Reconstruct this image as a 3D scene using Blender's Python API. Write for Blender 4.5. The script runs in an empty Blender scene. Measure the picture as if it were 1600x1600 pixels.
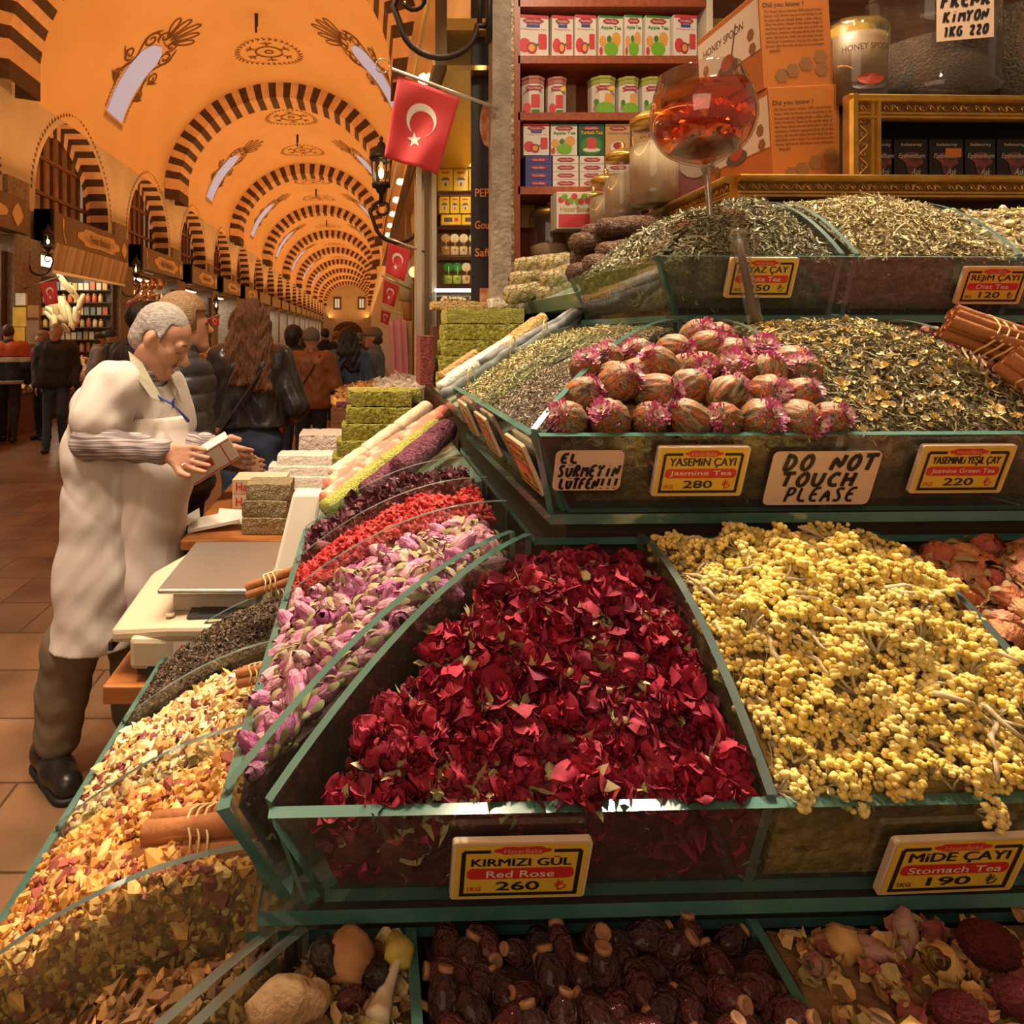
import bpy, bmesh, math, random
import numpy as np
from mathutils import Vector, Matrix, Euler, noise
PI = math.pi
S = bpy.context.scene
COL = S.collection
# ---------------------------------------------------------------- camera, world, lights, exposure
F, PX, PY, H = 1100.0, 570.0, 520.0, 1.61      # focal length in pixels, principal point, eye height
cam_d = bpy.data.cameras.new('camera'); cam = bpy.data.objects.new('camera', cam_d); COL.objects.link(cam)
cam.location = (0, 0, H); cam.rotation_euler = (PI / 2, 0, 0)
cam_d.sensor_width = 36; cam_d.lens = F / 1600 * 36
cam_d.shift_x = (800 - PX) / 1600; cam_d.shift_y = (PY - 800) / 1600
cam_d.clip_start = .02; cam_d.clip_end = 400
S.camera = cam
w = bpy.data.worlds.new('world'); S.world = w; w.use_nodes = True
w.node_tree.nodes['Background'].inputs[0].default_value = (1.0, .62, .36, 1)
w.node_tree.nodes['Background'].inputs[1].default_value = .27
S.view_settings.view_transform = 'Standard'; S.view_settings.look = 'None'
S.view_settings.exposure = 0.0; S.view_settings.gamma = 1.0; S.view_settings.use_curve_mapping = False
S.cycles.max_bounces = 7; S.cycles.diffuse_bounces = 3; S.cycles.glossy_bounces = 3
S.cycles.transmission_bounces = 4; S.cycles.transparent_max_bounces = 20
S.cycles.use_denoising = True; S.cycles.caustics_reflective = False; S.cycles.caustics_refractive = False
S.cycles.sample_clamp_indirect = 4.0

def light(kind, loc, energy, color, target=None, **kw):
    d = bpy.data.lights.new('lamp_or_fill', kind); d.energy = energy; d.color = color
    for k, v in kw.items(): setattr(d, k, v)
    o = bpy.data.objects.new('lamp_or_fill', d); COL.objects.link(o); o.location = loc
    if target is not None:
        o.rotation_euler = (Vector(target) - Vector(loc)).to_track_quat('-Z', 'Y').to_euler()
    return o
WARM = (1.0, .80, .55)
light('AREA', (-1.2, -2.2, 3.3), 42, (1.0, .74, .50), (.8, 1.2, 1.3), size=2.6)          # unseen fill added to lift the stall fronts, standing in for hall glow
light('SPOT', (.75, 1.75, 3.45), 44, WARM, (1.0, 2.78, 2.1), spot_size=math.radians(80), spot_blend=.7, shadow_soft_size=.06)  # added spot, brightens the red shelf and its cartons
light('SPOT', (1.2, 1.0, 3.3), 46, WARM, (1.35, 1.85, 2.15), spot_size=math.radians(70), spot_blend=.7, shadow_soft_size=.06)  # another added spot, lifts the honey cartons and gilded frames
light('SPOT', (-.7, 2.2, 3.4), 150, WARM, (-.38, 2.8, .9), spot_size=math.radians(70), spot_blend=.7, shadow_soft_size=.08)
for loc, tgt, e in [((1.0, 2.0, 3.6), (1.0, 1.15, 1.5), 78), ((-.30, 1.35, 3.3), (-.15, 1.05, 1.0), 46), ((.45, 1.68, 3.4), (.4, .85, 1.2), 74),
                    ((1.05, 1.68, 3.4), (.95, .85, 1.2), 96), ((1.0, 1.85, 3.5), (1.0, 1.3, 1.6), 98),
                    ((-.1, 2.5, 3.4), (0, 2.2, 1.1), 66), ((.55, 2.7, 3.5), (.55, 2.3, 1.6), 60),
                    ((-.75, 1.55, 3.2), (-.3, 1.0, .9), 30)]:
    light('SPOT', loc, e * 1.55, WARM, tgt, spot_size=math.radians(72), spot_blend=.6, shadow_soft_size=.06)
light('AREA', (.65, 4.2, 2.86), 16, (1, .82, .5), (.65, 4.3, 1), size=.4)  # fill added under the shop ceiling to brighten the yellow packs
light('SPOT', (-1.15, 1.2, 3.4), 170, (1, .76, .50), (-1.2, 2.0, 0), spot_size=math.radians(55), spot_blend=.9, shadow_soft_size=.12)
light('SPOT', (-1.6, 1.6, 3.6), 150, (1, .82, .66), (-.95, 2.6, 1.0), spot_size=math.radians(80), spot_blend=.7, shadow_soft_size=.25)
light('SPOT', (-1.3, 3.0, 4.2), 150, (1, .80, .58), (-1.0, 5.0, 1.0), spot_size=math.radians(100), spot_blend=.7, shadow_soft_size=.3)
ORG = (1.0, .40, .10)
# uplights lying along the top of the shop fascias
for X, tx in ((-5.55, -2.2), (.45, -2.6)):
    for y0, y1, e in ((-6, 30, 600), (30, 112, 1400)):
        d = light('AREA', (X, (y0 + y1) / 2, 4.05), e, ORG, (tx, (y0 + y1) / 2, 9), shape='RECTANGLE', size=.3, size_y=.3)
        d.data.size = y1 - y0 if False else .35
        d.data.size_y = y1 - y0
        dirv = Vector((tx - X, 0, 5)).normalized()
        zax = -dirv; yax = Vector((0, 1, 0)); xax = yax.cross(zax)
        d.matrix_world = Matrix(((xax.x, yax.x, zax.x, X), (xax.y, yax.y, zax.y, (y0 + y1) / 2), (xax.z, yax.z, zax.z, 4.05), (0, 0, 0, 1)))

# ---------------------------------------------------------------- helpers
def P(x, y, Y): return Vector(((x - PX) * Y / F, Y, H - (y - PY) * Y / F))
def sh(x, y, z): return (x, y + .03 * x, z)         # the stall's front runs 1.7 degrees off square
rng = random.Random(7); nr = np.random.default_rng(7)

def nodes(name):
    m = bpy.data.materials.new(name); m.use_nodes = True
    nt = m.node_tree; b = nt.nodes['Principled BSDF']
    return m, nt, b
MC = {}
def mat(name, col=(.8, .8, .8), rough=.6, metal=0, var=0, scale=20, col2=None, bump=0, bscale=None, emit=None, estr=0, spec=.5, rnd=None, sheen=0, stretch=None, detail=4, contrast=(.35, .65), trans=0, attr=False, coat=0):
    if name in MC: return MC[name]
    m, nt, b = nodes(name); N = nt.nodes.new; L = nt.links.new
    b.inputs['Base Color'].default_value = (*col, 1); b.inputs['Roughness'].default_value = rough
    b.inputs['Metallic'].default_value = metal; b.inputs['Specular IOR Level'].default_value = spec
    if coat: b.inputs['Coat Weight'].default_value = coat
    if sheen: b.inputs['Sheen Weight'].default_value = sheen
    tc = None
    if col2 or bump:
        tc = N('ShaderNodeTexCoord'); out = tc.outputs['Object']
        if stretch:
            mp = N('ShaderNodeMapping'); mp.inputs['Scale'].default_value = stretch; L(out, mp.inputs[0]); out = mp.outputs[0]
    src = None
    if attr:
        a = N('ShaderNodeAttribute'); a.attribute_name = 'Col'; src = a.outputs['Color']
    elif rnd:
        oi = N('ShaderNodeObjectInfo'); cr = N('ShaderNodeValToRGB'); cr.color_ramp.interpolation = 'LINEAR'
        while len(cr.color_ramp.elements) < len(rnd): cr.color_ramp.elements.new(.5)
        for i, c in enumerate(rnd):
            cr.color_ramp.elements[i].position = i / max(1, len(rnd) - 1); cr.color_ramp.elements[i].color = (*c, 1)
        L(oi.outputs['Random'], cr.inputs[0]); src = cr.outputs[0]
    if col2:
        n = N('ShaderNodeTexNoise'); n.inputs['Scale'].default_value = scale; n.inputs['Detail'].default_value = detail
        L(out, n.inputs['Vector'])
        r = N('ShaderNodeMapRange'); r.inputs[1].default_value = contrast[0]; r.inputs[2].default_value = contrast[1]
        L(n.outputs['Fac'], r.inputs[0])
        mx = N('ShaderNodeMix'); mx.data_type = 'RGBA'
        mx.inputs['A'].default_value = (*col, 1); mx.inputs['B'].default_value = (*col2, 1)
        if src: L(src, mx.inputs['A'])
        L(r.outputs[0], mx.inputs['Factor']); src = mx.outputs['Result']
    if src: L(src, b.inputs['Base Color'])
    if bump:
        n2 = N('ShaderNodeTexNoise'); n2.inputs['Scale'].default_value = bscale or scale; n2.inputs['Detail'].default_value = 5
        L(out, n2.inputs['Vector'])
        bp = N('ShaderNodeBump'); bp.inputs['Strength'].default_value = bump; bp.inputs['Distance'].default_value = .02
        L(n2.outputs['Fac'], bp.inputs['Height']); L(bp.outputs[0], b.inputs['Normal'])
    if emit: b.inputs['Emission Color'].default_value = (*emit, 1); b.inputs['Emission Strength'].default_value = estr
    if trans: b.inputs['Transmission Weight'].default_value = trans
    MC[name] = m; return m

def clear(name, tint=(.95, .98, .97), gloss=.12, rough=.02, haze=None, hazef=0):
    if name in MC: return MC[name]
    m = bpy.data.materials.new(name); m.use_nodes = True; nt = m.node_tree; nt.nodes.clear()
    N = nt.nodes.new; L = nt.links.new
    o = N('ShaderNodeOutputMaterial'); t = N('ShaderNodeBsdfTransparent'); t.inputs[0].default_value = (*tint, 1)
    g = N('ShaderNodeBsdfGlossy'); g.inputs['Roughness'].default_value = rough
    lw = N('ShaderNodeLayerWeight'); lw.inputs['Blend'].default_value = .5; fr = N('ShaderNodeMath'); fr.operation = 'POWER'; fr.inputs[1].default_value = 3.5; L(lw.outputs['Facing'], fr.inputs[0])
    ml = N('ShaderNodeMath'); ml.operation = 'MULTIPLY_ADD'; ml.inputs[1].default_value = .8; ml.inputs[2].default_value = .02 + gloss * .10
    L(fr.outputs[0], ml.inputs[0])
    mx = N('ShaderNodeMixShader'); L(ml.outputs[0], mx.inputs[0])
    src = t.outputs[0]
    if haze:
        d = N('ShaderNodeBsdfDiffuse'); d.inputs[0].default_value = (*haze, 1)
        mh = N('ShaderNodeMixShader'); mh.inputs[0].default_value = hazef
        L(src, mh.inputs[1]); L(d.outputs[0], mh.inputs[2]); src = mh.outputs[0]
    L(src, mx.inputs[1]); L(g.outputs[0], mx.inputs[2]); L(mx.outputs[0], o.inputs[0])
    MC[name] = m; return m

def quatm(d, up=(0, 0, 1)):
    return Vector(d).to_track_quat('Z', 'Y').to_matrix()
ICO = {}
def ico(sub):
    if sub not in ICO:
        bm = bmesh.new(); bmesh.ops.create_icosphere(bm, subdivisions=sub, radius=1)
        bm.verts.index_update()
        ICO[sub] = (np.array([v.co[:] for v in bm.verts]), [tuple(v.index for v in f.verts) for f in bm.faces]); bm.free()
    return ICO[sub]

class G:
    """collects shapes and links them as one mesh object"""
    def __init__(s): s.v = []; s.f = []; s.m = []
    def add(s, vs, fs, mi=0):
        n = len(s.v); s.v.extend([tuple(v) for v in vs]); s.f.extend([tuple(i + n for i in f) for f in fs]); s.m.extend([mi] * len(fs)); return s
    def box(s, c, size, rot=None, mi=0):
        hx, hy, hz = [q / 2 for q in size]
        vs = [Vector((x, y, z)) for z in (-hz, hz) for y in (-hy, hy) for x in (-hx, hx)]
        if rot is not None: R = rot if isinstance(rot, Matrix) else Euler(rot).to_matrix(); vs = [R @ v for v in vs]
        vs = [v + Vector(c) for v in vs]
        return s.add(vs, [(0, 2, 3, 1), (4, 5, 7, 6), (0, 1, 5, 4), (2, 6, 7, 3), (0, 4, 6, 2), (1, 3, 7, 5)], mi)
    def bb(s, a, b, mi=0):
        a = Vector(a); b = Vector(b); return s.box((a + b) / 2, [abs(q) for q in (b - a)], None, mi)
    def tube(s, pts, r, seg=8, mi=0, caps=True, flat=None):
        pts = [Vector(p) for p in pts]; n = len(pts); rs = r if isinstance(r, (list, tuple)) else [r] * n
        vs = []; ref = None
        for i, p in enumerate(pts):
            d = (pts[min(i + 1, n - 1)] - pts[max(i - 1, 0)])
            if d.length < 1e-9: d = Vector((0, 0, 1))
            d.normalize()
            if ref is None:
                ref = Vector((0, 0, 1)) if abs(d.z) < .9 else Vector((1, 0, 0))
            u = (ref - d * ref.dot(d)).normalized(); ref = u; w_ = d.cross(u)
            for k in range(seg):
                a = 2 * PI * k / seg; fl = flat or 1
                vs.append(p + (u * math.cos(a) * fl + w_ * math.sin(a)) * rs[i])
        fs = [(i * seg + k, i * seg + (k + 1) % seg, (i + 1) * seg + (k + 1) % seg, (i + 1) * seg + k) for i in range(n - 1) for k in range(seg)]
        if caps: fs += [tuple(range(seg - 1, -1, -1)), tuple((n - 1) * seg + k for k in range(seg))]
        return s.add(vs, fs, mi)
    def cyl(s, p0, p1, r0, r1=None, seg=16, mi=0, caps=True):
        return s.tube([p0, p1], [r0, r0 if r1 is None else r1], seg, mi, caps)
    def lathe(s, prof, c=(0, 0, 0), seg=24, mi=0, rot=None, sx=1, sy=1):
        c = Vector(c); vs = []; n = len(prof)
        for r, z in prof:
            for k in range(seg):
                a = 2 * PI * k / seg; p = Vector((math.cos(a) * r * sx, math.sin(a) * r * sy, z))
                if rot is not None: p = rot @ p
                vs.append(c + p)
        fs = [(i * seg + k, i * seg + (k + 1) % seg, (i + 1) * seg + (k + 1) % seg, (i + 1) * seg + k) for i in range(n - 1) for k in range(seg)]
        if prof[0][0] > 1e-5: fs.append(tuple(range(seg - 1, -1, -1)))
        if prof[-1][0] > 1e-5: fs.append(tuple((n - 1) * seg + k for k in range(seg)))
        return s.add(vs, fs, mi)
    def ball(s, c, r, sub=2, mi=0, fn=None, rot=None):
        v, f = ico(sub); r = (r, r, r) if not hasattr(r, '__len__') else r
        vs = []
        for q in v:
            p = Vector(q)
            if fn: p = p * fn(p)
            p = Vector((p.x * r[0], p.y * r[1], p.z * r[2]))
            if rot is not None: p = rot @ p
            vs.append(p + Vector(c))
        return s.add(vs, f, mi)
    def prism(s, poly, vec, mi=0, side=None):
        """polygon extruded along vec; the narrow faces take material `side`"""
        n = len(poly); vec = Vector(vec); a = [Vector(p) for p in poly]
        s.add(a + [p + vec for p in a], [tuple(range(n - 1, -1, -1)), tuple(range(n, 2 * n))], mi)
        k = len(s.v) - 2 * n
        for i in range(n):
            j = (i + 1) % n; s.f.append((k + i, k + j, k + n + j, k + n + i)); s.m.append(mi if side is None else side)
        return s
    def grid(s, fn, nu, nv, mi=0, closeu=False):
        vs = [fn(i / nu, j / nv) for j in range(nv + 1) for i in range(nu + (0 if closeu else 1))]
        w_ = nu + (0 if closeu else 1)
        fs = [(j * w_ + i, j * w_ + (i + 1) % w_, (j + 1) * w_ + (i + 1) % w_, (j + 1) * w_ + i) for j in range(nv) for i in range(nu)]
        return s.add(vs, fs, mi)
    def mesh(s, name, mats, smooth=False):
        me = bpy.data.meshes.new(name); me.from_pydata(s.v, [], s.f)
        for m in (mats if isinstance(mats, (list, tuple)) else [mats]): me.materials.append(m)
        if len(me.polygons) == len(s.m): me.polygons.foreach_set('material_index', s.m)
        if smooth: me.polygons.foreach_set('use_smooth', [True] * len(me.polygons))
        me.update(); return me
    def obj(s, name, mats, parent=None, smooth=False, loc=None, rot=None, bevel=0, fix=True):
        me = s.mesh(name, mats, smooth)
        if fix:
            bm = bmesh.new(); bm.from_mesh(me); bmesh.ops.recalc_face_normals(bm, faces=bm.faces); bm.to_mesh(me); bm.free()
        o = bpy.data.objects.new(name, me); COL.objects.link(o)
        if parent: o.parent = parent
        if loc is not None: o.location = loc
        if rot is not None: o.rotation_euler = rot
        if bevel:
            b = o.modifiers.new('bevel', 'BEVEL'); b.width = bevel; b.segments = 2; b.limit_method = 'ANGLE'
        return o

def empty(name, loc=(0, 0, 0), rz=0):
    o = bpy.data.objects.new(name, None); COL.objects.link(o); o.location = loc; o.rotation_euler = (0, 0, rz); o.empty_display_size = .05; return o
def tag(o, label, cat, group=None, kind=None):
    o['label'] = label; o['category'] = cat
    if group: o['group'] = group
    if kind: o['kind'] = kind
    return o
def thing(name, label, cat, loc=(0, 0, 0), rz=0, group=None): return tag(empty(name, loc, rz), label, cat, group)
def struct(o, kind='structure'): o['kind'] = kind; return o
def dup(o, loc=None, rot=None, scale=None, label=None):
    c = o.copy(); COL.objects.link(c)
    if loc is not None: c.location = loc
    if rot is not None: c.rotation_euler = rot
    if scale is not None: c.scale = (scale,) * 3 if not hasattr(scale, '__len__') else scale
    if label: c['label'] = label
    for ch in o.children:
        d = ch.copy(); COL.objects.link(d); d.parent = c
        for g in ch.children:
            e = g.copy(); COL.objects.link(e); e.parent = d
    return c

# ---- lettering
TXT = {}
def text_geo(t, bold=0.0, shear=0.0):
    k = (t, bold, shear)
    if k not in TXT:
        c = bpy.data.curves.new('lettering', 'FONT'); c.body = t; c.size = 1; c.offset = bold; c.shear = shear; c.resolution_u = 3
        c.fill_mode = 'FRONT'
        o = bpy.data.objects.new('lettering', c); COL.objects.link(o)
        bpy.context.view_layer.update()
        me = bpy.data.meshes.new_from_object(o.evaluated_get(bpy.context.evaluated_depsgraph_get()))
        v = np.array([q.co[:2] for q in me.vertices]) if len(me.vertices) else np.zeros((1, 2)); f = [tuple(p.vertices) for p in me.polygons]
        bpy.data.objects.remove(o); bpy.data.curves.remove(c); bpy.data.meshes.remove(me)
        v[:, 0] -= v[:, 0].min(); wd = max(v[:, 0].max(), 1e-6); lo, hi = v[:, 1].min(), v[:, 1].max()
        TXT[k] = (v, f, wd, lo, hi)
    return TXT[k]
class Frame:
    """a flat local frame: o origin (centre), r right, u up, n outwards"""
    def __init__(s, o, r, u): s.o = Vector(o); s.r = Vector(r).normalized(); s.u = Vector(u).normalized(); s.n = s.r.cross(s.u).normalized()
    def p(s, x, y, z=0): return s.o + s.r * x + s.u * y + s.n * z
def put_text(g, fr, t, cx, cy, wd, ht, z=.001, bold=.01, shear=0, mi=0):
    v, f, tw, lo, hi = text_geo(t, bold, shear)
    g.add([fr.p(cx + (q[0] / tw - .5) * wd, cy + ((q[1] - lo) / max(hi - lo, 1e-6) - .5) * ht, z) for q in v], f, mi)
def put_rect(g, fr, cx, cy, wd, ht, z=.001, mi=0, r=0):
    if r <= 0: pts = [(-wd / 2, -ht / 2), (wd / 2, -ht / 2), (wd / 2, ht / 2), (-wd / 2, ht / 2)]
    else:
        pts = []
        for sx, sy, a0 in ((1, -1, -90), (1, 1, 0), (-1, 1, 90), (-1, -1, 180)):
            for k in range(5):
                a = math.radians(a0 + k * 22.5); pts.append((sx * (wd / 2 - r) + r * math.cos(a), sy * (ht / 2 - r) + r * math.sin(a)))
    g.add([fr.p(cx + a, cy + b, z) for a, b in pts], [tuple(range(len(pts)))], mi)
def put_poly(g, fr, pts, z=.001, mi=0): g.add([fr.p(a, b, z) for a, b in pts], [tuple(range(len(pts)))], mi)
def put_board(g, fr, wd, ht, th, mi=0, r=.004):
    pts = []
    for sx, sy, a0 in ((1, -1, -90), (1, 1, 0), (-1, 1, 90), (-1, -1, 180)):
        for k in range(4):
            a = math.radians(a0 + k * 30); pts.append(fr.p(sx * (wd / 2 - r) + r * math.cos(a), sy * (ht / 2 - r) + r * math.sin(a), -th))
    g.prism(pts, fr.n * th, mi)
def plaque(w_, h_):
    """scalloped emblem outline"""
    pts = []
    for k in range(40):
        a = 2 * PI * k / 40; c, s_ = math.cos(a), math.sin(a)
        q = 1 + .10 * math.cos(6 * a)
        pts.append((w_ / 2 * q * math.copysign(abs(c) ** .7, c), h_ / 2 * q * math.copysign(abs(s_) ** .6, s_)))
    return pts
# marker-pen letters as strokes on a 0..1 cell
STK = {'D': [[(.1, 0), (.15, 1)], [(.0, 1), (.6, .9), (.85, .5), (.5, .05), (.05, 0)]], 'O': [[(.5, 1), (.1, .6), (.2, .1), (.6, .0), (.9, .4), (.8, .9), (.5, 1)]],
       'N': [[(.05, 0), (.15, 1), (.75, 0), (.9, 1)]], 'T': [[(0, .95), (1, 1)], [(.5, .97), (.45, 0)]], 'U': [[(.1, 1), (.1, .2), (.5, 0), (.8, .2), (.85, 1)]],
       'C': [[(.9, .85), (.5, 1), (.1, .5), (.4, .02), (.9, .1)]], 'H': [[(.1, 0), (.15, 1)], [(.8, 0), (.85, 1)], [(.1, .5), (.85, .52)]],
       'P': [[(.1, 0), (.2, 1)], [(.1, .95), (.7, 1), (.85, .75), (.6, .5), (.15, .45)]], 'L': [[(.2, 1), (.1, .05), (.9, .05)]],
       'E': [[(.9, 1), (.2, .95), (.1, .05), (.85, .05)], [(.15, .5), (.7, .55)]], 'A': [[(.05, 0), (.5, 1), (.9, 0)], [(.2, .35), (.75, .4)]],
       'S': [[(.85, .9), (.4, 1), (.15, .75), (.75, .35), (.6, .02), (.1, .1)]], 'R': [[(.1, 0), (.15, 1), (.7, .95), (.75, .6), (.2, .5), (.85, 0)]],
       'M': [[(.05, 0), (.15, 1), (.5, .4), (.85, 1), (.95, 0)]], 'Y': [[(.05, 1), (.45, .55), (.9, 1)], [(.45, .55), (.35, 0)]], 'I': [[(.5, .75), (.45, 0)], [(.5, .95), (.52, 1.0)]],
       'F': [[(.9, 1), (.2, .95), (.1, 0)], [(.15, .5), (.7, .55)]], 'K': [[(.1, 0), (.15, 1)], [(.85, 1), (.15, .5), (.9, 0)]], '!': [[(.5, 1), (.45, .3)], [(.45, .08), (.47, .0)]],
       'Ü': [[(.1, .8), (.1, .2), (.5, 0), (.8, .2), (.85, .8)], [(.3, 1.05), (.32, 1.0)], [(.65, 1.05), (.67, 1.0)]], '1': [[(.3, .8), (.55, 1), (.5, 0)]], '2': [[(.1, .8), (.5, 1), (.8, .7), (.1, .05), (.9, .05)]], '0': [[(.5, 1), (.1, .6), (.2, .1), (.6, .0), (.9, .4), (.8, .9), (.5, 1)]], 'G': [[(.9, .85), (.5, 1), (.1, .5), (.4, .02), (.9, .1), (.9, .5), (.6, .5)]], ' ': []}
def put_strokes(g, fr, t, x0, x1, y0, y1, w_, z=.001, mi=0, slant=.12):
    n = len(t); cw = (x1 - x0) / n
    for i, ch in enumerate(t):
        for st in STK.get(ch, []):
            pts = [(x0 + (i + .08 + a * .8) * cw + slant * b * (y1 - y0), y0 + b * (y1 - y0)) for a, b in st]
            q = [pts[0]]
            for a, b in zip(pts[:-1], pts[1:]):
                for k in (1, 2, 3): q.append((a[0] + (b[0] - a[0]) * k / 3, a[1] + (b[1] - a[1]) * k / 3))
            if len(pts) > 2:
                for _ in range(2): q = [q[0]] + [((q[k - 1][0] + 2 * q[k][0] + q[k + 1][0]) / 4, (q[k - 1][1] + 2 * q[k][1] + q[k + 1][1]) / 4) for k in range(1, len(q) - 1)] + [q[-1]]
            L_, R_ = [], []
            for k in range(len(q)):
                a = q[max(k - 1, 0)]; b = q[min(k + 1, len(q) - 1)]; dx, dy = b[0] - a[0], b[1] - a[1]; l = math.hypot(dx, dy) or 1
                ex = -dy / l * w_ / 2; ey = dx / l * w_ / 2
                L_.append(fr.p(q[k][0] + ex, q[k][1] + ey, z)); R_.append(fr.p(q[k][0] - ex, q[k][1] - ey, z))
            m = len(q)
            g.add(L_ + R_, [(k, m + k, m + k + 1, k + 1) for k in range(m - 1)], mi)

# ---- scattered dry goods: many pieces joined in one mesh with a colour per piece
def rotmats(n, tilt=PI, normal=None):
    a = nr.uniform(0, 2 * PI, n); b = nr.normal(0, 1, n) * tilt; c = nr.uniform(0, 2 * PI, n)
    def rz(t): z = np.zeros((n, 3, 3)); z[:, 0, 0] = np.cos(t); z[:, 0, 1] = -np.sin(t); z[:, 1, 0] = np.sin(t); z[:, 1, 1] = np.cos(t); z[:, 2, 2] = 1; return z
    def rx(t): z = np.zeros((n, 3, 3)); z[:, 1, 1] = np.cos(t); z[:, 1, 2] = -np.sin(t); z[:, 2, 1] = np.sin(t); z[:, 2, 2] = np.cos(t); z[:, 0, 0] = 1; return z
    return rz(a) @ rx(b) @ rz(c)
def scatter(name, tmpls, pos, nrm, size, cols, matl, tilt=.5, parent=None, smooth=False, svar=.3):
    """pos (n,3), nrm (n,3): lays a random template on every point"""
    n = len(pos); R = rotmats(n, tilt)
    z = nrm / np.linalg.norm(nrm, axis=1)[:, None]; x = np.cross(np.tile([.123, .9, .31], (n, 1)), z); x /= np.linalg.norm(x, axis=1)[:, None]; y = np.cross(z, x)
    B = np.stack([x, y, z], axis=2); R = B @ R
    sc = size * np.exp(nr.normal(0, svar, n)); which = nr.integers(0, len(tmpls), n)
    V, T, C = [], [], []; off = 0; cols = np.array(cols); ci = nr.integers(0, len(cols), n); cb = nr.uniform(.75, 1.25, n)
    for k, (tv, tf) in enumerate(tmpls):
        ii = np.nonzero(which == k)[0]
        if not len(ii): continue
        v = np.einsum('nij,vj->nvi', R[ii], tv) * sc[ii][:, None, None] + pos[ii][:, None, :]
        m = len(tv); V.append(v.reshape(-1, 3)); tf = np.array(tf)
        T.append((tf[None] + (np.arange(len(ii)) * m)[:, None, None] + off).reshape(-1, 3)); off += m * len(ii)
        c = np.clip(cols[ci[ii]] * cb[ii][:, None], 0, 1); C.append(np.repeat(c, m, axis=0))
    V = np.concatenate(V); T = np.concatenate(T); C = np.concatenate(C)
    me = bpy.data.meshes.new(name); me.vertices.add(len(V)); me.vertices.foreach_set('co', V.ravel().astype(np.float32))
    me.loops.add(T.size); me.loops.foreach_set('vertex_index', T.ravel().astype(np.int32))
    me.polygons.add(len(T)); me.polygons.foreach_set('loop_start', (np.arange(len(T)) * 3).astype(np.int32))
    me.update(calc_edges=True); me.validate()
    at = me.color_attributes.new('Col', 'FLOAT_COLOR', 'POINT'); at.data.foreach_set('color', np.concatenate([C, np.ones((len(C), 1))], 1).ravel().astype(np.float32))
    me.polygons.foreach_set('use_smooth', [bool(smooth)] * len(T))
    me.materials.append(matl)
    o = bpy.data.objects.new(name, me); COL.objects.link(o)
    if parent: o.parent = parent
    return o
def t_chip(flat=.45, n=5):
    out = []
    for k in range(n):
        v, f = ico(1); v = v.copy(); o = Vector((k * 7.3, flat * 9, 1)); d = np.array([noise.noise(Vector(q) * 1.1 + o) for q in v])[:, None]
        v = v * (1 + .75 * d + nr.normal(0, .07, (len(v), 1))); v *= [1, nr.uniform(.5, .9), flat]; v[:, 2] += .35 * nr.uniform(-1, 1) * (v[:, 0] ** 2); out.append((v, f))
    return out
def t_chip_lo(flat=.5, n=5, jit=.25):
    base = np.array([(a, b, c) for a in (-1, 1) for b in (-1, 1) for c in (-1, 1)], float) * .62
    f = [(0, 1, 3), (0, 3, 2), (4, 6, 7), (4, 7, 5), (0, 4, 5), (0, 5, 1), (2, 3, 7), (2, 7, 6), (0, 2, 6), (0, 6, 4), (1, 5, 7), (1, 7, 3)]
    return [(base * [1, nr.uniform(.5, .9), flat] + nr.normal(0, jit, (8, 3)) * [1, .8, flat], f) for _ in range(n)]
def t_leaf(n=6, length=1, wid=.13, curl=.35):
    out = []
    for _ in range(n):
        vs = []; a = nr.uniform(-curl, curl); b = nr.uniform(-curl, curl)
        for i in range(4):
            t = i / 3 * 2 - 1; wv = wid * (1 - .6 * t * t) + .02
            c = np.array([t * length, a * t * t + .1 * nr.normal(), b * t * t]); ph = nr.uniform(0, 2)
            for k in range(3):
                q = ph + 2 * PI * k / 3; vs.append(c + [0, wv * math.cos(q), wv * math.sin(q)])
        f = []
        for i in range(3):
            for k in range(3):
                p, q = i * 3 + k, i * 3 + (k + 1) % 3; f += [(p, q, q + 3), (p, q + 3, p + 3)]
        f += [(0, 2, 1), (9, 10, 11)]; out.append((np.array(vs), f))
    return out
def t_petal(n=5, cup=.35, ruf=.12):
    out = []
    for _ in range(n):
        N_ = 4; vs = []; fs = []; c1 = nr.uniform(.3, 1) * cup; c2 = nr.uniform(-.3, 1) * cup
        for j in range(N_ + 1):
            for i in range(N_ + 1):
                u = i / N_ * 2 - 1; t = j / N_; wd = math.sin(PI * min(.95, .12 + t * .8)) * .75
                vs.append((u * wd, t * 1.5 - .75, c1 * u * u + c2 * (t - .4) ** 2 * 2 + nr.normal() * ruf * (.3 + t)))
        for j in range(N_):
            for i in range(N_):
                a = j * (N_ + 1) + i; fs += [(a, a + 1, a + N_ + 2), (a, a + N_ + 2, a + N_ + 1)]
        out.append((np.array(vs), fs))
    return out

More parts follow.
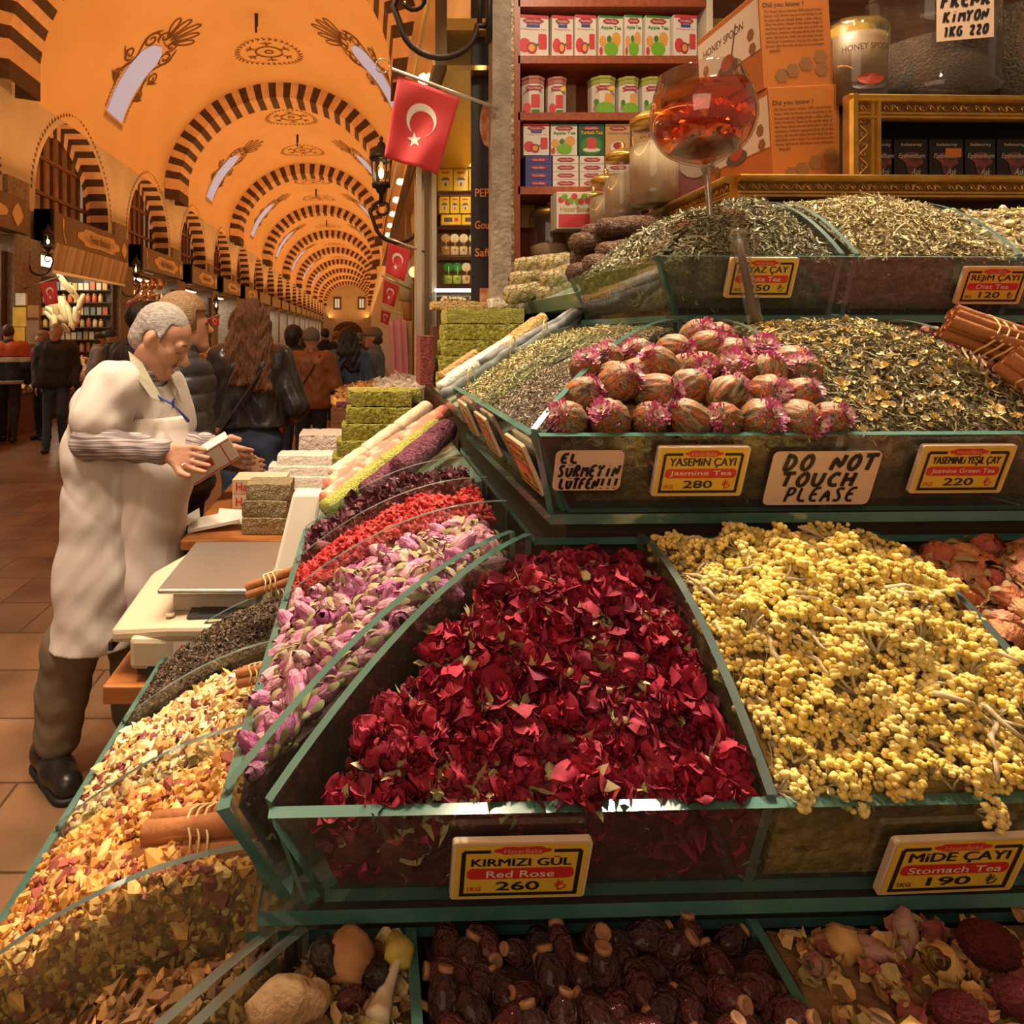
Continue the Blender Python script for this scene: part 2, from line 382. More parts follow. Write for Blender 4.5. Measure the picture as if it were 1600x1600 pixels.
# ---- bins of the display tiers
def arc(t): return .158 * (1 - (1 - t) ** 2)
class Bin:
    """quad in plan: outer edge a->b, inner edge c->d (a-c and b-d are the sides); zt = height of the outer edge"""
    def __init__(s, a, b, c, d, zt, off=-.03, mound=.02, gain=1, bump=.006, front=True, seed=0):
        s.q = [Vector(p) for p in (a, b, c, d)]; s.zt, s.off, s.mound, s.gain, s.bump, s.seed, s.front = zt, off, mound, gain, bump, seed, front
    def at(s, u, v):
        a, b, c, d = s.q; p = (a * (1 - u) + b * u) * (1 - v) + (c * (1 - u) + d * u) * v
        z = s.zt + arc(v) * s.gain + s.off * min(1, .35 + v * 3) + s.mound * math.sin(PI * u) * math.sin(PI * min(1, .1 + v * .9)) + s.bump * noise.noise((p.x * 22 + s.seed, p.y * 22, s.seed))
        y = p.y + (.03 * p.x if s.front else 0)
        return Vector((p.x, y, z))
    def nrm(s, u, v):
        e = .02; a = s.at(u + e, v) - s.at(u - e, v); b = s.at(u, v + e) - s.at(u, v - e); n = a.cross(b)
        return n if n.z > 0 else -n
    def pts(s, n, lo=.0, hi=1, jz=.006):
        p = np.zeros((n, 3)); q = np.zeros((n, 3))
        for i in range(n):
            u, v = rng.uniform(.01, .99), lo + (hi - lo) * rng.random(); a = s.at(u, v); a.z += rng.uniform(-jz, jz); p[i] = a; q[i] = s.nrm(u, v)
        return p, q
    def side_pts(s, n, e='front', depth=.1):
        """points on the vertical face behind a pane (front = outer edge, u0 / u1 = sides)"""
        p = np.zeros((n, 3)); q = np.zeros((n, 3))
        for i in range(n):
            t = rng.random(); k = rng.random()
            if e == 'front': a = s.at(t, .015); b = s.at(t, .15); z0 = s.zt - depth; nn = (a - b)
            elif e == 'u0': a = s.at(.01, t); b = s.at(.2, t); z0 = s.zt - depth; nn = a - b
            else: a = s.at(.99, t); b = s.at(.8, t); z0 = s.zt - depth; nn = a - b
            h = a.z - z0; nn.z = 0; nn.normalize()
            x = a - nn * ((1 - k) * .045 if e == 'front' else 0); x.z = z0 + k * h; p[i] = x + nn * rng.uniform(-.004, .001); q[i] = nn
        return p, q
    def bed(s, name, m, nu=14, nv=14, depth=.1, drop=.004):
        """the heap below the top pieces, closed down to the tray floor"""
        g = G(); g.grid(lambda u, v: s.at(u, v) - Vector((0, 0, drop)), nu, nv)
        def wall(fn, n):
            vs = []
            for i in range(n + 1):
                a, b = fn(i / n); vs += [a, b]
            g.add(vs, [(2 * i, 2 * i + 1, 2 * i + 3, 2 * i + 2) for i in range(n)])
        zb = s.zt - depth
        def low(p, q): r = p + (q - p) * .1; return Vector((r.x, r.y, zb))
        wall(lambda t: (s.at(t, 0) - Vector((0, 0, drop)), low(s.at(t, 0), s.at(t, 1))), nu)
        wall(lambda t: (s.at(0, t) - Vector((0, 0, drop)), Vector((*s.at(0, max(t, .1)).xy, zb))), nv)
        wall(lambda t: (s.at(1, t) - Vector((0, 0, drop)), Vector((*s.at(1, max(t, .1)).xy, zb))), nv)
        wall(lambda t: (s.at(t, 1) - Vector((0, 0, drop)), Vector((*s.at(t, 1).xy, zb))), nu)
        return g
# ---------------------------------------------------------------- the hall
XC, AV, BV, ZS = -2.65, 3.6, 3.4, 6.0          # vault centre, half width, rise, springing
XL, XR = XC - AV, XC + AV
RIB0, BAY = 11.4, 10.5
plaster = mat('plaster', (.60, .555, .48), .85, col2=(.52, .47, .40), scale=1.2)
vaultm = mat('vault_plaster', (.80, .60, .37), .9, col2=(.74, .53, .31), scale=.6)
dark_st = mat('dark_voussoir', (.085, .05, .035), .75, col2=(.05, .03, .02), scale=9)
pale_st = mat('pale_voussoir', (.76, .56, .40), .8, col2=(.66, .46, .32), scale=5)
paint = mat('brown_paint', (.14, .07, .035), .8)
woodl = mat('lattice_wood', (.16, .07, .03), .6)
stone = mat('pier_stone', (.34, .29, .24), .85, col2=(.20, .165, .135), scale=14, bump=.3, bscale=40)
def floor_mat():
    m, nt, b = nodes('floor_tiles'); N = nt.nodes.new; L = nt.links.new
    tc = N('ShaderNodeTexCoord'); br = N('ShaderNodeTexBrick'); br.inputs['Scale'].default_value = 1.0
    br.inputs['Color1'].default_value = (.30, .185, .105, 1); br.inputs['Color2'].default_value = (.215, .13, .075, 1); br.inputs['Mortar'].default_value = (.07, .045, .03, 1)
    br.inputs['Mortar Size'].default_value = .006; br.inputs['Brick Width'].default_value = .62; br.inputs['Row Height'].default_value = .42
    L(tc.outputs['Object'], br.inputs['Vector'])
    n = N('ShaderNodeTexNoise'); n.inputs['Scale'].default_value = 3.5; n.inputs['Detail'].default_value = 8; L(tc.outputs['Object'], n.inputs['Vector'])
    mx = N('ShaderNodeMix'); mx.data_type = 'RGBA'; mx.blend_type = 'MULTIPLY'; mx.inputs['Factor'].default_value = .75
    cr = N('ShaderNodeValToRGB'); cr.color_ramp.elements[0].color = (.45, .4, .36, 1); cr.color_ramp.elements[1].color = (1.25, 1.15, 1.0, 1)
    cr.color_ramp.elements[0].position = .3; cr.color_ramp.elements[1].position = .7
    L(n.outputs['Fac'], cr.inputs[0]); L(br.outputs['Color'], mx.inputs['A']); L(cr.outputs[0], mx.inputs['B']); L(mx.outputs['Result'], b.inputs['Base Color'])
    b.inputs['Roughness'].default_value = .32
    bp = N('ShaderNodeBump'); bp.inputs['Strength'].default_value = .25; bp.inputs['Distance'].default_value = .01; L(n.outputs['Fac'], bp.inputs['Height']); L(bp.outputs[0], b.inputs['Normal'])
    return m
g = G(); g.add([(-9.5, -4, 0), (4, -4, 0), (4, 112, 0), (-9.5, 112, 0)], [(0, 1, 2, 3)]); struct(g.obj('floor', floor_mat(), fix=False))

def vp(a, y, off=0):
    """point on the vault: a = angle from the left springing, off = towards the axis"""
    return Vector((XC - (AV - off) * math.cos(a), y, ZS + (BV - off) * math.sin(a)))
g = G(); g.grid(lambda u, v: vp(PI * u, -4 + 115 * v), 48, 40); struct(g.obj('ceiling', vaultm, smooth=True))
RIBS = [RIB0 + BAY * i for i in range(10)]
for i, y in enumerate(RIBS):
    g = G(); n = 47; t0 = .5
    def rp(k, r, yy):
        # below the springing the arch runs straight down for 0.7 m
        s_ = k / n; a = PI * s_
        zl = 0
        if s_ < .045: zl = -(.045 - s_) / .045 * .7; a = PI * .045
        if s_ > .955: zl = -(s_ - .955) / .045 * .7; a = PI * .955
        q = vp(a, yy, r); q.z += zl; return q
    for k in range(n):
        mi = 1 if k % 2 else 0; w0, w1 = k, k + 1
        for (ra, ya, rb, yb) in ((.0, y, .46, y), (.46, y, .46, y + 1.1), (.46, y + 1.1, 0, y + 1.1)):
            g.add([rp(w0, ra, ya), rp(w1, ra, ya), rp(w1, rb, yb), rp(w0, rb, yb)], [(0, 1, 2, 3)], mi)
    o = g.obj('trim_%d' % (i + 1), [dark_st, pale_st], fix=False); struct(o); o['label'] = 'striped stone rib arch across the vault'

# painted ornament, skylights, medallions in each bay
sky = mat('skylight_glass', (.35, .42, .55), .5, emit=(.40, .54, .80), estr=.42)
def ribbon(g, fn, pts, wd):
    L_, R_ = [], []
    n = len(pts)
    for k in range(n):
        a = pts[max(k - 1, 0)]; b = pts[min(k + 1, n - 1)]; dx, dy = b[0] - a[0], b[1] - a[1]; l = math.hypot(dx, dy) or 1
        ww = wd * (1 if 0 < k < n - 1 else .4)
        L_.append(fn(pts[k][0] - dy / l * ww / 2, pts[k][1] + dx / l * ww / 2)); R_.append(fn(pts[k][0] + dy / l * ww / 2, pts[k][1] - dx / l * ww / 2))
    g.add(L_ + R_, [(k, n + k, n + k + 1, k + 1) for k in range(n - 1)])
def spiral(cx, cy, r, turns, a0, sg=1, n=22): return [(cx + r * (1 - .8 * k / n) * math.cos(a0 + sg * turns * 2 * PI * k / n), cy + r * (1 - .8 * k / n) * math.sin(a0 + sg * turns * 2 * PI * k / n)) for k in range(n + 1)]
def loop(cx, cy, ln, wd, a, n=14):
    out = []
    for k in range(n + 1):
        t = 2 * PI * k / n; x = ln * (1 - math.cos(t)) / 2; y_ = wd * math.sin(t) * (x / ln) ** .6; out.append((cx + x * math.cos(a) - y_ * math.sin(a), cy + x * math.sin(a) + y_ * math.cos(a)))
    return out
for i in range(-1, 8):
    yc = RIB0 + BAY * i + .55 + BAY / 2
    for sd in (0, 1):
        if sd == 1 and i > 4: continue
        fn = (lambda s_, t, sd=sd, yc=yc: vp((s_ / 3.5) if sd == 0 else PI - s_ / 3.5, yc + t, .02))
        g = G(); s0, s1, hw = .92, 3.05, .5
        pts = [(s0, -hw), (s0, hw)] + [(s1 - .45 + .45 * math.sin(PI / 2 * k / 6), hw * math.cos(PI / 2 * k / 6)) for k in range(7)] + [(s1 - .45 + .45 * math.cos(PI / 2 * k / 6), -hw * math.sin(PI / 2 * k / 6)) for k in range(1, 7)]
        g.grid(lambda u, v: fn(s0 + (s1 - s0) * v, (2 * u - 1) * hw * math.sqrt(max(0.0, 1 - max(0, (v - .72) / .28) ** 2))), 6, 16)
        o = g.obj('window_%d' % (1 + (i + 1) * 2 + sd), sky, smooth=True); struct(o)
        g = G()
        for sg in (-1, 1):
            for k in range(14):
                s_ = s0 + .05 + k * .1; ribbon(g, fn, [(s_, sg * (hw + .10)), (s_ + .05, sg * (hw + .17)), (s_ + .1, sg * (hw + .1))], .045)
            ribbon(g, fn, [(s0 + .6 + .1 * k, sg * (hw + .13 + .13 * math.sin(k * .55))) for k in range(19)], .05)
            ribbon(g, fn, spiral(1.75, sg * (hw + .27), .17, 1.4, 0, sg), .045); ribbon(g, fn, spiral(2.35, sg * (hw + .33), .2, 1.4, 2, -sg), .045)
            ribbon(g, fn, spiral(2.95, sg * (hw + .05), .26, 1.5, 1, sg), .05); ribbon(g, fn, spiral(3.25, sg * .28, .2, 1.3, 3, -sg), .05)
            for q in (.5, .9): ribbon(g, fn, [(2.15, sg * (hw + .3)), (2.3, sg * (hw + .3 + q * .3)), (2.38, sg * (hw + .3 + q * .45))], .05)
            for q in (.5, .9): ribbon(g, fn, [(1.6, sg * (hw + .2)), (1.72, sg * (hw + .2 + q * .3)), (1.78, sg * (hw + .2 + q * .4))], .05)
        for a in (-.75, -.38, 0, .38, .75): ribbon(g, fn, loop(3.3, a * .3, .85 - .25 * abs(a), .13, a), .045)
        ribbon(g, fn, [(3.15, -.14), (3.15, .14), (3.42, .14), (3.42, -.14), (3.15, -.14)], .05)
        for k in range(14): ribbon(g, fn, [(s0 - .2, -hw - .1 + k * .09), (s0 - .1, -hw - .06 + k * .09), (s0 - .02, -hw - .12 + k * .09)], .035)
        struct(g.obj('trim_%d' % (30 + (i + 1) * 2 + sd), paint, fix=False))
    g = G()
    for sg in (-1, 1):
        if i > 5: break
        fn = lambda s_, t: vp(PI / 2 + s_ / 3.5, yc + 2.3 * sg + t, .02)
        for k in range(34):
            a = 2 * PI * k / 34; ribbon(g, fn, [(.78 * math.cos(a), .78 * math.sin(a)), (.86 * math.cos(a + .09), .86 * math.sin(a + .09)), (.94 * math.cos(a), .94 * math.sin(a))], .06)
        ribbon(g, fn, [(.36 * math.cos(2 * PI * k / 20), .36 * math.sin(2 * PI * k / 20)) for k in range(21)], .05)
        ribbon(g, fn, [(.11 * math.cos(2 * PI * k / 10), .11 * math.sin(2 * PI * k / 10)) for k in range(11)], .05)
        for k in range(6):
            a = 2 * PI * k / 6 + .5; ribbon(g, fn, [(.36 * math.cos(a), .36 * math.sin(a)), (.52 * math.cos(a), .52 * math.sin(a)), (.68 * math.cos(a), .68 * math.sin(a))], .05)
            for e in (-.17, .17): ribbon(g, fn, [(.5 * math.cos(a), .5 * math.sin(a)), (.6 * math.cos(a + e), .6 * math.sin(a + e)), (.6 * math.cos(a + 1.6 * e), .6 * math.sin(a + 1.6 * e))], .045)
    if g.v: struct(g.obj('trim_%d' % (60 + i + 1), paint, fix=False))
    if i < 4:
        g = G(); t = vp(PI / 2, yc); g.cyl(t, t - Vector((0, 0, .3)), .045, seg=8); g.tube([t - Vector((0, 0, .28)), t - Vector((.0, .08, .36)), t - Vector((0, .03, .47))], .03, 6)
        tag(g.obj('ceiling_hook', mat('hook_iron', (.03, .02, .02), .6)), ['iron hook in the vault nearest the camera, cut by the picture edge', 'iron hook hanging from the crown between first and second medallions', 'small iron hook in the crown of the second full bay', 'tiny iron hook in the crown of the third bay', 'far iron hook in the crown'][i + 1], 'hook')

# left wall: one panel per pointed arch, with its recessed wooden lattice window
AW, ASP, AZ0, AZ1 = 1.9, 4.3, 3.5, 6.12
SP = 5.25; ARCH0 = 15.25
def arch_pts(yc, n=22, d=0.0):
    out = [(yc - AW - d, AZ0)]
    for k in range(n + 1):
        th = PI * k / n; c, s_ = math.cos(th), math.sin(th)
        out.append((yc - (AW + d) * (c if abs(c) < 1 else c) , ASP + (AZ1 - ASP + d) * (.86 * s_ + .14 * (1 - abs(c)))))
    out.append((yc + AW + d, AZ0)); return out
glow = mat('window_glow', (.52, .22, .07), .7, col2=(.20, .08, .03), scale=1.5, emit=(.8, .28, .06), estr=.10)
for k in range(-3, 18):
    yc = ARCH0 + SP * k; y0, y1 = yc - SP / 2, yc + SP / 2; zt, zb = 6.45, 2.9
    ap = arch_pts(yc); g = G()
    def outer(p):
        y, z = p; t = (y - yc) / AW
        if z <= AZ0 + .01: return (y0 if y < yc else y1, zb)
        a = math.atan2(z - 4.2, y - yc); c, s_ = math.cos(a), math.sin(a)
        q = min((SP / 2) / max(abs(c), 1e-6), (zt - 4.2) / max(s_, 1e-6) if s_ > 0 else 1e9); return (yc + c * q, max(zb, 4.2 + s_ * q))
    op = [outer(p) for p in ap]
    op[1] = (y0, 4.2); op[-2] = (y1, 4.2)
    n = len(ap)
    g.add([(XL, *p) for p in ap] + [(XL, *p) for p in op], [(j, j + 1, n + j + 1, n + j) for j in range(n - 1)])
    # corners between the fan and the rectangle
    for yy in (y0, y1):
        j = min(range(n), key=lambda q: abs(op[q][0] - yy) + abs(op[q][1] - zt)); 
        for a, b in ((j, j + 1), (j - 1, j)):
            if 0 <= a and b < n and abs(op[a][1] - op[b][1]) > .01 and abs(op[a][0] - op[b][0]) > .01: g.add([(XL, *op[a]), (XL, yy, zt), (XL, *op[b])], [(0, 1, 2)])
    if k < 5:
        for dd in (.13,):
            lp = arch_pts(yc, 44, dd)
            for (a, b), (c, d) in zip(lp[1:-1], lp[2:-1]):
                m_ = ((a + c) / 2, (b + d) / 2); tx, tz = c - a, d - b; l = math.hypot(tx, tz) or 1; tx /= l; tz /= l
                g.add([(XL + .012, m_[0] - tx * .05, m_[1] - tz * .05), (XL + .012, m_[0] + tx * .01 - tz * .09, m_[1] + tz * .01 + tx * .09), (XL + .012, m_[0] + tx * .05 - tz * .02, m_[1] + tz * .05 + tx * .02)], [(0, 1, 2)], 1)
    struct(g.obj('wall_left' if k == -3 else 'wall_left.%03d' % (k + 3), [plaster, paint], fix=False))
    # striped reveal
    g = G(); ap2 = arch_pts(yc, 30); n = len(ap2)
    seq = []
    for (a, b), (c, d) in zip(ap2[:-1], ap2[1:]):
        m_ = max(1, round(math.hypot(c - a, d - b) / .19)) if (a, b) == ap2[0] or (c, d) == ap2[-1] else 1
        for j in range(m_): seq.append(((a + (c - a) * j / m_, b + (d - b) * j / m_), (a + (c - a) * (j + 1) / m_, b + (d - b) * (j + 1) / m_)))
    for j, (a, b) in enumerate(seq):
        mi = j % 2
        g.add([(XL, *a), (XL, *b), (XL - .42, *b), (XL - .42, *a)], [(0, 1, 2, 3)], mi)
        def ins(p, f=.86): return (yc + (p[0] - yc) * f, 3.9 + (p[1] - 3.9) * f)
        g.add([(XL - .42, *a), (XL - .42, *b), (XL - .42, *ins(b)), (XL - .42, *ins(a))], [(0, 1, 2, 3)], mi)
    o = g.obj('trim_%d' % (80 + k + 3), [dark_st, pale_st], fix=False); struct(o)
    g = G()
    g.add([(XL - .85, yc - 2.1, 3.3), (XL - .85, yc + 2.1, 3.3), (XL - .85, yc + 2.1, 6.2), (XL - .85, yc - 2.1, 6.2)], [(0, 1, 2, 3)], 0)
    for j in range(9):
        yy = yc - 1.8 + .45 * j; hh = ASP + (AZ1 - ASP) * math.sqrt(max(0, 1 - ((yy - yc) / AW) ** 2)); g.bb((XL - .56, yy - .045, AZ0), (XL - .48, yy + .045, hh), 1)
    for z in (3.75, 4.5, 5.25): g.bb((XL - .50, yc - 1.85, z - .04), (XL - .44, yc + 1.85, z + .04), 1)
    struct(g.obj('window_%d' % (40 + k + 3), [glow, woodl]))
# piers, right wall, end wall
for k in range(-2, 18):
    y0 = 12.05 + SP * k; g = G(); g.bb((-6.9, y0, 0), (-6.0, y0 + 1.0, 3.3)); g.bb((-6.4, y0 + .1, 3.4), (-6.17, y0 + .9, 4.35))
    struct(g.obj('wall_left_pier' if k == -2 else 'wall_left_pier.%03d' % (k + 2), stone))
g = G(); g.add([(XR, 4.9, 2.9), (XR, 111, 2.9), (XR, 111, 6.3), (XR, 4.9, 6.3)], [(0, 1, 2, 3)]); g.add([(XR, 10, 0), (XR, 111, 0), (XR, 111, 2.9), (XR, 10, 2.9)], [(0, 1, 2, 3)]); struct(g.obj('wall_right', plaster, fix=False))
g = G(); g.add([(-9, 110, 0), (3, 110, 0), (3, 110, 9.6), (-9, 110, 9.6)], [(0, 1, 2, 3)]); struct(g.obj('wall_back', plaster, fix=False))
g = G()
for x in (-4.3, -.5): g.bb((x - .6, 109.85, 5.2), (x + .6, 109.95, 7.2)); g.bb((x - .35, 109.8, 5.5), (x - .05, 109.84, 6.9), 1); g.bb((x + .05, 109.8, 5.5), (x + .35, 109.84, 6.9), 1)
struct(g.obj('window_90', [mat('far_frame', (.12, .06, .03), .7), mat('far_pane', (.3, .25, .15), .3, emit=(.9, .8, .5), estr=.5)]))
g = G(); n = 16; pts = [(XC - 2.4 * math.cos(PI * k / n), 109.9, 1.2 + 2.2 * math.sin(PI * k / n)) for k in range(n + 1)]
g.prism(pts + [(XC + 2.4, 109.9, 0), (XC - 2.4, 109.9, 0)], (0, .05, 0)); struct(g.obj('door_1', mat('far_door', (.10, .055, .03), .7)))

# ---------------------------------------------------------------- shops along the left wall
fasc = mat('fascia_bronze', (.17, .105, .06), .45, metal=.3, col2=(.13, .08, .045), scale=2)
gold_l = mat('fascia_gold', (.62, .44, .22), .45, metal=.4)
blk = mat('black_paint', (.012, .010, .009), .5)
lampw = mat('lit_panel', (1, 1, 1), .5, emit=(1, .86, .62), estr=9)
shopw = mat('shop_wall', (.52, .36, .20), .8, col2=(.38, .22, .12), scale=1.2)
creamf = mat('valance_cloth', (.78, .66, .48), .8, col2=(.45, .32, .20), scale=2.2, stretch=(.01, 3, .01), contrast=(.4, .6))
woodm = mat('brown_wood', (.22, .085, .035), .45, col2=(.14, .05, .02), scale=6, stretch=(1, 12, 12))
NUMS = ['nearest', 'second', 'third', 'fourth', 'fifth', 'sixth', 'seventh', 'eighth', 'ninth', 'tenth', 'eleventh', 'twelfth', 'thirteenth', 'fourteenth', 'fifteenth', 'sixteenth', 'seventeenth', 'eighteenth']
for k in range(-1, 16):
    y0 = 13.1 + SP * k; y1 = y0 + 4.25
    lab = 'bronze shop fascia with pale scrolled name plaque, %s one along the left wall' % NUMS[k + 1]
    f = thing('shop_fascia', lab, 'shop sign', (-5.85, y0, 3.3))
    g = G(); g.bb((0, 0, .02), (-.30, SP - .95, .6)); b = g.obj('fascia_board', fasc, f)
    if k < 5:
        g = G(); g.bb((.06, 0, -.05), (-.31, .06, .62)); g.obj('end_cap', blk, f)
        fr = Frame((.005, 2.45, .3), (0, 1, 0), (0, 0, 1)); fr.n = Vector((1, 0, 0))
        g = G(); put_poly(g, fr, [(a, b_) for a, b_ in plaque(2.25, .36)], .004, 0)
        put_poly(g, fr, [(a, b_) for a, b_ in plaque(1.55, .26)], .008, 1); g.obj('name_plaque', [gold_l, mat('plaque_tan', (.50, .35, .19), .5)], f, fix=False)
        g = G(); put_text(g, fr, 'Temiz Baharat' if k == 0 else 'Bal Baharat' if k == 1 else 'Baharat', 0, 0, 1.15, .15, .012, .01, .2); g.obj('plaque_lettering', mat('plaque_ink', (.08, .045, .02), .6), f, fix=False)
        g = G(); fr2 = Frame((.005, .55, .3), (0, 1, 0), (0, 0, 1)); fr2.n = Vector((1, 0, 0))
        put_poly(g, fr2, loop(0, -.05, .28, .06, PI / 2), .004); put_poly(g, fr2, [(-.02, -.05), (.02, -.05), (.16, -.25), (.10, -.25)], .004)
        fr3 = Frame((.005, 4.0, .3), (0, 1, 0), (0, 0, 1)); fr3.n = Vector((1, 0, 0)); put_poly(g, fr3, [(.16 * math.cos(q * PI / 4) * (1 + .25 * (q % 2 == 0)), .16 * math.sin(q * PI / 4) * (1 + .25 * (q % 2 == 0))) for q in range(8)], .004)
        g.obj('fascia_motif', gold_l, f, fix=False)
    # interior
    g = G(); g.bb((-8.6, y0 - .05, 0), (-8.5, y1 + .05, 3.3)); g.bb((-8.5, y1, 0), (-6.2, y1 + .05, 3.3)); g.bb((-8.5, y0 - .05, 0), (-6.2, y0, 3.3)); g.bb((-8.5, y0, 3.25), (-6.2, y1, 3.3))
    struct(g.obj('wall_left_shop' if k == -1 else 'wall_left_shop.%03d' % (k + 1), shopw))
    lp = thing('ceiling_light', 'bright ceiling panel inside the %s shop along the left wall' % NUMS[k + 1], 'ceiling light', (-7.0, (y0 + y1) / 2, 3.2))
    g = G(); g.box((0, 0, -.03), (.9, 3.2, .03)); g.obj('light_panel', lampw, lp)
    g = G(); g.box((0, 0, .0), (.98, 3.3, .05)); g.obj('light_housing', mat('white_metal', (.8, .78, .72), .4), lp)
# ---------------------------------------------------------------- lanterns, flags, shop furnishings
iron = mat('wrought_iron', (.045, .032, .026), .45, metal=.6)
bulbm = mat('lamp_bulb', (1, .9, .6), .4, emit=(1, .72, .32), estr=22)
lglass = clear('lantern_glass', (.96, .95, .9), .2)
def lantern(base, label, sc=1.0, side=-1, group=None):
    """bracket lantern: base = point on the wall; the arm reaches along x*side"""
    t = thing('wall_lantern', label, 'lantern', base, group=group)
    r = .012 * sc; a = .30 * sc
    g = G(); pts = [(0, 0, 0), (side * .04 * sc, 0, 0)] + [(side * (.04 * sc + a * .5 * (1 - math.cos(PI * k / 12)) * .95), 0, -.13 * sc * math.sin(PI * k / 12) + .02 * sc * k / 12) for k in range(1, 12)]
    ex = side * (.04 * sc + a * .97)
    pts += [(ex, 0, .02 * sc), (ex + side * .02 * sc, 0, .07 * sc), (ex, 0, .125 * sc), (ex - side * .05 * sc, 0, .15 * sc)]
    g.tube(pts, r, 8); sp = [(ex - side * .05 * sc - side * .055 * sc * math.sin(q) * (1 - q / 9), 0, .095 * sc + .055 * sc * math.cos(q) * (1 - q / 9)) for q in [j * .45 for j in range(11)]]
    g.tube(sp, r * .8, 6)
    g.tube([(side * .03 * sc, 0, .0), (side * .03 * sc, 0, .2 * sc)], r * .8, 6); g.tube([(0, 0, .13 * sc), (side * .03 * sc, 0, .13 * sc)], r * .8, 6); g.bb((-.005, -.02, -.06 * sc), (.012, .02, .22 * sc))
    g.obj('bracket', iron, t, smooth=True)
    lx = ex - side * .05 * sc; z = .16 * sc
    g = G(); g.lathe([(.012 * sc, z - .01 * sc), (.014 * sc, z + .03 * sc), (.03 * sc, z + .045 * sc), (.034 * sc, z + .065 * sc), (.058 * sc, z + .075 * sc), (.062 * sc, z + .1 * sc), (.045 * sc, z + .105 * sc)], (lx, 0, 0), 16); g.obj('lamp_base', iron, t, smooth=True)
    g = G(); g.lathe([(.046 * sc, z + .105 * sc), (.062 * sc, z + .26 * sc)], (lx, 0, 0), 16)
    g.obj('glass_chimney', lglass, t, smooth=True)
    g = G()
    for q in range(6):
        c, s_ = math.cos(q * PI / 3), math.sin(q * PI / 3); g.tube([(lx + c * .05 * sc, s_ * .05 * sc, z + .1 * sc), (lx + c * .066 * sc, s_ * .066 * sc, z + .26 * sc)], .005 * sc, 5)
    g.obj('cage_bar', iron, t)
    g = G(); g.lathe([(.075 * sc, z + .255 * sc), (.08 * sc, z + .27 * sc), (.06 * sc, z + .30 * sc), (.03 * sc, z + .33 * sc), (.022 * sc, z + .36 * sc), (.008 * sc, z + .37 * sc), (.014 * sc, z + .39 * sc), (0.0, z + .41 * sc)], (lx, 0, 0), 16); g.obj('lamp_cap', iron, t, smooth=True)
    g = G(); g.ball((lx, 0, z + .165 * sc), (.017 * sc, .017 * sc, .035 * sc), 2); g.obj('bulb', bulbm, t, smooth=True)
    return t
redf = mat('flag_red', (.62, .03, .035), .6, sheen=.3); whitef = mat('flag_white', (.85, .80, .72), .7); alum = mat('brushed_aluminium', (.72, .68, .60), .35, metal=.8)
def flag(p0, p1, tl, tr, br, bl, label, group, ring=False, pr=.007):
    t = thing('flag', label, 'flag', p0, group=group); O = Vector(p0)
    g = G(); g.cyl(Vector((0, 0, 0)), Vector(p1) - O, pr, seg=8)
    g.obj('pole', alum, t, smooth=True)
    if ring:
        e = Vector(p1) - O; d = e.normalized(); g = G(); c = e + d * .035
        g.tube([c + Vector((math.cos(a) * .026, 0, math.sin(a) * .026)) for a in [q * .35 + .3 for q in range(18)]], .003, 6); g.obj('crescent_finial', mat('chrome', (.8, .8, .8), .12, metal=1), t, smooth=True)
    q = [Vector(v) - O for v in (tl, tr, br, bl)]
    n_ = (q[1] - q[0]).cross(q[3] - q[0]).normalized(); w_ = (q[1] - q[0]).length
    if n_.y > 0: n_ = -n_
    def fp(u, v, off=0):
        p = (q[0] * (1 - u) + q[1] * u) * (1 - v) + (q[3] * (1 - u) + q[2] * u) * v
        return p + n_ * (w_ * (.045 * math.sin(u * 9 + v * 2.2) * v + .02 * math.sin(v * 7 + u * 3)) + off)
    g = G(); g.grid(lambda u, v: fp(u, v), 20, 20)
    o = g.obj('cloth', redf, t, smooth=True, fix=False); so = o.modifiers.new('thickness', 'SOLIDIFY'); so.thickness = .0012; so.offset = 0
    cu, cv, R, asp = .50, .42, .25, (q[3] - q[0]).length / w_
    for sgn in (1, -1):
        g = G(); vs = []; m = 40
        for k in range(m + 1):
            a = math.radians(-52 + 284 * k / m)      # opening towards the fly end (down)
            ox, oy = cu + R * math.cos(a), cv - R * math.sin(a) / asp
            b = math.radians(-62 + 304 * k / m); ix, iy = cu + .02 + R * .80 * math.cos(b), cv + .06 / asp - R * .80 * math.sin(b) / asp
            vs += [fp(ox, oy, sgn * .0022), fp(ix, iy, sgn * .0022)]
        g.add(vs, [(2 * k, 2 * k + 1, 2 * k + 3, 2 * k + 2) for k in range(m)])
        sp = []
        for k in range(10):
            a = PI / 2 + k * PI / 5 + .25; rr = .125 if k % 2 == 0 else .05; sp.append(fp(cu - .04 + rr * math.cos(a), cv + .33 / asp - rr * math.sin(a) / asp, sgn * .0022))
        g.add(sp, [tuple(range(10))]); g.obj('crescent_and_star', whitef, t, fix=False)
    return t
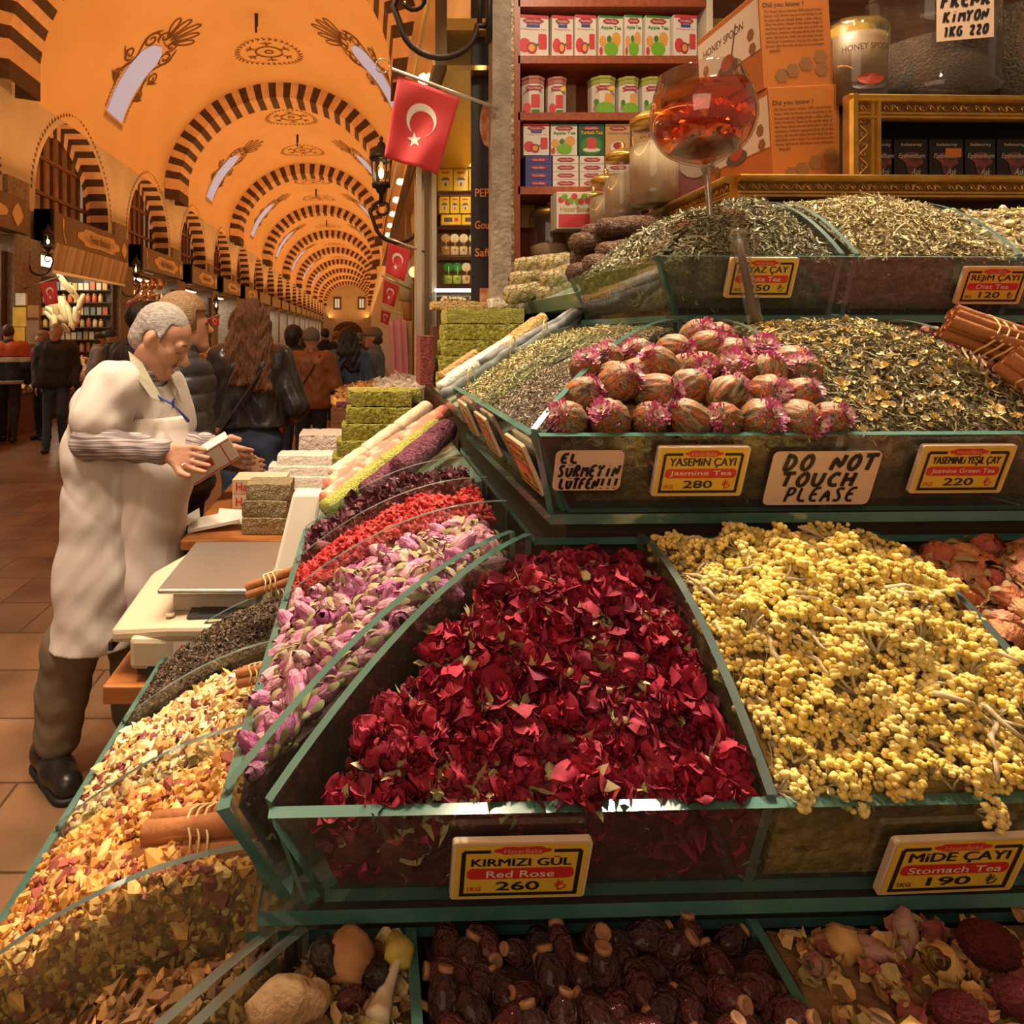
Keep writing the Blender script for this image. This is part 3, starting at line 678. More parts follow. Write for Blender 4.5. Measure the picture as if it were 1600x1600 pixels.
# flags on the right side
def flag_px(pole0, pole1, c4, Y, label, ring=False, Y1=None, pr=.007):
    return flag(P(*pole0, Y), P(*pole1, Y1 or Y), *[P(*c, Y) for c in c4], label, 'red flags on poles', ring, pr)
flag_px((779, 170), (612, 108), [(622, 118), (719, 153), (684, 272), (600, 246)], 2.6, 'large red crescent flag on pole nearest the camera, fixed to stone pier', True)
flag_px((664, 394), (604, 371), [(607, 379), (642, 392), (632, 440), (602, 425)], 4.75, 'red crescent flag second nearest, beside the mosaic lamp', pr=.008)
flag_px((642, 452), (596, 430), [(600, 437), (624, 448), (616, 480), (597, 472)], 6.0, 'red crescent flag on lower pole above the pink scarf mannequin', pr=.009)
flag_px((686, 510), (594, 480), [(596, 484), (611, 489), (606, 508), (594, 503)], 9, 'small far red flag hanging below two others at right', pr=.01)
# flags on the left side
flag_px((38, 451), (93, 432), [(62, 444), (88, 438), (91, 474), (71, 477)], 12.4, 'red crescent flag on the left pier with yellow notices', pr=.015)
flag_px((186, 479), (218, 463), [(197, 472), (215, 466), (217, 489), (203, 491)], 17.5, 'red crescent flag in front of the teapot shop', pr=.02)
flag_px((286, 513), (344, 491), [(327, 498), (341, 494), (343, 508), (332, 509)], 23.2, 'tiny red flag far down the left side', pr=.02)
# lanterns
lantern(P(762, 40, 2.62), 'black iron wall lantern nearest the camera, top cut by the frame', 1.0)
lantern(P(664, 350, 5.2), 'wall lantern hanging above the second flag on the right', 1.15)
lantern(P(42, 416, 12.6), 'lit bracket lantern on the left pier above yellow notices', 1.35, 1)
lantern(P(186, 452, 17.4), 'lit bracket lantern by the teapot shop', 1.5, 1)
lantern(P(318, 500, 23.5), 'small lit lantern far along the left shops', 1.5, 1)
# mosaic hanging lamp
t = thing('mosaic_lamp', 'round glass mosaic lamp hanging beside the second red flag', 'lamp', P(650, 425, 5.6))
g = G(); g.ball((0, 0, 0), (.058, .058, .05), 3); g.obj('glass_globe', mat('mosaic_glass', (.75, .42, .2), .2, col2=(.15, .3, .4), scale=60, emit=(1, .6, .25), estr=1.6), t, smooth=True)
g = G(); g.lathe([(.012, -.09), (.03, -.06), (.035, -.045), (.02, -.04)], (0, 0, 0), 12); g.lathe([(.025, .04), (.03, .05), (.012, .075), (.004, .14), (.004, .64)], (0, 0, 0), 12); g.obj('brass_mount', mat('aged_brass', (.35, .22, .07), .4, metal=.9), t, smooth=True)

# ---- shop furnishings on the left
brownsh = mat('dark_shelf', (.075, .035, .02), .5)
jarmats = [mat('jar_content', rnd=[(.55, .32, .08), (.75, .55, .22), (.30, .10, .04), (.62, .12, .05), (.70, .60, .40), (.28, .26, .08)], rough=.35)]
goldlid = mat('gold_lid', (.78, .50, .12), .28, metal=.9)
def small_jar():
    g = G(); g.lathe([(.055, 0), (.06, .01), (.06, .13), (.045, .15)], (0, 0, 0), 10); g.lathe([(.05, .15), (.05, .175), (.03, .185), (.012, .2), (0, .205)], (0, 0, 0), 10, 1)
    o = g.obj('spice_jar', [jarmats[0], goldlid], smooth=True); return tag(o, 'small filled jar with gold lid on a back shelf of a left shop', 'jar', 'jars on the shelves of left shops')
def pack(name, lab, cat, grp, cols, size=(.11, .06, .16)):
    g = G(); g.bb((-size[0] / 2, -size[1] / 2, 0), (size[0] / 2, size[1] / 2, size[2]))
    return tag(g.obj(name, mat(name + '_card', rnd=cols, rough=.45)), lab, cat, grp)
jar0 = small_jar(); pk0 = pack('tea_carton', 'small coloured carton on a left shop shelf', 'box', 'cartons on the shelves of left shops', [(.6, .06, .05), (.75, .45, .1), (.7, .62, .5), (.1, .2, .25), (.5, .3, .12)])
first = [True, True]
for k in range(-1, 3):
    y0 = 13.1 + SP * k
    zs = [1.15, 1.45, 1.75, 2.05, 2.35, 2.65]
    # shelf along the far side wall faces the camera
    t = thing('wall_shelf', 'dark stacked shelves at the end wall of the %s left shop' % NUMS[k + 1], 'shelf', (-7.2, y0 + 4.0, 0))
    g = G()
    for x in (-1.05, 1.05): g.bb((x - .03, 0, 0), (x + .03, .25, 3.0))
    g.bb((-1.05, .2, .8), (1.05, .25, 3.0)); g.obj('carcass', brownsh, t)
    for z in zs: G().bb((-1.03, -.05, z - .025), (1.03, .2, z)).obj('shelf_board', brownsh, t)
    for zi, z in enumerate(zs):
        x = -8.1
        while x < -6.3:
            kind = (zi + k) % 2
            if kind: o = pk0 if first[1] else dup(pk0); first[1] = False; st = .135
            else: o = jar0 if first[0] else dup(jar0); first[0] = False; st = .14
            o.location = (x, y0 + 4.08, z); o.scale = (1, 1, 1.05 + .2 * rng.random()); x += st + rng.random() * .02
    # counter with heaps
    t = thing('display_counter', 'wooden display counter with heaped goods before the %s left shop' % NUMS[k + 1], 'counter', (-5.75, y0 + 2.2, 0))
    g = G(); g.bb((-.35, -1.95, 0), (.35, 1.95, .62)); g.obj('cabinet', woodm, t)
    g = G(); g.add([(-.38, -2, .95), (.38, -2, .66), (.38, 2, .66), (-.38, 2, .95), (-.38, -2, .62), (.38, -2, .62), (.38, 2, .62), (-.38, 2, .62)], [(0, 1, 2, 3), (0, 4, 5, 1), (1, 5, 6, 2), (2, 6, 7, 3), (3, 7, 4, 0)]); g.obj('sloping_tray', brownsh, t)
    cs = [[(.75, .35, .35), (.8, .7, .65)], [(.8, .72, .62), (.7, .55, .4)], [(.55, .12, .08), (.8, .6, .2)], [(.75, .5, .15), (.35, .2, .08)], [(.62, .2, .25), (.85, .8, .75)]]
    for j in range(5):
        n = 260; u = nr.uniform(-.37, .37, n); v = nr.uniform(-.36, .36, n)
        pos = np.stack([-5.75 + u, y0 + 2.2 - 1.58 + .79 * j + v, .80 - u * .38 + .12 * (1 - (v / .37) ** 2)], 1)
        o = scatter('sweets_heap', t_chip_lo(.7, 3), pos, np.tile([.3, 0, 1.], (n, 1)), .036, cs[(j + k) % 5], mat('scatter_mat', attr=True, rough=.7), .6)
        tag(o, 'heap of %s sweets, %s tray along the %s left shop counter' % (['pink', 'cream', 'red', 'amber', 'rosy'][(j + k) % 5], NUMS[j], NUMS[k + 1]), 'sweets', 'heaps on the left counters', 'stuff')
# first full shop: striped valance, hanging luffas
t = thing('awning_valance', 'cream pleated valance under the fascia with plaque', 'awning', (-5.9, 13.2, 3.3))
g = G(); g.grid(lambda u, v: (.12 * (1 - v) + .02 * math.sin(u * 120), u * 4.0, -.52 * v), 120, 3); g.obj('pleated_cloth', creamf, t, smooth=True, fix=False)
g = G(); g.bb((-.02, 0, -.56), (.05, 4.0, -.51)); g.obj('bottom_rail', alum, t)
luf = None
for j in range(26):
    px, py = rng.choice([(rng.uniform(100, 128), rng.uniform(440, 500)), (rng.uniform(84, 100), rng.uniform(480, 510))]); p = P(px, py, rng.uniform(15.6, 16.4))
    if luf is None:
        g = G(); g.tube([(0, 0, .24), (.01, 0, .15), (.0, 0, 0), (.02, 0, -.15), (.03, 0, -.24)], [.03, .06, .075, .065, .025], 8); luf = tag(g.obj('luffa_sponge', mat('luffa', rnd=[(.80, .66, .38), (.72, .55, .28), (.85, .74, .5)], rough=.9), smooth=True), 'pale dried luffa gourd hanging in the shop with the valance', 'luffa', 'luffas hanging in a bunch'); o = luf
    else: o = dup(luf)
    o.location = p; o.rotation_euler = (rng.uniform(-.6, .6), rng.uniform(-.9, .3), 0); o.scale = (1, 1, rng.uniform(.8, 1.3))
# teapots hanging in the next shop
tp = None
for j in range(9):
    p = P(200 + (j % 5) * 12, 446 + (j // 5) * 16, 19.5)
    if tp is None:
        g = G(); g.lathe([(.04, -.13), (.1, -.09), (.13, 0), (.1, .09), (.05, .12), (.06, .14), (.02, .18), (0, .2)], (0, 0, 0), 12); g.tube([(.1, 0, -.02), (.19, 0, .02), (.22, 0, .1)], [.03, .02, .015], 6); tp = tag(g.obj('copper_teapot', mat('copper', (.75, .45, .25), .3, metal=.9), smooth=True), 'copper teapot hanging in the second lit shop at left', 'teapot', 'teapots hanging in a row'); o = tp
    else: o = dup(tp)
    o.location = p
# yellow notices on the pier
for j, (x0, y0_, x1, y1_, c, nm, lb) in enumerate([(19, 480, 40, 510, (.78, .50, .06), 'notice', 'yellow paper notice high on left stone pier'), (42, 477, 60, 496, (.42, .22, .06), 'notice', 'brown notice beside the yellow one on left pier'), (20, 511, 38, 538, (.72, .44, .05), 'notice', 'orange notice with white slips low on left pier'), (23, 458, 39, 477, (.8, .74, .62), 'notice', 'white paper card above the yellow notice'), (40, 500, 60, 537, (.32, .18, .09), 'notice', 'brown board notice low on left pier')]):
    g = G(); a, b = P(x0, y1_, 11.95), P(x1, y0_, 11.95); g.bb((a.x, 11.97, a.z), (b.x, 12.04, b.z)); o = tag(g.obj('notice', mat('notice_%d' % j, c, .6, col2=tuple(q * .7 for q in c), scale=4)), lb, 'notice')

# ---------------------------------------------------------------- right side
g = G(); g.bb((.475, 2.62, 0), (.545, 2.70, 3.74)); o = g.obj('wall_right_pier', mat('pale_pier_stone', (.40, .33, .26), .85, col2=(.26, .21, .16), scale=18, bump=.4, bscale=60)); struct(o)
def dark_metal(): return mat('dark_metal', (.10, .075, .05), .22, metal=.7)
t = thing('shop_canopy', 'dark bronze canopy beam with gold trim above right shops', 'canopy', (.3, 3.0, 2.75))
g = G(); g.bb((0, 0, 0), (.05, 9, .75)); g.obj('front_board', mat('bronze_mirror', (.30, .21, .12), .18, metal=.8), t)
g = G(); g.bb((-.012, 0, .0), (0, 9, .05)); g.bb((-.012, 0, .42), (0, 9, .45)); g.bb((.05, 0, -.02), (.40, 9, .0)); g.obj('gold_trim', mat('gold_trim', (.78, .52, .18), .3, metal=.9), t)
for j in range(7):
    lo = thing('downlight', 'round lit downlight in yellow ceiling of the right shop', 'ceiling light', (.60 + .05 * (j % 2), 3.55 + .24 * j, 2.89), group='downlights in the yellow shop ceiling')
    g = G(); g.lathe([(0, 0), (.05, 0)], seg=14); g.obj('lit_lens', mat('downlight_glow', (1, 1, 1), .4, emit=(1, .88, .6), estr=18), lo)
    g = G(); g.lathe([(.05, -.003), (.062, -.006), (.064, .004), (.05, .006)], seg=14); g.obj('trim_ring', alum, lo)
for j in range(8):
    o = tag(G().ball((0, 0, 0), .028, 1).obj('canopy_bulb', bulbm, smooth=True), 'small bright bulb under the bronze canopy at right', 'bulb', 'bulbs along the bronze canopy'); o.location = (.275, 3.3 + .75 * j, 2.80 + .0 * j)
yel = mat('yellow_ceiling', (.72, .52, .12), .6, col2=(.55, .36, .06), scale=3)
g = G(); g.bb((.35, 3.0, 2.9), (1.6, 5.15, 2.95)); struct(g.obj('ceiling_right_shop', yel))
g = G(); g.bb((.36, 5.05, 0), (1.5, 5.12, 2.95)); struct(g.obj('wall_right_shop', mat('cream_wall', (.74, .58, .32), .7)))
g = G(); g.bb((.86, 3.0, 0), (.9, 5.1, 2.95)); struct(g.obj('wall_right_shop_side', mat('cream_wall', (.74, .58, .32), .7)))
# shelf of yellow coffee packs
sh0 = thing('coffee_shelf', 'brown shelf unit of yellow packs behind the flag', 'shelf', P(720, 300, 4.9))
def zz(y, Y): return H - (y - PY) * Y / F
def xx(x, Y): return (x - PX) * Y / F
Yk = 4.85; O_ = sh0.location
g = G(); g.bb((xx(679, Yk) - O_.x, -.02, zz(540, Yk) - O_.z), (xx(685, Yk) - O_.x, .2, zz(255, Yk) - O_.z)); g.bb((xx(757, Yk) - O_.x, -.02, zz(540, Yk) - O_.z), (xx(762, Yk) - O_.x, .2, zz(255, Yk) - O_.z)); g.bb((xx(679, Yk) - O_.x, .16, zz(455, Yk) - O_.z), (xx(762, Yk) - O_.x, .2, zz(255, Yk) - O_.z)); g.obj('carcass', woodm, sh0)
g = G(); g.bb((xx(678, Yk) - O_.x, -.05, zz(260, Yk) - O_.z), (xx(764, Yk) - O_.x, .2, zz(252, Yk) - O_.z)); g.obj('gold_pelmet', goldlid, sh0)
for y in (301, 353, 401, 446): G().bb((xx(684, Yk) - O_.x, -.04, zz(y + 5, Yk) - O_.z), (xx(758, Yk) - O_.x, .16, zz(y, Yk) - O_.z)).obj('shelf_board', woodm, sh0)
yellow = mat('yellow_pack', (.86, .56, .02), .4); pdark = mat('pack_dark', (.10, .05, .06), .5); pwhite = mat('pack_white', (.8, .72, .6), .5); pred = mat('pack_red', (.6, .05, .04), .5)
def coffee(x0, x1, y0, y1, lab, big=True):
    Y = 4.83; c = P((x0 + x1) / 2, y1, Y); wd, ht = (x1 - x0) * Y / F, (y1 - y0) * Y / F
    t = thing('coffee_pack', lab, 'pack', c, group='yellow coffee packs on the shelf')
    g = G(); g.bb((-wd / 2, -.02, 0), (wd / 2, .06, ht)); g.obj('packet', yellow, t, bevel=.004)
    fr = Frame((0, -.0205, ht / 2), (1, 0, 0), (0, 0, 1)); g = G()
    if big: put_rect(g, fr, 0, ht * .33, wd * .5, ht * .08, .001, 2); put_poly(g, fr, [(wd * .28 * math.cos(a), -ht * .02 + ht * .14 * math.sin(a)) for a in [PI * q / 8 for q in range(9)]], .001, 0); put_rect(g, fr, 0, -ht * .15, wd * .4, ht * .24, .001, 1); put_rect(g, fr, 0, -ht * .2, wd * .13, ht * .16, .002, 0)
    else: put_rect(g, fr, -wd * .15, 0, wd * .4, ht * .4, .001, 0); put_rect(g, fr, wd * .25, 0, wd * .18, ht * .35, .001, 2)
    g.obj('printed_picture', [pdark, pwhite, pred], t, fix=False)
for r, (y0, y1, xs) in enumerate([(265, 299, [(684, 707), (708, 731), (732, 755)]), (308, 334, [(686, 702), (703, 717), (718, 735), (736, 756)]), (336, 352, [(689, 720), (721, 755)])]):
    for j, (a, b) in enumerate(xs): coffee(a, b, y0, y1, 'yellow coffee pack, %s from the left on the %s shelf of packs' % (NUMS[j] if j else 'first', ['top', 'middle', 'lower'][r]), r < 2)
# honey jars with spoons on the two shelves below
spm = {}
for r, (yb, items) in enumerate([(399, [(696, 0), (710, 1), (724, 1), (739, 1), (753, 0)]), (444, [(700, 2), (714, 2), (728, 1), (742, 1), (754, 1)])]):
    for j, (x, kd) in enumerate(items):
        t = thing('honey_jar', '%s lidded honey jar with spoon, %s from the left on the %s shelf' % (['brown', 'white', 'green'][kd], NUMS[j] if j else 'first', ['upper', 'lower'][r]), 'jar', P(x, yb, 4.84), group='honey jars with spoons')
        g = G(); g.lathe([(.028, 0), (.03, .004), (.03, .055), (.026, .06)], seg=10); g.obj('glass', mat('honey_' + str(kd), [(.5, .25, .1), (.72, .55, .35), (.45, .6, .12)][kd], .3), t, smooth=True)
        g = G(); g.lathe([(.0, 0), (.03, 0), (.031, .006), (0, .007)], (0, -.01, .115), 14, rot=Euler((PI / 2, 0, 0)).to_matrix()); g.obj('round_lid', mat('lid_' + str(kd), [(.6, .35, .18), (.8, .7, .52), (.03, .28, .06)][kd], .35), t)
        g = G(); g.tube([(0, -.035, .12), (0, -.035, .055)], .004, 5); g.ball((0, -.035, .045), (.011, .005, .018), 1); g.obj('honey_spoon', mat('spoon_' + str(kd), [(.75, .45, .1), (.8, .5, .15), (.5, .7, .1)][kd], .4), t, smooth=True)
# lit glass counter with pasta bins under the shelf
t = thing('glass_counter', 'lit glass counter with two food bins below the jar shelves', 'counter', P(722, 510, 4.4))
g = G(); g.bb((-.17, 0, .01), (.16, .3, .22)); g.obj('glass_front', clear('counter_glass', (.95, .97, .95), .2), t)
g = G(); g.bb((-.17, -.01, .215), (.16, .01, .235)); g.obj('light_strip', mat('strip_glow', (1, 1, 1), .4, emit=(1, .92, .75), estr=6), t)
g = G(); g.bb((-.18, 0, -1.5), (.17, .35, .0)); g.obj('cabinet', woodm, t)
for nm, x0, x1, cc, lb in (('pasta_pile', 690, 725, [(.78, .62, .34), (.7, .5, .25)], 'pale dried fruit curls heaped in the lit counter'), ('nut_pile', 730, 757, [(.25, .14, .08), (.36, .22, .14)], 'dark small nuts heaped in the lit counter')):
    n = 150; xs_ = nr.uniform(x0, x1, n); ys_ = nr.uniform(466, 489, n); pos = np.array([P(a, b, 4.42 + .002 * (489 - b))[:] for a, b in zip(xs_, ys_)]); o = scatter(nm, t_petal(3) if nm[0] == 'p' else t_chip_lo(.8, 3), pos, np.tile([0, -.5, 1.], (n, 1)), .018 if nm[0] == 'p' else .008, cc, mat('scatter_mat', attr=True), 1); tag(o, lb, 'dried food', kind='stuff')
# door frame, banner, pillar
t = thing('door_frame', 'brushed metal shop door frame left of the yellow packs', 'door frame', (.42, 4.75, 0))
for x in (-.055, .0, .045): G().bb((x - .016, -.03, 0), (x + .016, .03, 2.85)).obj('upright', alum if x else mat('dark_upright', (.12, .08, .05), .4), t)
t = thing('advertising_banner', 'tall black banner with orange lettering beside stone pier', 'banner', (.515, 3.05, 1.2))
g = G(); g.bb((-.05, .02, -.2), (.11, .04, 3.0)); g.obj('banner_cloth', mat('banner_black', (.018, .015, .018), .5), t)
fr = Frame((.02, .018, .0), (1, 0, .0), (0, 0, 1)); fr.n = Vector((0, -1, 0)); g = G()
for s_, a_, b_ in (('PEPPER', .01, 1.02), ('Gourmet', .01, .88), ('Saffron', .01, .76)):
    g = G(); put_text(g, fr, s_, a_, b_, .13, .036, .002, .015); g.obj('banner_lettering', mat('orange_print', (.75, .25, .06), .5), t, fix=False)
g = G(); put_poly(g, fr, [(.0 + .035 * math.cos(a), 1.32 + .10 * math.sin(a)) for a in [q * PI / 8 for q in range(16)]], .002); g.obj('banner_picture', mat('banner_photo', (.45, .13, .05), .5, col2=(.7, .4, .2), scale=30), t, fix=False); g = G(); put_rect(g, fr, .0, .56, .07, .09, .002); g.obj('banner_picture', mat('banner_photo', (.45, .13, .05), .5, col2=(.7, .4, .2), scale=30), t, fix=False)
g = G(); g.bb((xx(645, 6), 5.98, 0), (xx(668, 6), 6.12, zz(443, 6))); tag(g.obj('wooden_post', mat('post_wood', (.16, .06, .03), .5)), 'dark brown square wooden post under the mosaic lamp', 'post')
g = G(); g.bb((xx(668, 5.3), 5.3, 0), (xx(676, 5.3), 5.5, 2.8)); struct(g.obj('trim_120', blk))
# goods hanging further back on the right
for j, (x, y, hh, c) in enumerate([(655, 330, .5, (.55, .35, .1)), (640, 500, .35, (.6, .3, .08)), (634, 470, .4, (.7, .55, .3)), (656, 390, .45, (.65, .42, .1))]):
    g = G(); p = P(x, y, 7.0 - .3 * j); g.tube([(0, 0, hh), (.01, .02, hh * .6), (0, 0, 0)], [.03, .09, .06], 8); g.tube([(0, 0, hh), (0, 0, 2.735 - p.z)], .004, 5); tag(g.obj('hanging_cloth', mat('hung_%d' % j, c, .8), smooth=True, loc=p), ['ochre cloth hanging behind the second lantern', 'orange bundle hanging above the mannequin', 'cream bundle hanging beside the lower flag', 'yellow cloth hanging by the mosaic lamp'][j], 'cloth')
t = thing('mannequin', 'headless tailor mannequin wearing a pink scarf on right table', 'mannequin', P(633, 590, 7.6))
g = G(); g.lathe([(.1, .0), (.12, .05), (.13, .16), (.10, .28), (.12, .40), (.14, .48), (.11, .55), (.05, .58), (.04, .63), (0, .64)], (0, 0, 0), 14, sy=.75); g.cyl((0, 0, -.25), (0, 0, 0), .02); g.obj('torso', mat('mannequin_tan', (.62, .40, .20), .6), t, smooth=True)
g = G(); g.grid(lambda u, v: (-.17 + .17 * u + .03 * v, -.12 - .03 * math.sin(u * 14) - .03 * math.sin(PI * v), .60 - .62 * v + .03 * u), 12, 10); o = g.obj('scarf', mat('pink_scarf', (.80, .36, .40), .8), t, smooth=True, fix=False); o.modifiers.new('thickness', 'SOLIDIFY').thickness = .004
t = thing('goods_table', 'brown table with pink folded cloths beneath the mannequin', 'table', (xx(615, 7.5), 7.6, 0))
g = G(); g.bb((-.25, -.3, 0), (.4, .4, zz(600, 7.5) - .0)); g.obj('table_body', mat('table_wood', (.30, .13, .05), .5), t)
g = G(); g.bb((-.15, -.32, zz(600, 7.5)), (.2, .1, zz(592, 7.5))); tag(g.obj('folded_scarf', mat('pink_scarf', (.80, .36, .40), .8), bevel=.01, loc=(xx(615, 7.5), 7.6, 0)), 'pile of folded pink scarves on the brown table', 'scarf')
# ---------------------------------------------------------------- the stall: four glass tiers stepping up from the aisle
pane = clear('glass_pane', (.90, .955, .93), .25, .02, haze=(.45, .42, .34), hazef=.045)
edge = mat('glass_edge', (.03, .105, .09), .12, spec=.9, col2=(.085, .20, .175), scale=5)
edge2 = mat('glass_edge_grey', (.07, .105, .10), .10, spec=1.0, col2=(.12, .17, .16), scale=6)
TI = {1: (.86, -.47, .30), 2: (1.16, -.14, .655), 3: (1.47, .225, .945), 4: (1.76, .57, 1.36)}
YEND = {1: 1.66, 2: 1.62, 3: 1.80, 4: 1.95}
body = mat('stall_dark', (.055, .035, .022), .6)
t = thing('stall_base', 'stepped dark base of the spice stall beneath the glass tiers', 'stall', (.8, 1.0, 0))
for k, (zt, xl, yf) in TI.items():
    g = G(); x0, y0 = xl + .07, yf + .08; zb = zt - .122
    g.add([Vector(sh(a, b, c)) - t.location for c in (zb - .25 if k > 1 else 0, zb) for a, b in ((x0, y0), (2.3, y0), (2.3, {1: 1.66, 2: 2.5, 3: 2.5, 4: 3.05}[k]), (x0, {1: 1.66, 2: 2.5, 3: 2.5, 4: 3.05}[k]))], [(3, 2, 1, 0), (4, 5, 6, 7), (0, 1, 5, 4), (1, 2, 6, 5), (2, 3, 7, 6), (3, 0, 4, 7)])
    g.obj('step', body, t)
def shv(p): return Vector(sh(*p))
def tier(k, label, ins=.05, divs=(), xr=2.3):
    zt, xl, yf = TI[k]; zb = zt - .115; t = thing('glass_display_tier', label, 'display tray', sh(xl + .3, yf + .3, zb)); O = t.location
    def prism(name, pts, vec, side=1, th=None):
        g = G(); g.prism([shv(p) - O for p in pts], vec, 0, side); return g.obj(name, [pane, edge, edge2], t)
    prism('front_pane', [(xl + ins, yf, zt), (xr, yf, zt), (xr, yf + .045, zb), (xl + ins + .05, yf + .045, zb)], (0, .012, .003))
    prism('side_pane', [(xl, yf + .012, zt), (xl, YEND[k], zt), (xl + .05, YEND[k], zb), (xl + .055, yf + .05, zb)], (.012, 0, .003))
    g = G(); a = [(xl + .035, yf + .035), (xr, yf + .035), (xr, yf + .45), (xl + .45, yf + .45), (xl + .45, YEND[k]), (xl + .035, YEND[k])]
    g.prism([shv((*p, zb - .014)) - O for p in a], (0, 0, .014), 0, 1); g.obj('base_plate', [pane, edge], t)
    # wider glass ledge below the plate
    g = G(); a = [(xl + .02, yf + .06), (xr, yf + .06), (xr, yf + .10), (xl + .10, yf + .10), (xl + .10, YEND[k]), (xl + .02, YEND[k])]
    g.prism([shv((*p, zb - .05)) - O for p in a], (0, 0, .010), 0, 1); g.obj('lower_ledge', [pane, edge], t)
    for (ox, oy, ix, iy, sd) in divs:
        o_, i_ = Vector((ox, oy)), Vector((ix, iy)); pts = []
        for q in range(17):
            r = q / 16; p = o_.lerp(i_, r); pts.append((p.x, p.y, zt + arc(r) + .008))
        d = (i_ - o_).normalized(); ob = o_ + d * .045
        pts += [(ix, iy, zb), (ob.x, ob.y, zb)]
        n = Vector((-d.y, d.x, 0)) * .010
        prism('divider', pts, n, sd)
    return t
tier(1, 'lowest glass tray tier holding fruit tea chips and rosehips', .06, [(-.465, .805, -.08, .805, 2), (-.465, 1.07, -.08, 1.07, 2), (-.465, 1.36, -.08, 1.36, 2), (-.465, 1.65, -.08, 1.65, 2),
     (-.46, .325, -.085, .69, 2), (-.43, .325, -.055, .69, 2), (.05, .31, .05, .69, 1), (.39, .31, .39, .69, 1), (.73, .31, .73, .69, 1)])
tier(2, 'second glass tray tier with red rose and yellow flower bins', .05, [(-.132, .685, .215, 1.0, 1), (-.088, .665, .235, .985, 1), (.395, .662, .395, .985, 2), (.727, .662, .727, .985, 2), (1.06, .662, 1.06, .985, 2),
     (-.135, 1.18, .24, 1.18, 2), (-.135, 1.375, .24, 1.375, 2), (-.135, 1.60, .24, 1.60, 2)])
tier(3, 'third glass tray tier with blooming tea and jasmine tea bins', .012, [(.235, .955, .60, 1.31, 1), (.668, .955, .668, 1.31, 2), (.995, .955, .995, 1.31, 2), (.228, 1.375, .61, 1.375, 2), (.228, 1.75, .61, 1.75, 2)])
tier(4, 'topmost glass tray tier with white tea and diet tea bins', .012, [(.955, 1.372, .955, 1.70, 2), (.985, 1.372, .985, 1.70, 2), (1.32, 1.372, 1.32, 1.70, 2)])
for kk, (a, b, c) in enumerate([((.58, 1.4, 1.745), (.60, 1.4, 1.655), .37)]): pass

SC = mat('scatter_mat', attr=True, rough=.72)
SCG = mat('scatter_gloss', attr=True, rough=.45)
def bed(bn, name, col, col2, label, scale=60, depth=.1, drop=.004, bump=.6):
    g = bn.bed(name, None, depth=depth, drop=drop)
    o = g.obj(name, mat(name + '_mat', col, .8, col2=col2, scale=scale, bump=bump, bscale=scale), smooth=False, fix=False)
    return tag(o, label, 'dried tea', kind='stuff')
def heap(bn, name, label, cols, tm, n, size, tilt=.5, bedc=None, sides=(), matl=None, drop=.004, depth=.1, jz=.006, sn=None, lo=0, cat='dried tea'):
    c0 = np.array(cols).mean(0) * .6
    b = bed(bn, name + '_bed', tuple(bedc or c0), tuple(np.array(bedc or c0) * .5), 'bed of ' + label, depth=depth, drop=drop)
    p, q = bn.pts(n, lo, 1, jz)
    for e in sides:
        ps, qs = bn.side_pts(sn or n // 2, e, depth - .004); p = np.concatenate([p, ps]); q = np.concatenate([q, qs])
    o = scatter(name, tm, p, q, size, cols, matl or SC, tilt)
    tag(o, label, cat, kind='stuff'); b.parent = o; del b['category']; del b['label']; del b['kind']
    return o
V2 = lambda x, y: (x, y, 0)
def B4(a, b, c, d, zt, **kw): return Bin(V2(*a), V2(*b), V2(*c), V2(*d), zt, **kw)
LEAF = t_leaf(8); LEAFT = t_leaf(8, 1, .16, .7)
z1, z2, z3, z4 = .86, 1.16, 1.47, 1.76
# tier 1, along the aisle
b_ap2 = B4((-.455, .82), (-.455, 1.06), (-.09, .82), (-.09, 1.06), z1, off=-.028, mound=.02, bump=.012)
heap(b_ap2, 'apple_tea_chips', 'amber dried apple tea chips in the nearest aisle bin', [(.62, .30, .06), (.70, .38, .10), (.48, .20, .04), (.78, .50, .18), (.30, .07, .05), (.55, .27, .07)], t_chip(.5, 9), 3600, .0074, .9, sides=('u0',), sn=2600, jz=.008)
b_ap1 = B4((-.455, 1.08), (-.455, 1.35), (-.09, 1.08), (-.09, 1.35), z1, off=-.03, mound=.018, bump=.012)
heap(b_ap1, 'citrus_tea_chips', 'pale citrus and apple chips in the second aisle bin', [(.80, .62, .34), (.74, .52, .20), (.84, .70, .45), (.62, .36, .12), (.22, .05, .06), (.78, .58, .28)], t_chip(.36, 9), 2500, .0084, .9, sides=('u0',), sn=500, jz=.008)
b_blk = B4((-.455, 1.37), (-.455, 1.64), (-.09, 1.37), (-.09, 1.64), z1, off=-.01, mound=.03)
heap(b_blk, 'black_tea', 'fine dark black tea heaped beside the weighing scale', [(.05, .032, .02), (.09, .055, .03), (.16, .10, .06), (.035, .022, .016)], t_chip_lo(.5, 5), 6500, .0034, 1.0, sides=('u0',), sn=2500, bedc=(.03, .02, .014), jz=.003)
b_wdg = B4((-.40, .42), (-.455, .795), (-.10, .72), (-.09, .795), z1, off=-.10, mound=.0, bump=.012)
heap(b_wdg, 'corner_tea_chips', 'shaded brown chips in the corner bin under the green glass', [(.30, .16, .05), (.42, .22, .07), (.22, .10, .04)], t_chip(.5, 6), 900, .0085, .9, jz=.01)
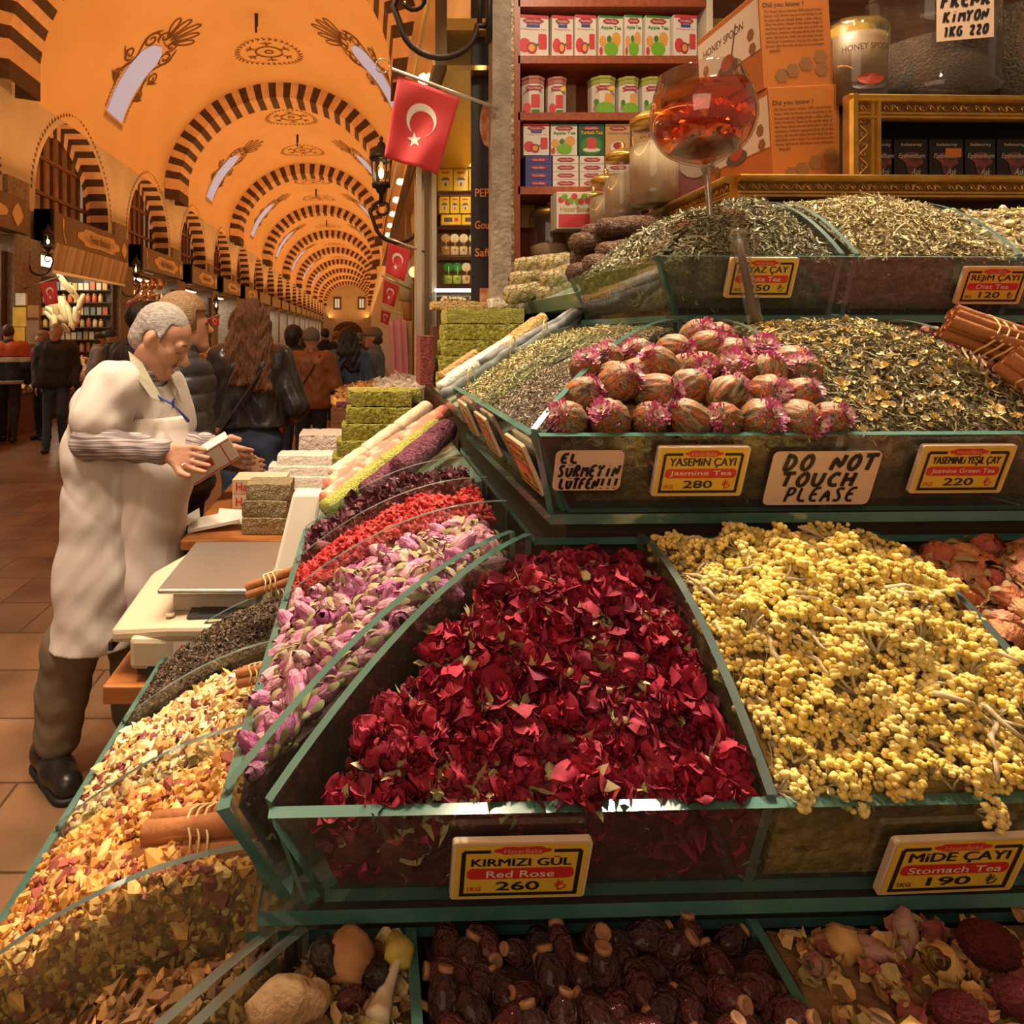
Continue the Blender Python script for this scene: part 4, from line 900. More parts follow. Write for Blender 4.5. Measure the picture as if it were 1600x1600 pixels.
# tier 1, facing the camera
b_herb = B4((-.34, .36), (.045, .32), (-.04, .69), (.045, .69), z1, off=-.012, mound=.01, bump=.012)
heap(b_herb, 'herb_mix', 'crushed herb mix below the second tier corner', [(.32, .20, .09), (.5, .38, .2), (.18, .09, .05), (.42, .36, .16)], t_petal(5) + t_leaf(3), 900, .012, .8)
b_hip = B4((.06, .31), (.385, .31), (.06, .69), (.385, .69), z1, off=-.008, mound=.012)
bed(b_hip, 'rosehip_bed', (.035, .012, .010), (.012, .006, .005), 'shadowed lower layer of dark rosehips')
b_pot = B4((.40, .31), (1.25, .31), (.40, .69), (1.25, .69), z1, off=-.004, mound=.01, bump=.012)
heap(b_pot, 'potpourri_mix', 'crushed petals and leaves under the whole buds at lower right', [(.42, .20, .07), (.30, .10, .06), (.5, .32, .12), (.24, .06, .05), (.36, .28, .10)], t_petal(6, .5, .2), 2000, .0105, .9, jz=.01)
# tier 2, along the aisle
b_bud = B4((-.125, .70), (-.125, 1.17), (.20, 1.0), (.21, 1.17), z2, off=-.035, mound=.015)
heap(b_bud, 'rosebud_leaves', 'loose green sepals between the pink rosebuds', [(.40, .38, .18), (.5, .45, .25), (.45, .22, .30), (.28, .24, .12)], t_petal(5, .6) + t_leaf(3, 1, .2), 150, .0065, .9, bedc=(.12, .06, .06), sides=('front',), sn=300)
b_sum = B4((-.125, 1.19), (-.125, 1.37), (.22, 1.19), (.22, 1.37), z2, off=-.03, mound=.02, bump=.02)
heap(b_sum, 'red_pepper_clumps', 'bright red crumbly flower clumps in the narrow aisle bin', [(.46, .02, .022), (.54, .035, .035), (.36, .012, .015), (.52, .06, .05)], t_chip(.8, 6), 5000, .0046, 1, bedc=(.30, .012, .014), jz=.012)
b_hib = B4((-.125, 1.385), (-.125, 1.59), (.23, 1.385), (.23, 1.59), z2, off=-.03, mound=.02, bump=.015)
heap(b_hib, 'hibiscus', 'dark purple dried hibiscus behind the red clumps', [(.10, .025, .04), (.16, .04, .06), (.06, .02, .03), (.22, .07, .08)], t_petal(6, .9, .3) + t_leaf(3, 1, .25), 1500, .010, 1.1, bedc=(.05, .015, .02), jz=.008)
# tier 2, facing the camera
b_red = B4((-.055, .672), (.386, .672), (.235, .985), (.386, .985), z2, off=-.042, mound=.028, bump=.012)
REDS = [(.26, .010, .03), (.38, .018, .05), (.20, .010, .03), (.34, .03, .06), (.15, .012, .03)]
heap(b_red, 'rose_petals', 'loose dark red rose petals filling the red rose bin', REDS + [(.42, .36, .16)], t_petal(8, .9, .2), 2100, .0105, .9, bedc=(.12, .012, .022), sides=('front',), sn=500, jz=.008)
b_yel = B4((.405, .672), (.718, .672), (.405, .985), (.718, .985), z2, off=-.012, mound=.035, bump=.014)
heap(b_yel, 'flower_crumbs', 'loose yellow florets filling the stomach tea bin', [(.62, .46, .08), (.7, .55, .16), (.5, .33, .06), (.62, .54, .36)], [ico_t for ico_t in [(ico(1)[0] * .8, ico(1)[1])]] + t_leaf(2, 1.6, .12), 1500, .0055, .8, bedc=(.30, .20, .05), sides=('front',), sn=700, jz=.006)
b_org = B4((.737, .672), (1.35, .672), (.737, .985), (1.35, .985), z2, off=-.025, mound=.01, bump=.012)
heap(b_org, 'orange_petals', 'loose orange petals under the dried orange rosebuds', [(.5, .18, .06), (.42, .12, .06), (.32, .10, .05), (.5, .34, .16)], t_petal(6, .7, .16), 1100, .0085, .9, bedc=(.16, .06, .03), sides=('front',), sn=300, jz=.008)
# tier 3
b_ball = B4((.27, .965), (.66, .965), (.60, 1.31), (.66, 1.31), z3, off=-.05, mound=.0, bump=.004)
heap(b_ball, 'tea_crumbs', 'dark leaf crumbs under the blooming tea balls', [(.16, .10, .05), (.3, .2, .1), (.4, .16, .06)], LEAF, 900, .009, .5, sides=('front',), sn=1200)
b_jas = B4((.678, .962), (.985, .962), (.678, 1.32), (.985, 1.32), z3, off=-.012, mound=.03, bump=.008)
JC = [(.16, .14, .07), (.22, .19, .09), (.11, .09, .045), (.34, .29, .14), (.42, .36, .18)]
heap(b_jas, 'jasmine_green_tea', 'green and black jasmine tea leaves with cream blossoms', JC, LEAFT, 5200, .0072, .45, bedc=(.08, .065, .03), sides=('front',), sn=1600)
p_, q_ = b_jas.pts(330, 0, 1, .004)
tag(scatter('jasmine_blossom', t_petal(5, .5, .15), p_ + q_ / np.linalg.norm(q_, axis=1)[:, None] * .004, q_, .0062, [(.80, .62, .26), (.72, .5, .14), (.84, .74, .46)], SC, .5), 'cream and yellow jasmine blossoms strewn over the jasmine tea', 'blossom', kind='stuff')
b_r3 = B4((1.003, .962), (1.6, .962), (1.003, 1.32), (1.6, 1.32), z3, off=-.02, mound=.02)
heap(b_r3, 'hibiscus_red_tea', 'dark red dried tea below the cinnamon bundles', [(.24, .05, .04), (.36, .10, .06), (.5, .05, .12)], t_petal(5, .7, .2), 700, .011, .8, sides=('front',), sn=300)
b_bt = B4((.245, .985), (.245, 1.37), (.585, 1.325), (.60, 1.37), z3, off=-.02, mound=.012)
heap(b_bt, 'white_tip_tea', 'greyish black curled tea left of the blooming tea balls', [(.22, .175, .12), (.34, .28, .19), (.12, .09, .06), (.42, .36, .26)], t_leaf(8, .8, .18, .5), 5200, .0052, .5, bedc=(.07, .05, .035))
b_gt = B4((.245, 1.385), (.245, 1.74), (.60, 1.385), (.60, 1.74), z3, off=-.012, mound=.015)
heap(b_gt, 'green_leaf_tea', 'olive green leaf tea beside the grey twisted sticks', [(.30, .27, .11), (.44, .40, .2), (.2, .17, .07), (.52, .46, .24)], LEAFT, 3600, .0075, .5, bedc=(.10, .085, .035))
# tier 4
WC = [(.22, .21, .12), (.33, .32, .20), (.11, .105, .05), (.44, .42, .29), (.16, .16, .08), (.09, .085, .04)]
b_w1 = B4((.60, 1.385), (.945, 1.385), (.90, 1.69), (.945, 1.69), z4, off=-.012, mound=.03)
b_w2 = B4((.59, 1.41), (.59, 1.93), (.90, 1.70), (.90, 1.93), z4, off=-.012, mound=.02)
heap(b_w1, 'white_tea', 'pale green white tea leaves mounded around the goblet stem', WC, LEAFT, 4300, .0092, .5, bedc=(.10, .10, .06), sides=('front',), sn=1700)
heap(b_w2, 'white_tea', 'white tea leaves spilling left beside the chocolate rolls', WC, LEAFT, 3000, .0095, .5, bedc=(.10, .10, .06), sides=('front',), sn=500)
b_d = B4((.993, 1.385), (1.315, 1.385), (.993, 1.70), (1.315, 1.70), z4, off=-.006, mound=.03)
b_d2 = B4((1.33, 1.385), (1.9, 1.385), (1.33, 1.70), (1.9, 1.70), z4, off=-.02, mound=.02)
DC = [(.38, .30, .13), (.50, .42, .22), (.20, .15, .07), (.58, .50, .30), (.30, .26, .11), (.13, .10, .05)]
heap(b_d, 'diet_tea', 'straw coloured diet tea blend heaped at upper right', DC, LEAFT, 4600, .0088, .5, bedc=(.16, .12, .06), sides=('front',), sn=1700)
heap(b_d2, 'chamomile_tea', 'tea blend with yellow and pale balls at the right edge of the top tier', DC + [(.8, .55, .1), (.75, .6, .45)], LEAFT + [(ico(1)[0] * .9, ico(1)[1])], 1500, .0088, .5)
for bb_, nm, zc, lab, cc in ((b_jas, 0, 0, '', 0),): pass

# ---------------------------------------------------------------- price tags and notes on the glass fronts
tag_w = mat('tag_acrylic', (.80, .62, .42), .3, coat=.4); tag_y = mat('tag_yellow', (.80, .52, .05), .35); tag_k = mat('tag_black', (.015, .012, .01), .5); tag_r = mat('tag_red', (.62, .03, .03), .4); tag_p = mat('tag_pale', (.86, .74, .56), .5)
def on_front(k, x, zfrac=.5, side=False):
    zt, xl, yf = TI[k]; L_ = math.hypot(.045, .115)
    o = Vector(sh(x, yf + .045 * zfrac - .004, zt - .115 * zfrac)); return Frame(o, (1, .03, 0), (0, -.045 / L_, .115 / L_))
def px_front(k, x, y):
    """x position and depth fraction on tier k's front pane seen at pixel (x, y)"""
    zt, xl, yf = TI[k]; best = None
    for q in range(101):
        r = q / 100
        for xx_ in [((x - PX) / F) * (yf + .045 * r)]:
            Y = yf + .045 * r + .03 * xx_; X = (x - PX) / F * Y; yy = PY + F * (H - (zt - .115 * r)) / Y
            if best is None or abs(yy - y) < best[0]: best = (abs(yy - y), X, r, Y)
    return best[1], best[2], best[3]
def price_tag(k, box, lines, label, turn=0, fr=None, wd=None):
    x0, x1, y0, y1 = box
    X, r, Y = px_front(k, (x0 + x1) / 2, (y0 + y1) / 2); f = fr or on_front(k, X, r); Y = f.o.y
    wd = (x1 - x0) * .975 * Y / F; ht = wd * .60
    # height that projects to the measured number of pixels
    pr = lambda p: PY - F * (p.z - H) / p.y
    for _ in range(0 if fr else 6): ht *= (y1 - y0) / abs(pr(f.p(0, ht / 2)) - pr(f.p(0, -ht / 2)))
    if fr: wd = .13; ht = .08
    if turn: a = math.radians(turn); r_, u_ = f.r.copy(), f.u.copy(); f = Frame(f.o, r_ * math.cos(a) + u_ * math.sin(a), u_ * math.cos(a) - r_ * math.sin(a))
    f.o = f.o + f.n * .0075
    t = thing('price_tag', label, 'price tag', f.o, group='yellow price tags on the glass'); f.o = Vector((0, 0, 0))
    g = G(); put_board(g, f, wd, ht, .006); g.obj('acrylic_board', tag_w, t)
    g = G(); put_rect(g, f, 0, 0, wd * .955, ht * .93, .0006); yc = g.obj('yellow_card', tag_y, t, fix=False)
    g = G(); b = .012 * wd / .13 * .35; bw, bh = wd * .84, ht * .76; yo = -ht * .02
    put_rect(g, f, -bw / 2, yo, b, bh); put_rect(g, f, bw / 2, yo, b, bh); put_rect(g, f, 0, yo - bh / 2, bw + b, b)
    for s_ in (-1, 1): put_rect(g, f, s_ * bw * .385, yo + bh / 2, bw * .23, b)
    g.obj('black_border', tag_k, yc, fix=False)
    g = G(); put_poly(g, f, [(a, c + ht * .375) for a, c in plaque(wd * .38, ht * .13)], .0011, 0); put_text(g, f, 'HazerBaba', 0, ht * .375, wd * .27, ht * .075, .0016, .0, .1, 1); g.obj('emblem', [tag_r, mat('tag_gold', (.75, .42, .2), .4)], t, fix=False)
    tl = lines[0]; g = G(); tw = min(.72, .085 * len(tl)) * wd; [put_text(g, f, tl, q * wd * .0035, ht * .19, tw, ht * (.20 if any(c in 'ÇĞŞ' for c in tl) else .16), .0012 + .0001 * q, 0) for q in (-1, 0, 1)]; g.obj('title_lettering', tag_k, yc, fix=False)
    g = G(); put_rect(g, f, 0, -ht * .025, wd * .78, ht * .19, .0011, 0, ht * .07); g.obj('red_banner', tag_r, yc, fix=False)
    g = G(); put_text(g, f, lines[1], 0, -ht * .025, min(.68, .062 * len(lines[1])) * wd, ht * .12, .0016, .008, 0); g.obj('banner_lettering', tag_p, yc, fix=False)
    g = G(); put_text(g, f, lines[2], -wd * .01, -ht * .245, wd * .32, ht * .16, .0014, .016); g.obj('price_lettering', tag_k, yc, fix=False)
    g = G(); put_text(g, f, '1KG', -wd * .33, -ht * .29, wd * .10, ht * .08, .0014, .012)
    # lira sign
    cx, cy, q = wd * .30, -ht * .235, ht * .09
    put_strokes_l = [[(-.25, 1), (-.25, -1), (.1, -1), (.6, -.7), (.8, 0)], [(-.7, .1), (.45, .6)], [(-.7, -.35), (.45, .15)]]
    for st in put_strokes_l:
        for a, c in zip(st[:-1], st[1:]):
            d = Vector((c[0] - a[0], c[1] - a[1])); n_ = Vector((-d.y, d.x)).normalized() * .11
            put_poly(g, f, [(cx + (a[0] + n_.x) * q, cy + (a[1] + n_.y) * q), (cx + (c[0] + n_.x) * q, cy + (c[1] + n_.y) * q), (cx + (c[0] - n_.x) * q, cy + (c[1] - n_.y) * q), (cx + (a[0] - n_.x) * q, cy + (a[1] - n_.y) * q)], .0014)
    g.obj('unit_and_lira_sign', tag_r if lines[3] else tag_k, t, fix=False)
    return t
price_tag(2, (699, 918, 1299, 1386), ('KIRMIZI GÜL', 'Red Rose', '260', 1), 'yellow price tag reading red rose 260 below the red petals')
price_tag(2, (1366, 1588, 1295, 1378), ('MiDE ÇAYI', 'Stomach Tea', '190', 0), 'yellow price tag reading stomach tea 190 at lower right', 1.5)
price_tag(3, (1015, 1162, 694, 770), ('YASEMiN ÇAYI', 'Jasmine Tea', '280', 1), 'yellow price tag reading jasmine tea 280 beneath the tea balls')
price_tag(3, (1418, 1570, 692, 766), ('YASEMiNLi YEŞiL ÇAY', 'Jasmine Green Tea', '220', 1), 'yellow price tag reading jasmine green tea 220 at right')
price_tag(4, (1130, 1240, 402, 464), ('BEYAZ ÇAY', 'White Tea', '350', 0), 'yellow price tag reading white tea behind the clear scoop handle')
price_tag(4, (1490, 1597, 416, 474), ('REJiM ÇAYI', 'Diet Tea', '120', 0), 'yellow price tag reading diet tea 120 on the top tier')
for y_, ln, lab in ((1.08, ('SİYAH ÇAY', 'Black Tea', '140', 0), 'price tag nearest the corner on the aisle side of the third tier'), (1.40, ('YEŞİL ÇAY', 'Green Tea', '180', 0), 'price tag on the aisle side of the third tier by the green tea'), (1.66, ('LOKUM', 'Delight', '160', 0), 'farthest price tag on the aisle side of the third tier')):
    L_ = math.hypot(.05, .115); price_tag(3, (0, 1, 0, 1), ln, lab, 0, Frame((.225 + .025 - .002, y_, 1.47 - .0575), (0, -1, 0), (-.05 / L_, 0, .115 / L_)))
note_m = mat('note_paper', (.76, .54, .38), .5); ink = mat('marker_ink', (.012, .010, .014), .4)
def note(k, box, rows, label, w_, turn=0):
    x0, x1, y0, y1 = box; X, r, Y = px_front(k, (x0 + x1) / 2, (y0 + y1) / 2); f = on_front(k, X, r); wd = (x1 - x0) * .96 * Y / F; ht = wd * .6
    pr = lambda p: PY - F * (p.z - H) / p.y
    for _ in range(6): ht *= (y1 - y0) / abs(pr(f.p(0, ht / 2)) - pr(f.p(0, -ht / 2)))
    f.o = f.o + f.n * .003; t = thing('paper_note', label, 'sign', f.o); f.o = Vector((0, 0, 0))
    g = G(); put_board(g, f, wd, ht, .001, r=.008); g.obj('card', note_m, t)
    g = G()
    for (s_, xa, xb, ya, yb, ww) in rows: put_strokes(g, f, s_, (xa - .5) * wd, (xb - .5) * wd, (ya - .5) * ht, (yb - .5) * ht, ww * ht, .0008)
    g.obj('handwriting', ink, t, fix=False); return t
note(3, (861, 972, 702, 764), [('EL', .06, .34, .70, .93, .07), ('SÜRMEYIN', .04, .96, .36, .64, .065), ('LÜTFEN!!!', .08, .97, .05, .31, .065)], 'small handwritten Turkish note left of the jasmine tag', .06)
note(3, (1191, 1368, 703, 786), [('DO NOT', .10, .97, .66, .94, .075), ('TOUCH', .10, .82, .36, .61, .07), ('PLEASE', .18, .86, .07, .33, .05)], 'large handwritten do not touch please note', .07)
# ---------------------------------------------------------------- whole flowers, buds, fruits, one object each
def place(bn, n, protos, group, label, cat, r, lo=.03, hi=.97, ulo=.03, uhi=.97, lift=.0, tilt=.6, svar=.15, up=False, tries=40, sink=.3):
    """spread n copies over a bin, keeping them apart while it can"""
    pts = []
    for i in range(n):
        best = None
        for q in range(tries if i < 400 else 5):
            u, v = rng.uniform(ulo, uhi), rng.uniform(lo, hi); p = bn.at(u, v)
            d = min([(p - o).length for o in pts] or [9])
            if best is None or d > best[0]: best = (d, u, v, p)
            if d > r * 1.7: break
        d, u, v, p = best; pts.append(p)
        extra = 0 if d > r * 1.3 else r * .8
        n_ = bn.nrm(u, v).normalized()
        k = i % len(protos); pr = protos[k]; o = pr if i < len(protos) else dup(pr)
        s = 1 + rng.uniform(-svar, svar); o.scale = (s, s, s)
        o.location = p + n_ * (lift + extra - r * sink)
        b = n_.to_track_quat('Z', 'Y').to_matrix(); e = Euler((rng.gauss(0, tilt), rng.gauss(0, tilt), 0)).to_matrix(); z = Euler((0, 0, rng.uniform(0, 2 * PI))).to_matrix()
        o.rotation_euler = (b @ e @ z).to_euler()
        if i < len(protos): tag(o, label, cat, group)
    return pts
# ---- blooming tea balls
def ball_mat():
    m, nt, b = nodes('wrapped_leaf'); N = nt.nodes.new; L = nt.links.new
    tc = N('ShaderNodeTexCoord'); mp = N('ShaderNodeMapping'); mp.inputs['Scale'].default_value = (125, 125, 13); L(tc.outputs['Object'], mp.inputs[0])
    oi = N('ShaderNodeObjectInfo'); n = N('ShaderNodeTexNoise'); n.noise_dimensions = '4D'; n.inputs['Scale'].default_value = 1; n.inputs['Detail'].default_value = 3; n.inputs['Distortion'].default_value = .25
    ml = N('ShaderNodeMath'); ml.operation = 'MULTIPLY'; ml.inputs[1].default_value = 30; L(oi.outputs['Random'], ml.inputs[0]); L(ml.outputs[0], n.inputs['W']); L(mp.outputs[0], n.inputs['Vector'])
    cr = N('ShaderNodeValToRGB'); e = cr.color_ramp.elements
    cols = [(.30, (.035, .024, .016)), (.39, (.14, .11, .06)), (.43, (.34, .27, .15)), (.46, (.05, .035, .02)), (.49, (.30, .085, .018)), (.55, (.44, .14, .028)), (.575, (.05, .035, .02)), (.63, (.33, .26, .14)), (.68, (.10, .08, .045)), (.75, (.04, .03, .02))]
    while len(e) < len(cols): e.new(.5)
    for i, (p, c) in enumerate(cols): e[i].position = p; e[i].color = (*c, 1)
    L(n.outputs['Fac'], cr.inputs[0]); L(cr.outputs[0], b.inputs['Base Color']); b.inputs['Roughness'].default_value = .55
    bp = N('ShaderNodeBump'); bp.inputs['Strength'].default_value = .7; bp.inputs['Distance'].default_value = .004; L(n.outputs['Fac'], bp.inputs['Height']); L(bp.outputs[0], b.inputs['Normal']); return m
bm_ = ball_mat(); tuftm = mat('tuft_magenta', (.58, .09, .32), .7, rnd=[(.50, .06, .28), (.66, .16, .40), (.60, .10, .30), (.72, .30, .48)]); tuftp = mat('tuft_pale', (.80, .58, .58), .7)
def tea_ball(sd):
    r0 = random.Random(sd); g = G(); ph = r0.uniform(0, 6)
    g.ball((0, 0, 0), (.0255, .0255, .0285), 4, 0, lambda p: 1 + .035 * math.sin(13 * math.atan2(p.y, p.x) + ph + 3 * p.z) * (1 - abs(p.z)) ** .5 + .05 * noise.noise(p * 3 + Vector((sd, 0, 0))))
    o = g.obj('blooming_tea_ball', bm_, smooth=True)
    g = G()
    for k in range(120):
        a = r0.uniform(0, 2 * PI); th = abs(r0.gauss(.0, .46)); th = min(th, 1.0)
        d = Vector((math.sin(th) * math.cos(a), math.sin(th) * math.sin(a), math.cos(th))); p = Vector((d.x * .0245, d.y * .0245, d.z * .0275)); t_ = Vector((math.cos(a), math.sin(a), .35 + r0.random())).normalized(); s_ = Vector((-math.sin(a), math.cos(a), 0)) * .0012
        q = p + t_ * r0.uniform(.0042, .008)
        g.add([p - s_, p + s_, q + s_ * 1.5, q - s_ * 1.5], [(0, 1, 2, 3)], 1 if th < .14 or r0.random() < .16 else 0)
    g.obj('flower_tuft', [tuftm, tuftp], o, fix=False); return o
balls = [tea_ball(s) for s in range(5)]; bi = 0
BP = [(x, 655, .995) for x in (888, 953, 1014, 1075, 1131, 1187, 1245, 1293)] + [(x, 655, 1.05) for x in (985, 1290)] + [(910, 617, 1.035), (965, 600, 1.04), (1024, 613, 1.03), (1076, 605, 1.05), (1134, 616, 1.03), (1199, 613, 1.035), (1248, 618, 1.04), (1040, 640, 1.05), (1160, 640, 1.05), (935, 635, 1.05)] + [(914, 574, 1.10), (948, 560, 1.13), (1031, 570, 1.085), (1099, 573, 1.09), (1151, 577, 1.09), (1200, 583, 1.085), (1256, 582, 1.09), (994, 585, 1.09), (1066, 580, 1.12), (1000, 553, 1.14), (1053, 545, 1.15), (1103, 540, 1.16), (1139, 556, 1.14), (1187, 549, 1.15), (1121, 528, 1.2), (1090, 525, 1.22), (1232, 565, 1.12), (1075, 560, 1.16), (1165, 560, 1.17), (960, 590, 1.08)]
for j, (x, y, Y) in enumerate(BP):
    o = balls[j % 5] if j < 5 else dup(balls[j % 5]); p = P(x, y, Y); o.location = p
    d = Vector((rng.uniform(-.9, .9), rng.uniform(-1.3, .1), rng.uniform(-.1, .9))).normalized()
    o.rotation_euler = (d.to_track_quat('Z', 'Y').to_matrix() @ Euler((0, 0, rng.uniform(0, 6))).to_matrix()).to_euler(); s = rng.uniform(.93, 1.12); o.scale = (s, s, s * rng.uniform(1, 1.14))
    tag(o, 'blooming tea ball bound in striped leaves with a magenta flower tuft', 'tea ball', 'blooming tea balls in the glass bin')
# ---- rosebuds
def bud(sd, cm, gm, L_=.019, R_=.0125, open_=0.0, sep=True, nm='rosebud'):
    r0 = random.Random(sd); g = G(); ph = r0.uniform(0, 6)
    def f(u, v):
        a = 2 * PI * u; t = v; r = R_ * (math.sin(PI * min(.995, .06 + t * (.86 - .12 * open_))) ** .75) * (1 - .3 * t * (1 - open_)); tw = (3 * (a + ph) / (2 * PI) + 1.6 * t) % 1
        r *= .80 + .32 * tw * (.4 + t) + .05 * noise.noise((math.cos(a) * 2, math.sin(a) * 2, t * 4 + sd)); return Vector((r * math.cos(a), r * math.sin(a), (t - .4) * 2 * L_))
    g.grid(f, 20, 9, 0, closeu=True)
    for k in range(3): g.grid(lambda u, v: Vector(((.25 + .22 * k) * R_ * math.cos(2 * PI * u + k), (.25 + .22 * k) * R_ * math.sin(2 * PI * u + k), L_ * (.75 + .3 * v - .1 * k + .06 * math.sin(5 * u * PI)))), 10, 1, 0, closeu=True)
    if sep:
        for k in range(5):
            a = 2 * PI * k / 5 + ph; ln = r0.uniform(.45, .8)
            def sf(u, v): 
                w_ = (u - .5) * .62 * math.sin(PI * min(.97, .25 + .75 * v)) * 1.0; rr = R_ * (math.sin(PI * min(.97, .1 + v * .55)) ** .7) * 1.06 + .0012; aa = a + w_; return Vector((rr * math.cos(aa), rr * math.sin(aa), -.86 * L_ + v * ln * 1.5 * L_))
            g.grid(sf, 2, 4, 1)
        g.tube([(0, 0, -.72 * L_), (.0008, 0, -1.0 * L_), (0, 0, -1.32 * L_)], [.0042, .0038, .0018], 6, 1)
    return g.obj(nm, [cm, gm], smooth=True, fix=False)
def bud_mat(name, ramp, streak):
    m = mat(name, rnd=ramp, rough=.62, col2=streak, scale=1, stretch=(150, 150, 22), contrast=(.48, .72), bump=.5, bscale=1.5, detail=3); return m
pinkm = bud_mat('bud_pink', [(.44, .10, .28), (.56, .22, .42), (.62, .38, .40), (.38, .07, .25), (.60, .28, .46), (.66, .48, .40)], (.32, .07, .18))
_old = mat('bud_pink_plain', rnd=[(.42, .10, .30), (.55, .22, .42), (.62, .36, .40), (.38, .07, .26), (.60, .28, .46), (.66, .46, .40)], rough=.6, col2=(.56, .36, .34), scale=90, contrast=(.56, .85))
sepm = mat('bud_sepal', rnd=[(.27, .23, .10), (.34, .30, .15), (.20, .17, .07)], rough=.7)
place(b_bud, 245, [bud(s, pinkm, sepm, .0205 + .002 * (s % 3), .0135) for s in range(7)], 'dried pink rosebuds in the aisle bin', 'dried pink rosebud with green sepals in the aisle bin', 'rosebud', .0125, tilt=1.3, svar=.22, lift=.004)
orm = bud_mat('bud_orange', [(.55, .15, .05), (.60, .25, .10), (.48, .11, .06), (.58, .30, .13), (.42, .07, .06), (.60, .34, .17)], (.28, .08, .03))
_old2 = mat('bud_orange_plain', rnd=[(.62, .18, .06), (.68, .30, .12), (.55, .13, .07), (.66, .36, .16), (.50, .08, .07), (.70, .42, .22)], rough=.6, col2=(.56, .32, .12), scale=80, contrast=(.56, .85))
sepo = mat('bud_sepal_tan', rnd=[(.30, .24, .10), (.36, .26, .12), (.30, .16, .06)], rough=.7)
place(b_org, 130, [bud(s + 20, orm, sepo, .019 + .002 * (s % 3), .0185, .55 if s % 2 else .2, nm='orange_rosebud') for s in range(7)], 'dried orange rosebuds at right', 'small dried orange rosebud in the bin right of the yellow flowers', 'dried rosebud', .018, tilt=1.2, svar=.25, lift=.006, uhi=.55)  # orange rosebuds, partly opened, same bud shape as the pink ones
# ---- red roses
redr = mat('rose_red', rnd=[(.26, .010, .03), (.38, .018, .055), (.30, .012, .035), (.44, .04, .08), (.17, .008, .035)], rough=.7, col2=(.12, .006, .022), scale=70, contrast=(.45, .72), spec=.3)
yelc = mat('rose_stamen', (.62, .42, .10), .8, col2=(.35, .2, .05), scale=300); grn = mat('rose_sepal', (.42, .40, .18), .7, col2=(.55, .48, .28), scale=60)
def rose(sd):
    r0 = random.Random(sd); g = G(); n = r0.randint(7, 11); kind = sd % 3
    for k in range(n):
        a = 2 * PI * k * .382 + r0.uniform(-.3, .3); op = r0.uniform(.25, 1.25) if k > 2 else r0.uniform(0, .5); s_ = r0.uniform(.8, 1.2)
        up = Vector((math.cos(a) * math.sin(op), math.sin(a) * math.sin(op), math.cos(op))); side = Vector((-math.sin(a), math.cos(a), 0)); nn = side.cross(up); cv = r0.uniform(.2, .8); ph = r0.uniform(0, 6)
        def pf(u, v):
            x = (u - .5) * 2; w_ = .017 * s_ * math.sin(PI * min(.93, .16 + .74 * v)); ln = .026 * s_ * v
            return up * ln + side * x * w_ + nn * (-cv * .013 * x * x - .008 * v * v * r0_b + .0036 * v * math.sin(7 * x + ph) + .0024 * math.sin(11 * v + 5 * x + ph) + .0018 * math.sin(17 * x * (1 - v * .4) + 2 * ph))
        r0_b = r0.uniform(-1, 1.4); g.grid(pf, 9, 8, 0)
    if kind == 0: g.ball((0, 0, .006), (.007, .007, .005), 2, 1, lambda p: 1 + .35 * noise.noise(p * 9))
    for k in range(r0.randint(1, 4)):
        a = r0.uniform(0, 6.3); d = Vector((math.cos(a), math.sin(a), r0.uniform(-.5, .5))); s_ = d.cross(Vector((0, 0, 1))).normalized() * .0032; q = r0.uniform(.018, .03)
        g.add([d * .004 - s_, d * .004 + s_, d * q * .6 + s_ * 1.2 + Vector((0, 0, .003)), d * q, d * q * .6 - s_ * 1.2 + Vector((0, 0, -.002))], [(0, 1, 2, 3, 4)], 2)
    g.lathe([(.0035, -.014), (.005, -.004), (.003, 0)], seg=6, mi=2)
    return g.obj('rose', [redr, yelc, grn], smooth=True, fix=False)
place(b_red, 150, [rose(s) for s in range(9)], 'dried red roses in the red rose bin', 'crumpled dried red rose in the red rose bin', 'rose', .018, tilt=.9, svar=.22, lift=.0, sink=.2)
# ---- yellow everlasting clusters
yelm = mat('everlasting_yellow', rnd=[(.72, .52, .07), (.78, .62, .14), (.64, .42, .06), (.74, .60, .20), (.68, .50, .12)], rough=.8, col2=(.80, .68, .30), scale=160, contrast=(.45, .7))
stemm = mat('everlasting_stem', (.56, .48, .32), .9, col2=(.42, .34, .2), scale=90)
def cluster(sd):
    r0 = random.Random(sd); g = G()
    pts = []
    for k in range(44):
        a = r0.uniform(0, 2 * PI); rr = .020 * math.sqrt(r0.random()); p = Vector((rr * math.cos(a), rr * math.sin(a) * .8, .009 * (1 - (rr / .02) ** 2) + r0.uniform(-.002, .003))); pts.append(p)
        g.ball(p, r0.uniform(.0025, .0040), 2, 0, lambda q: 1 + .42 * noise.noise(q * 5 + p * 900))
    for k in range(4):
        p = pts[k]; g.tube([p, p * .5 + Vector((0, 0, -.008)), Vector((.004, 0, -.016))], [.0011, .0013, .0016], 5, 1)
    return g.obj('everlasting_flower', [yelm, stemm], smooth=True, fix=False)
pr = [cluster(s) for s in range(6)]
place(b_yel, 225, pr, 'yellow everlasting flower heads', 'yellow everlasting flower cluster in the stomach tea bin', 'flower', .0165, tilt=.75, svar=.25, lift=.004, uhi=.99, ulo=.01, sink=.1, lo=.0)
st = None
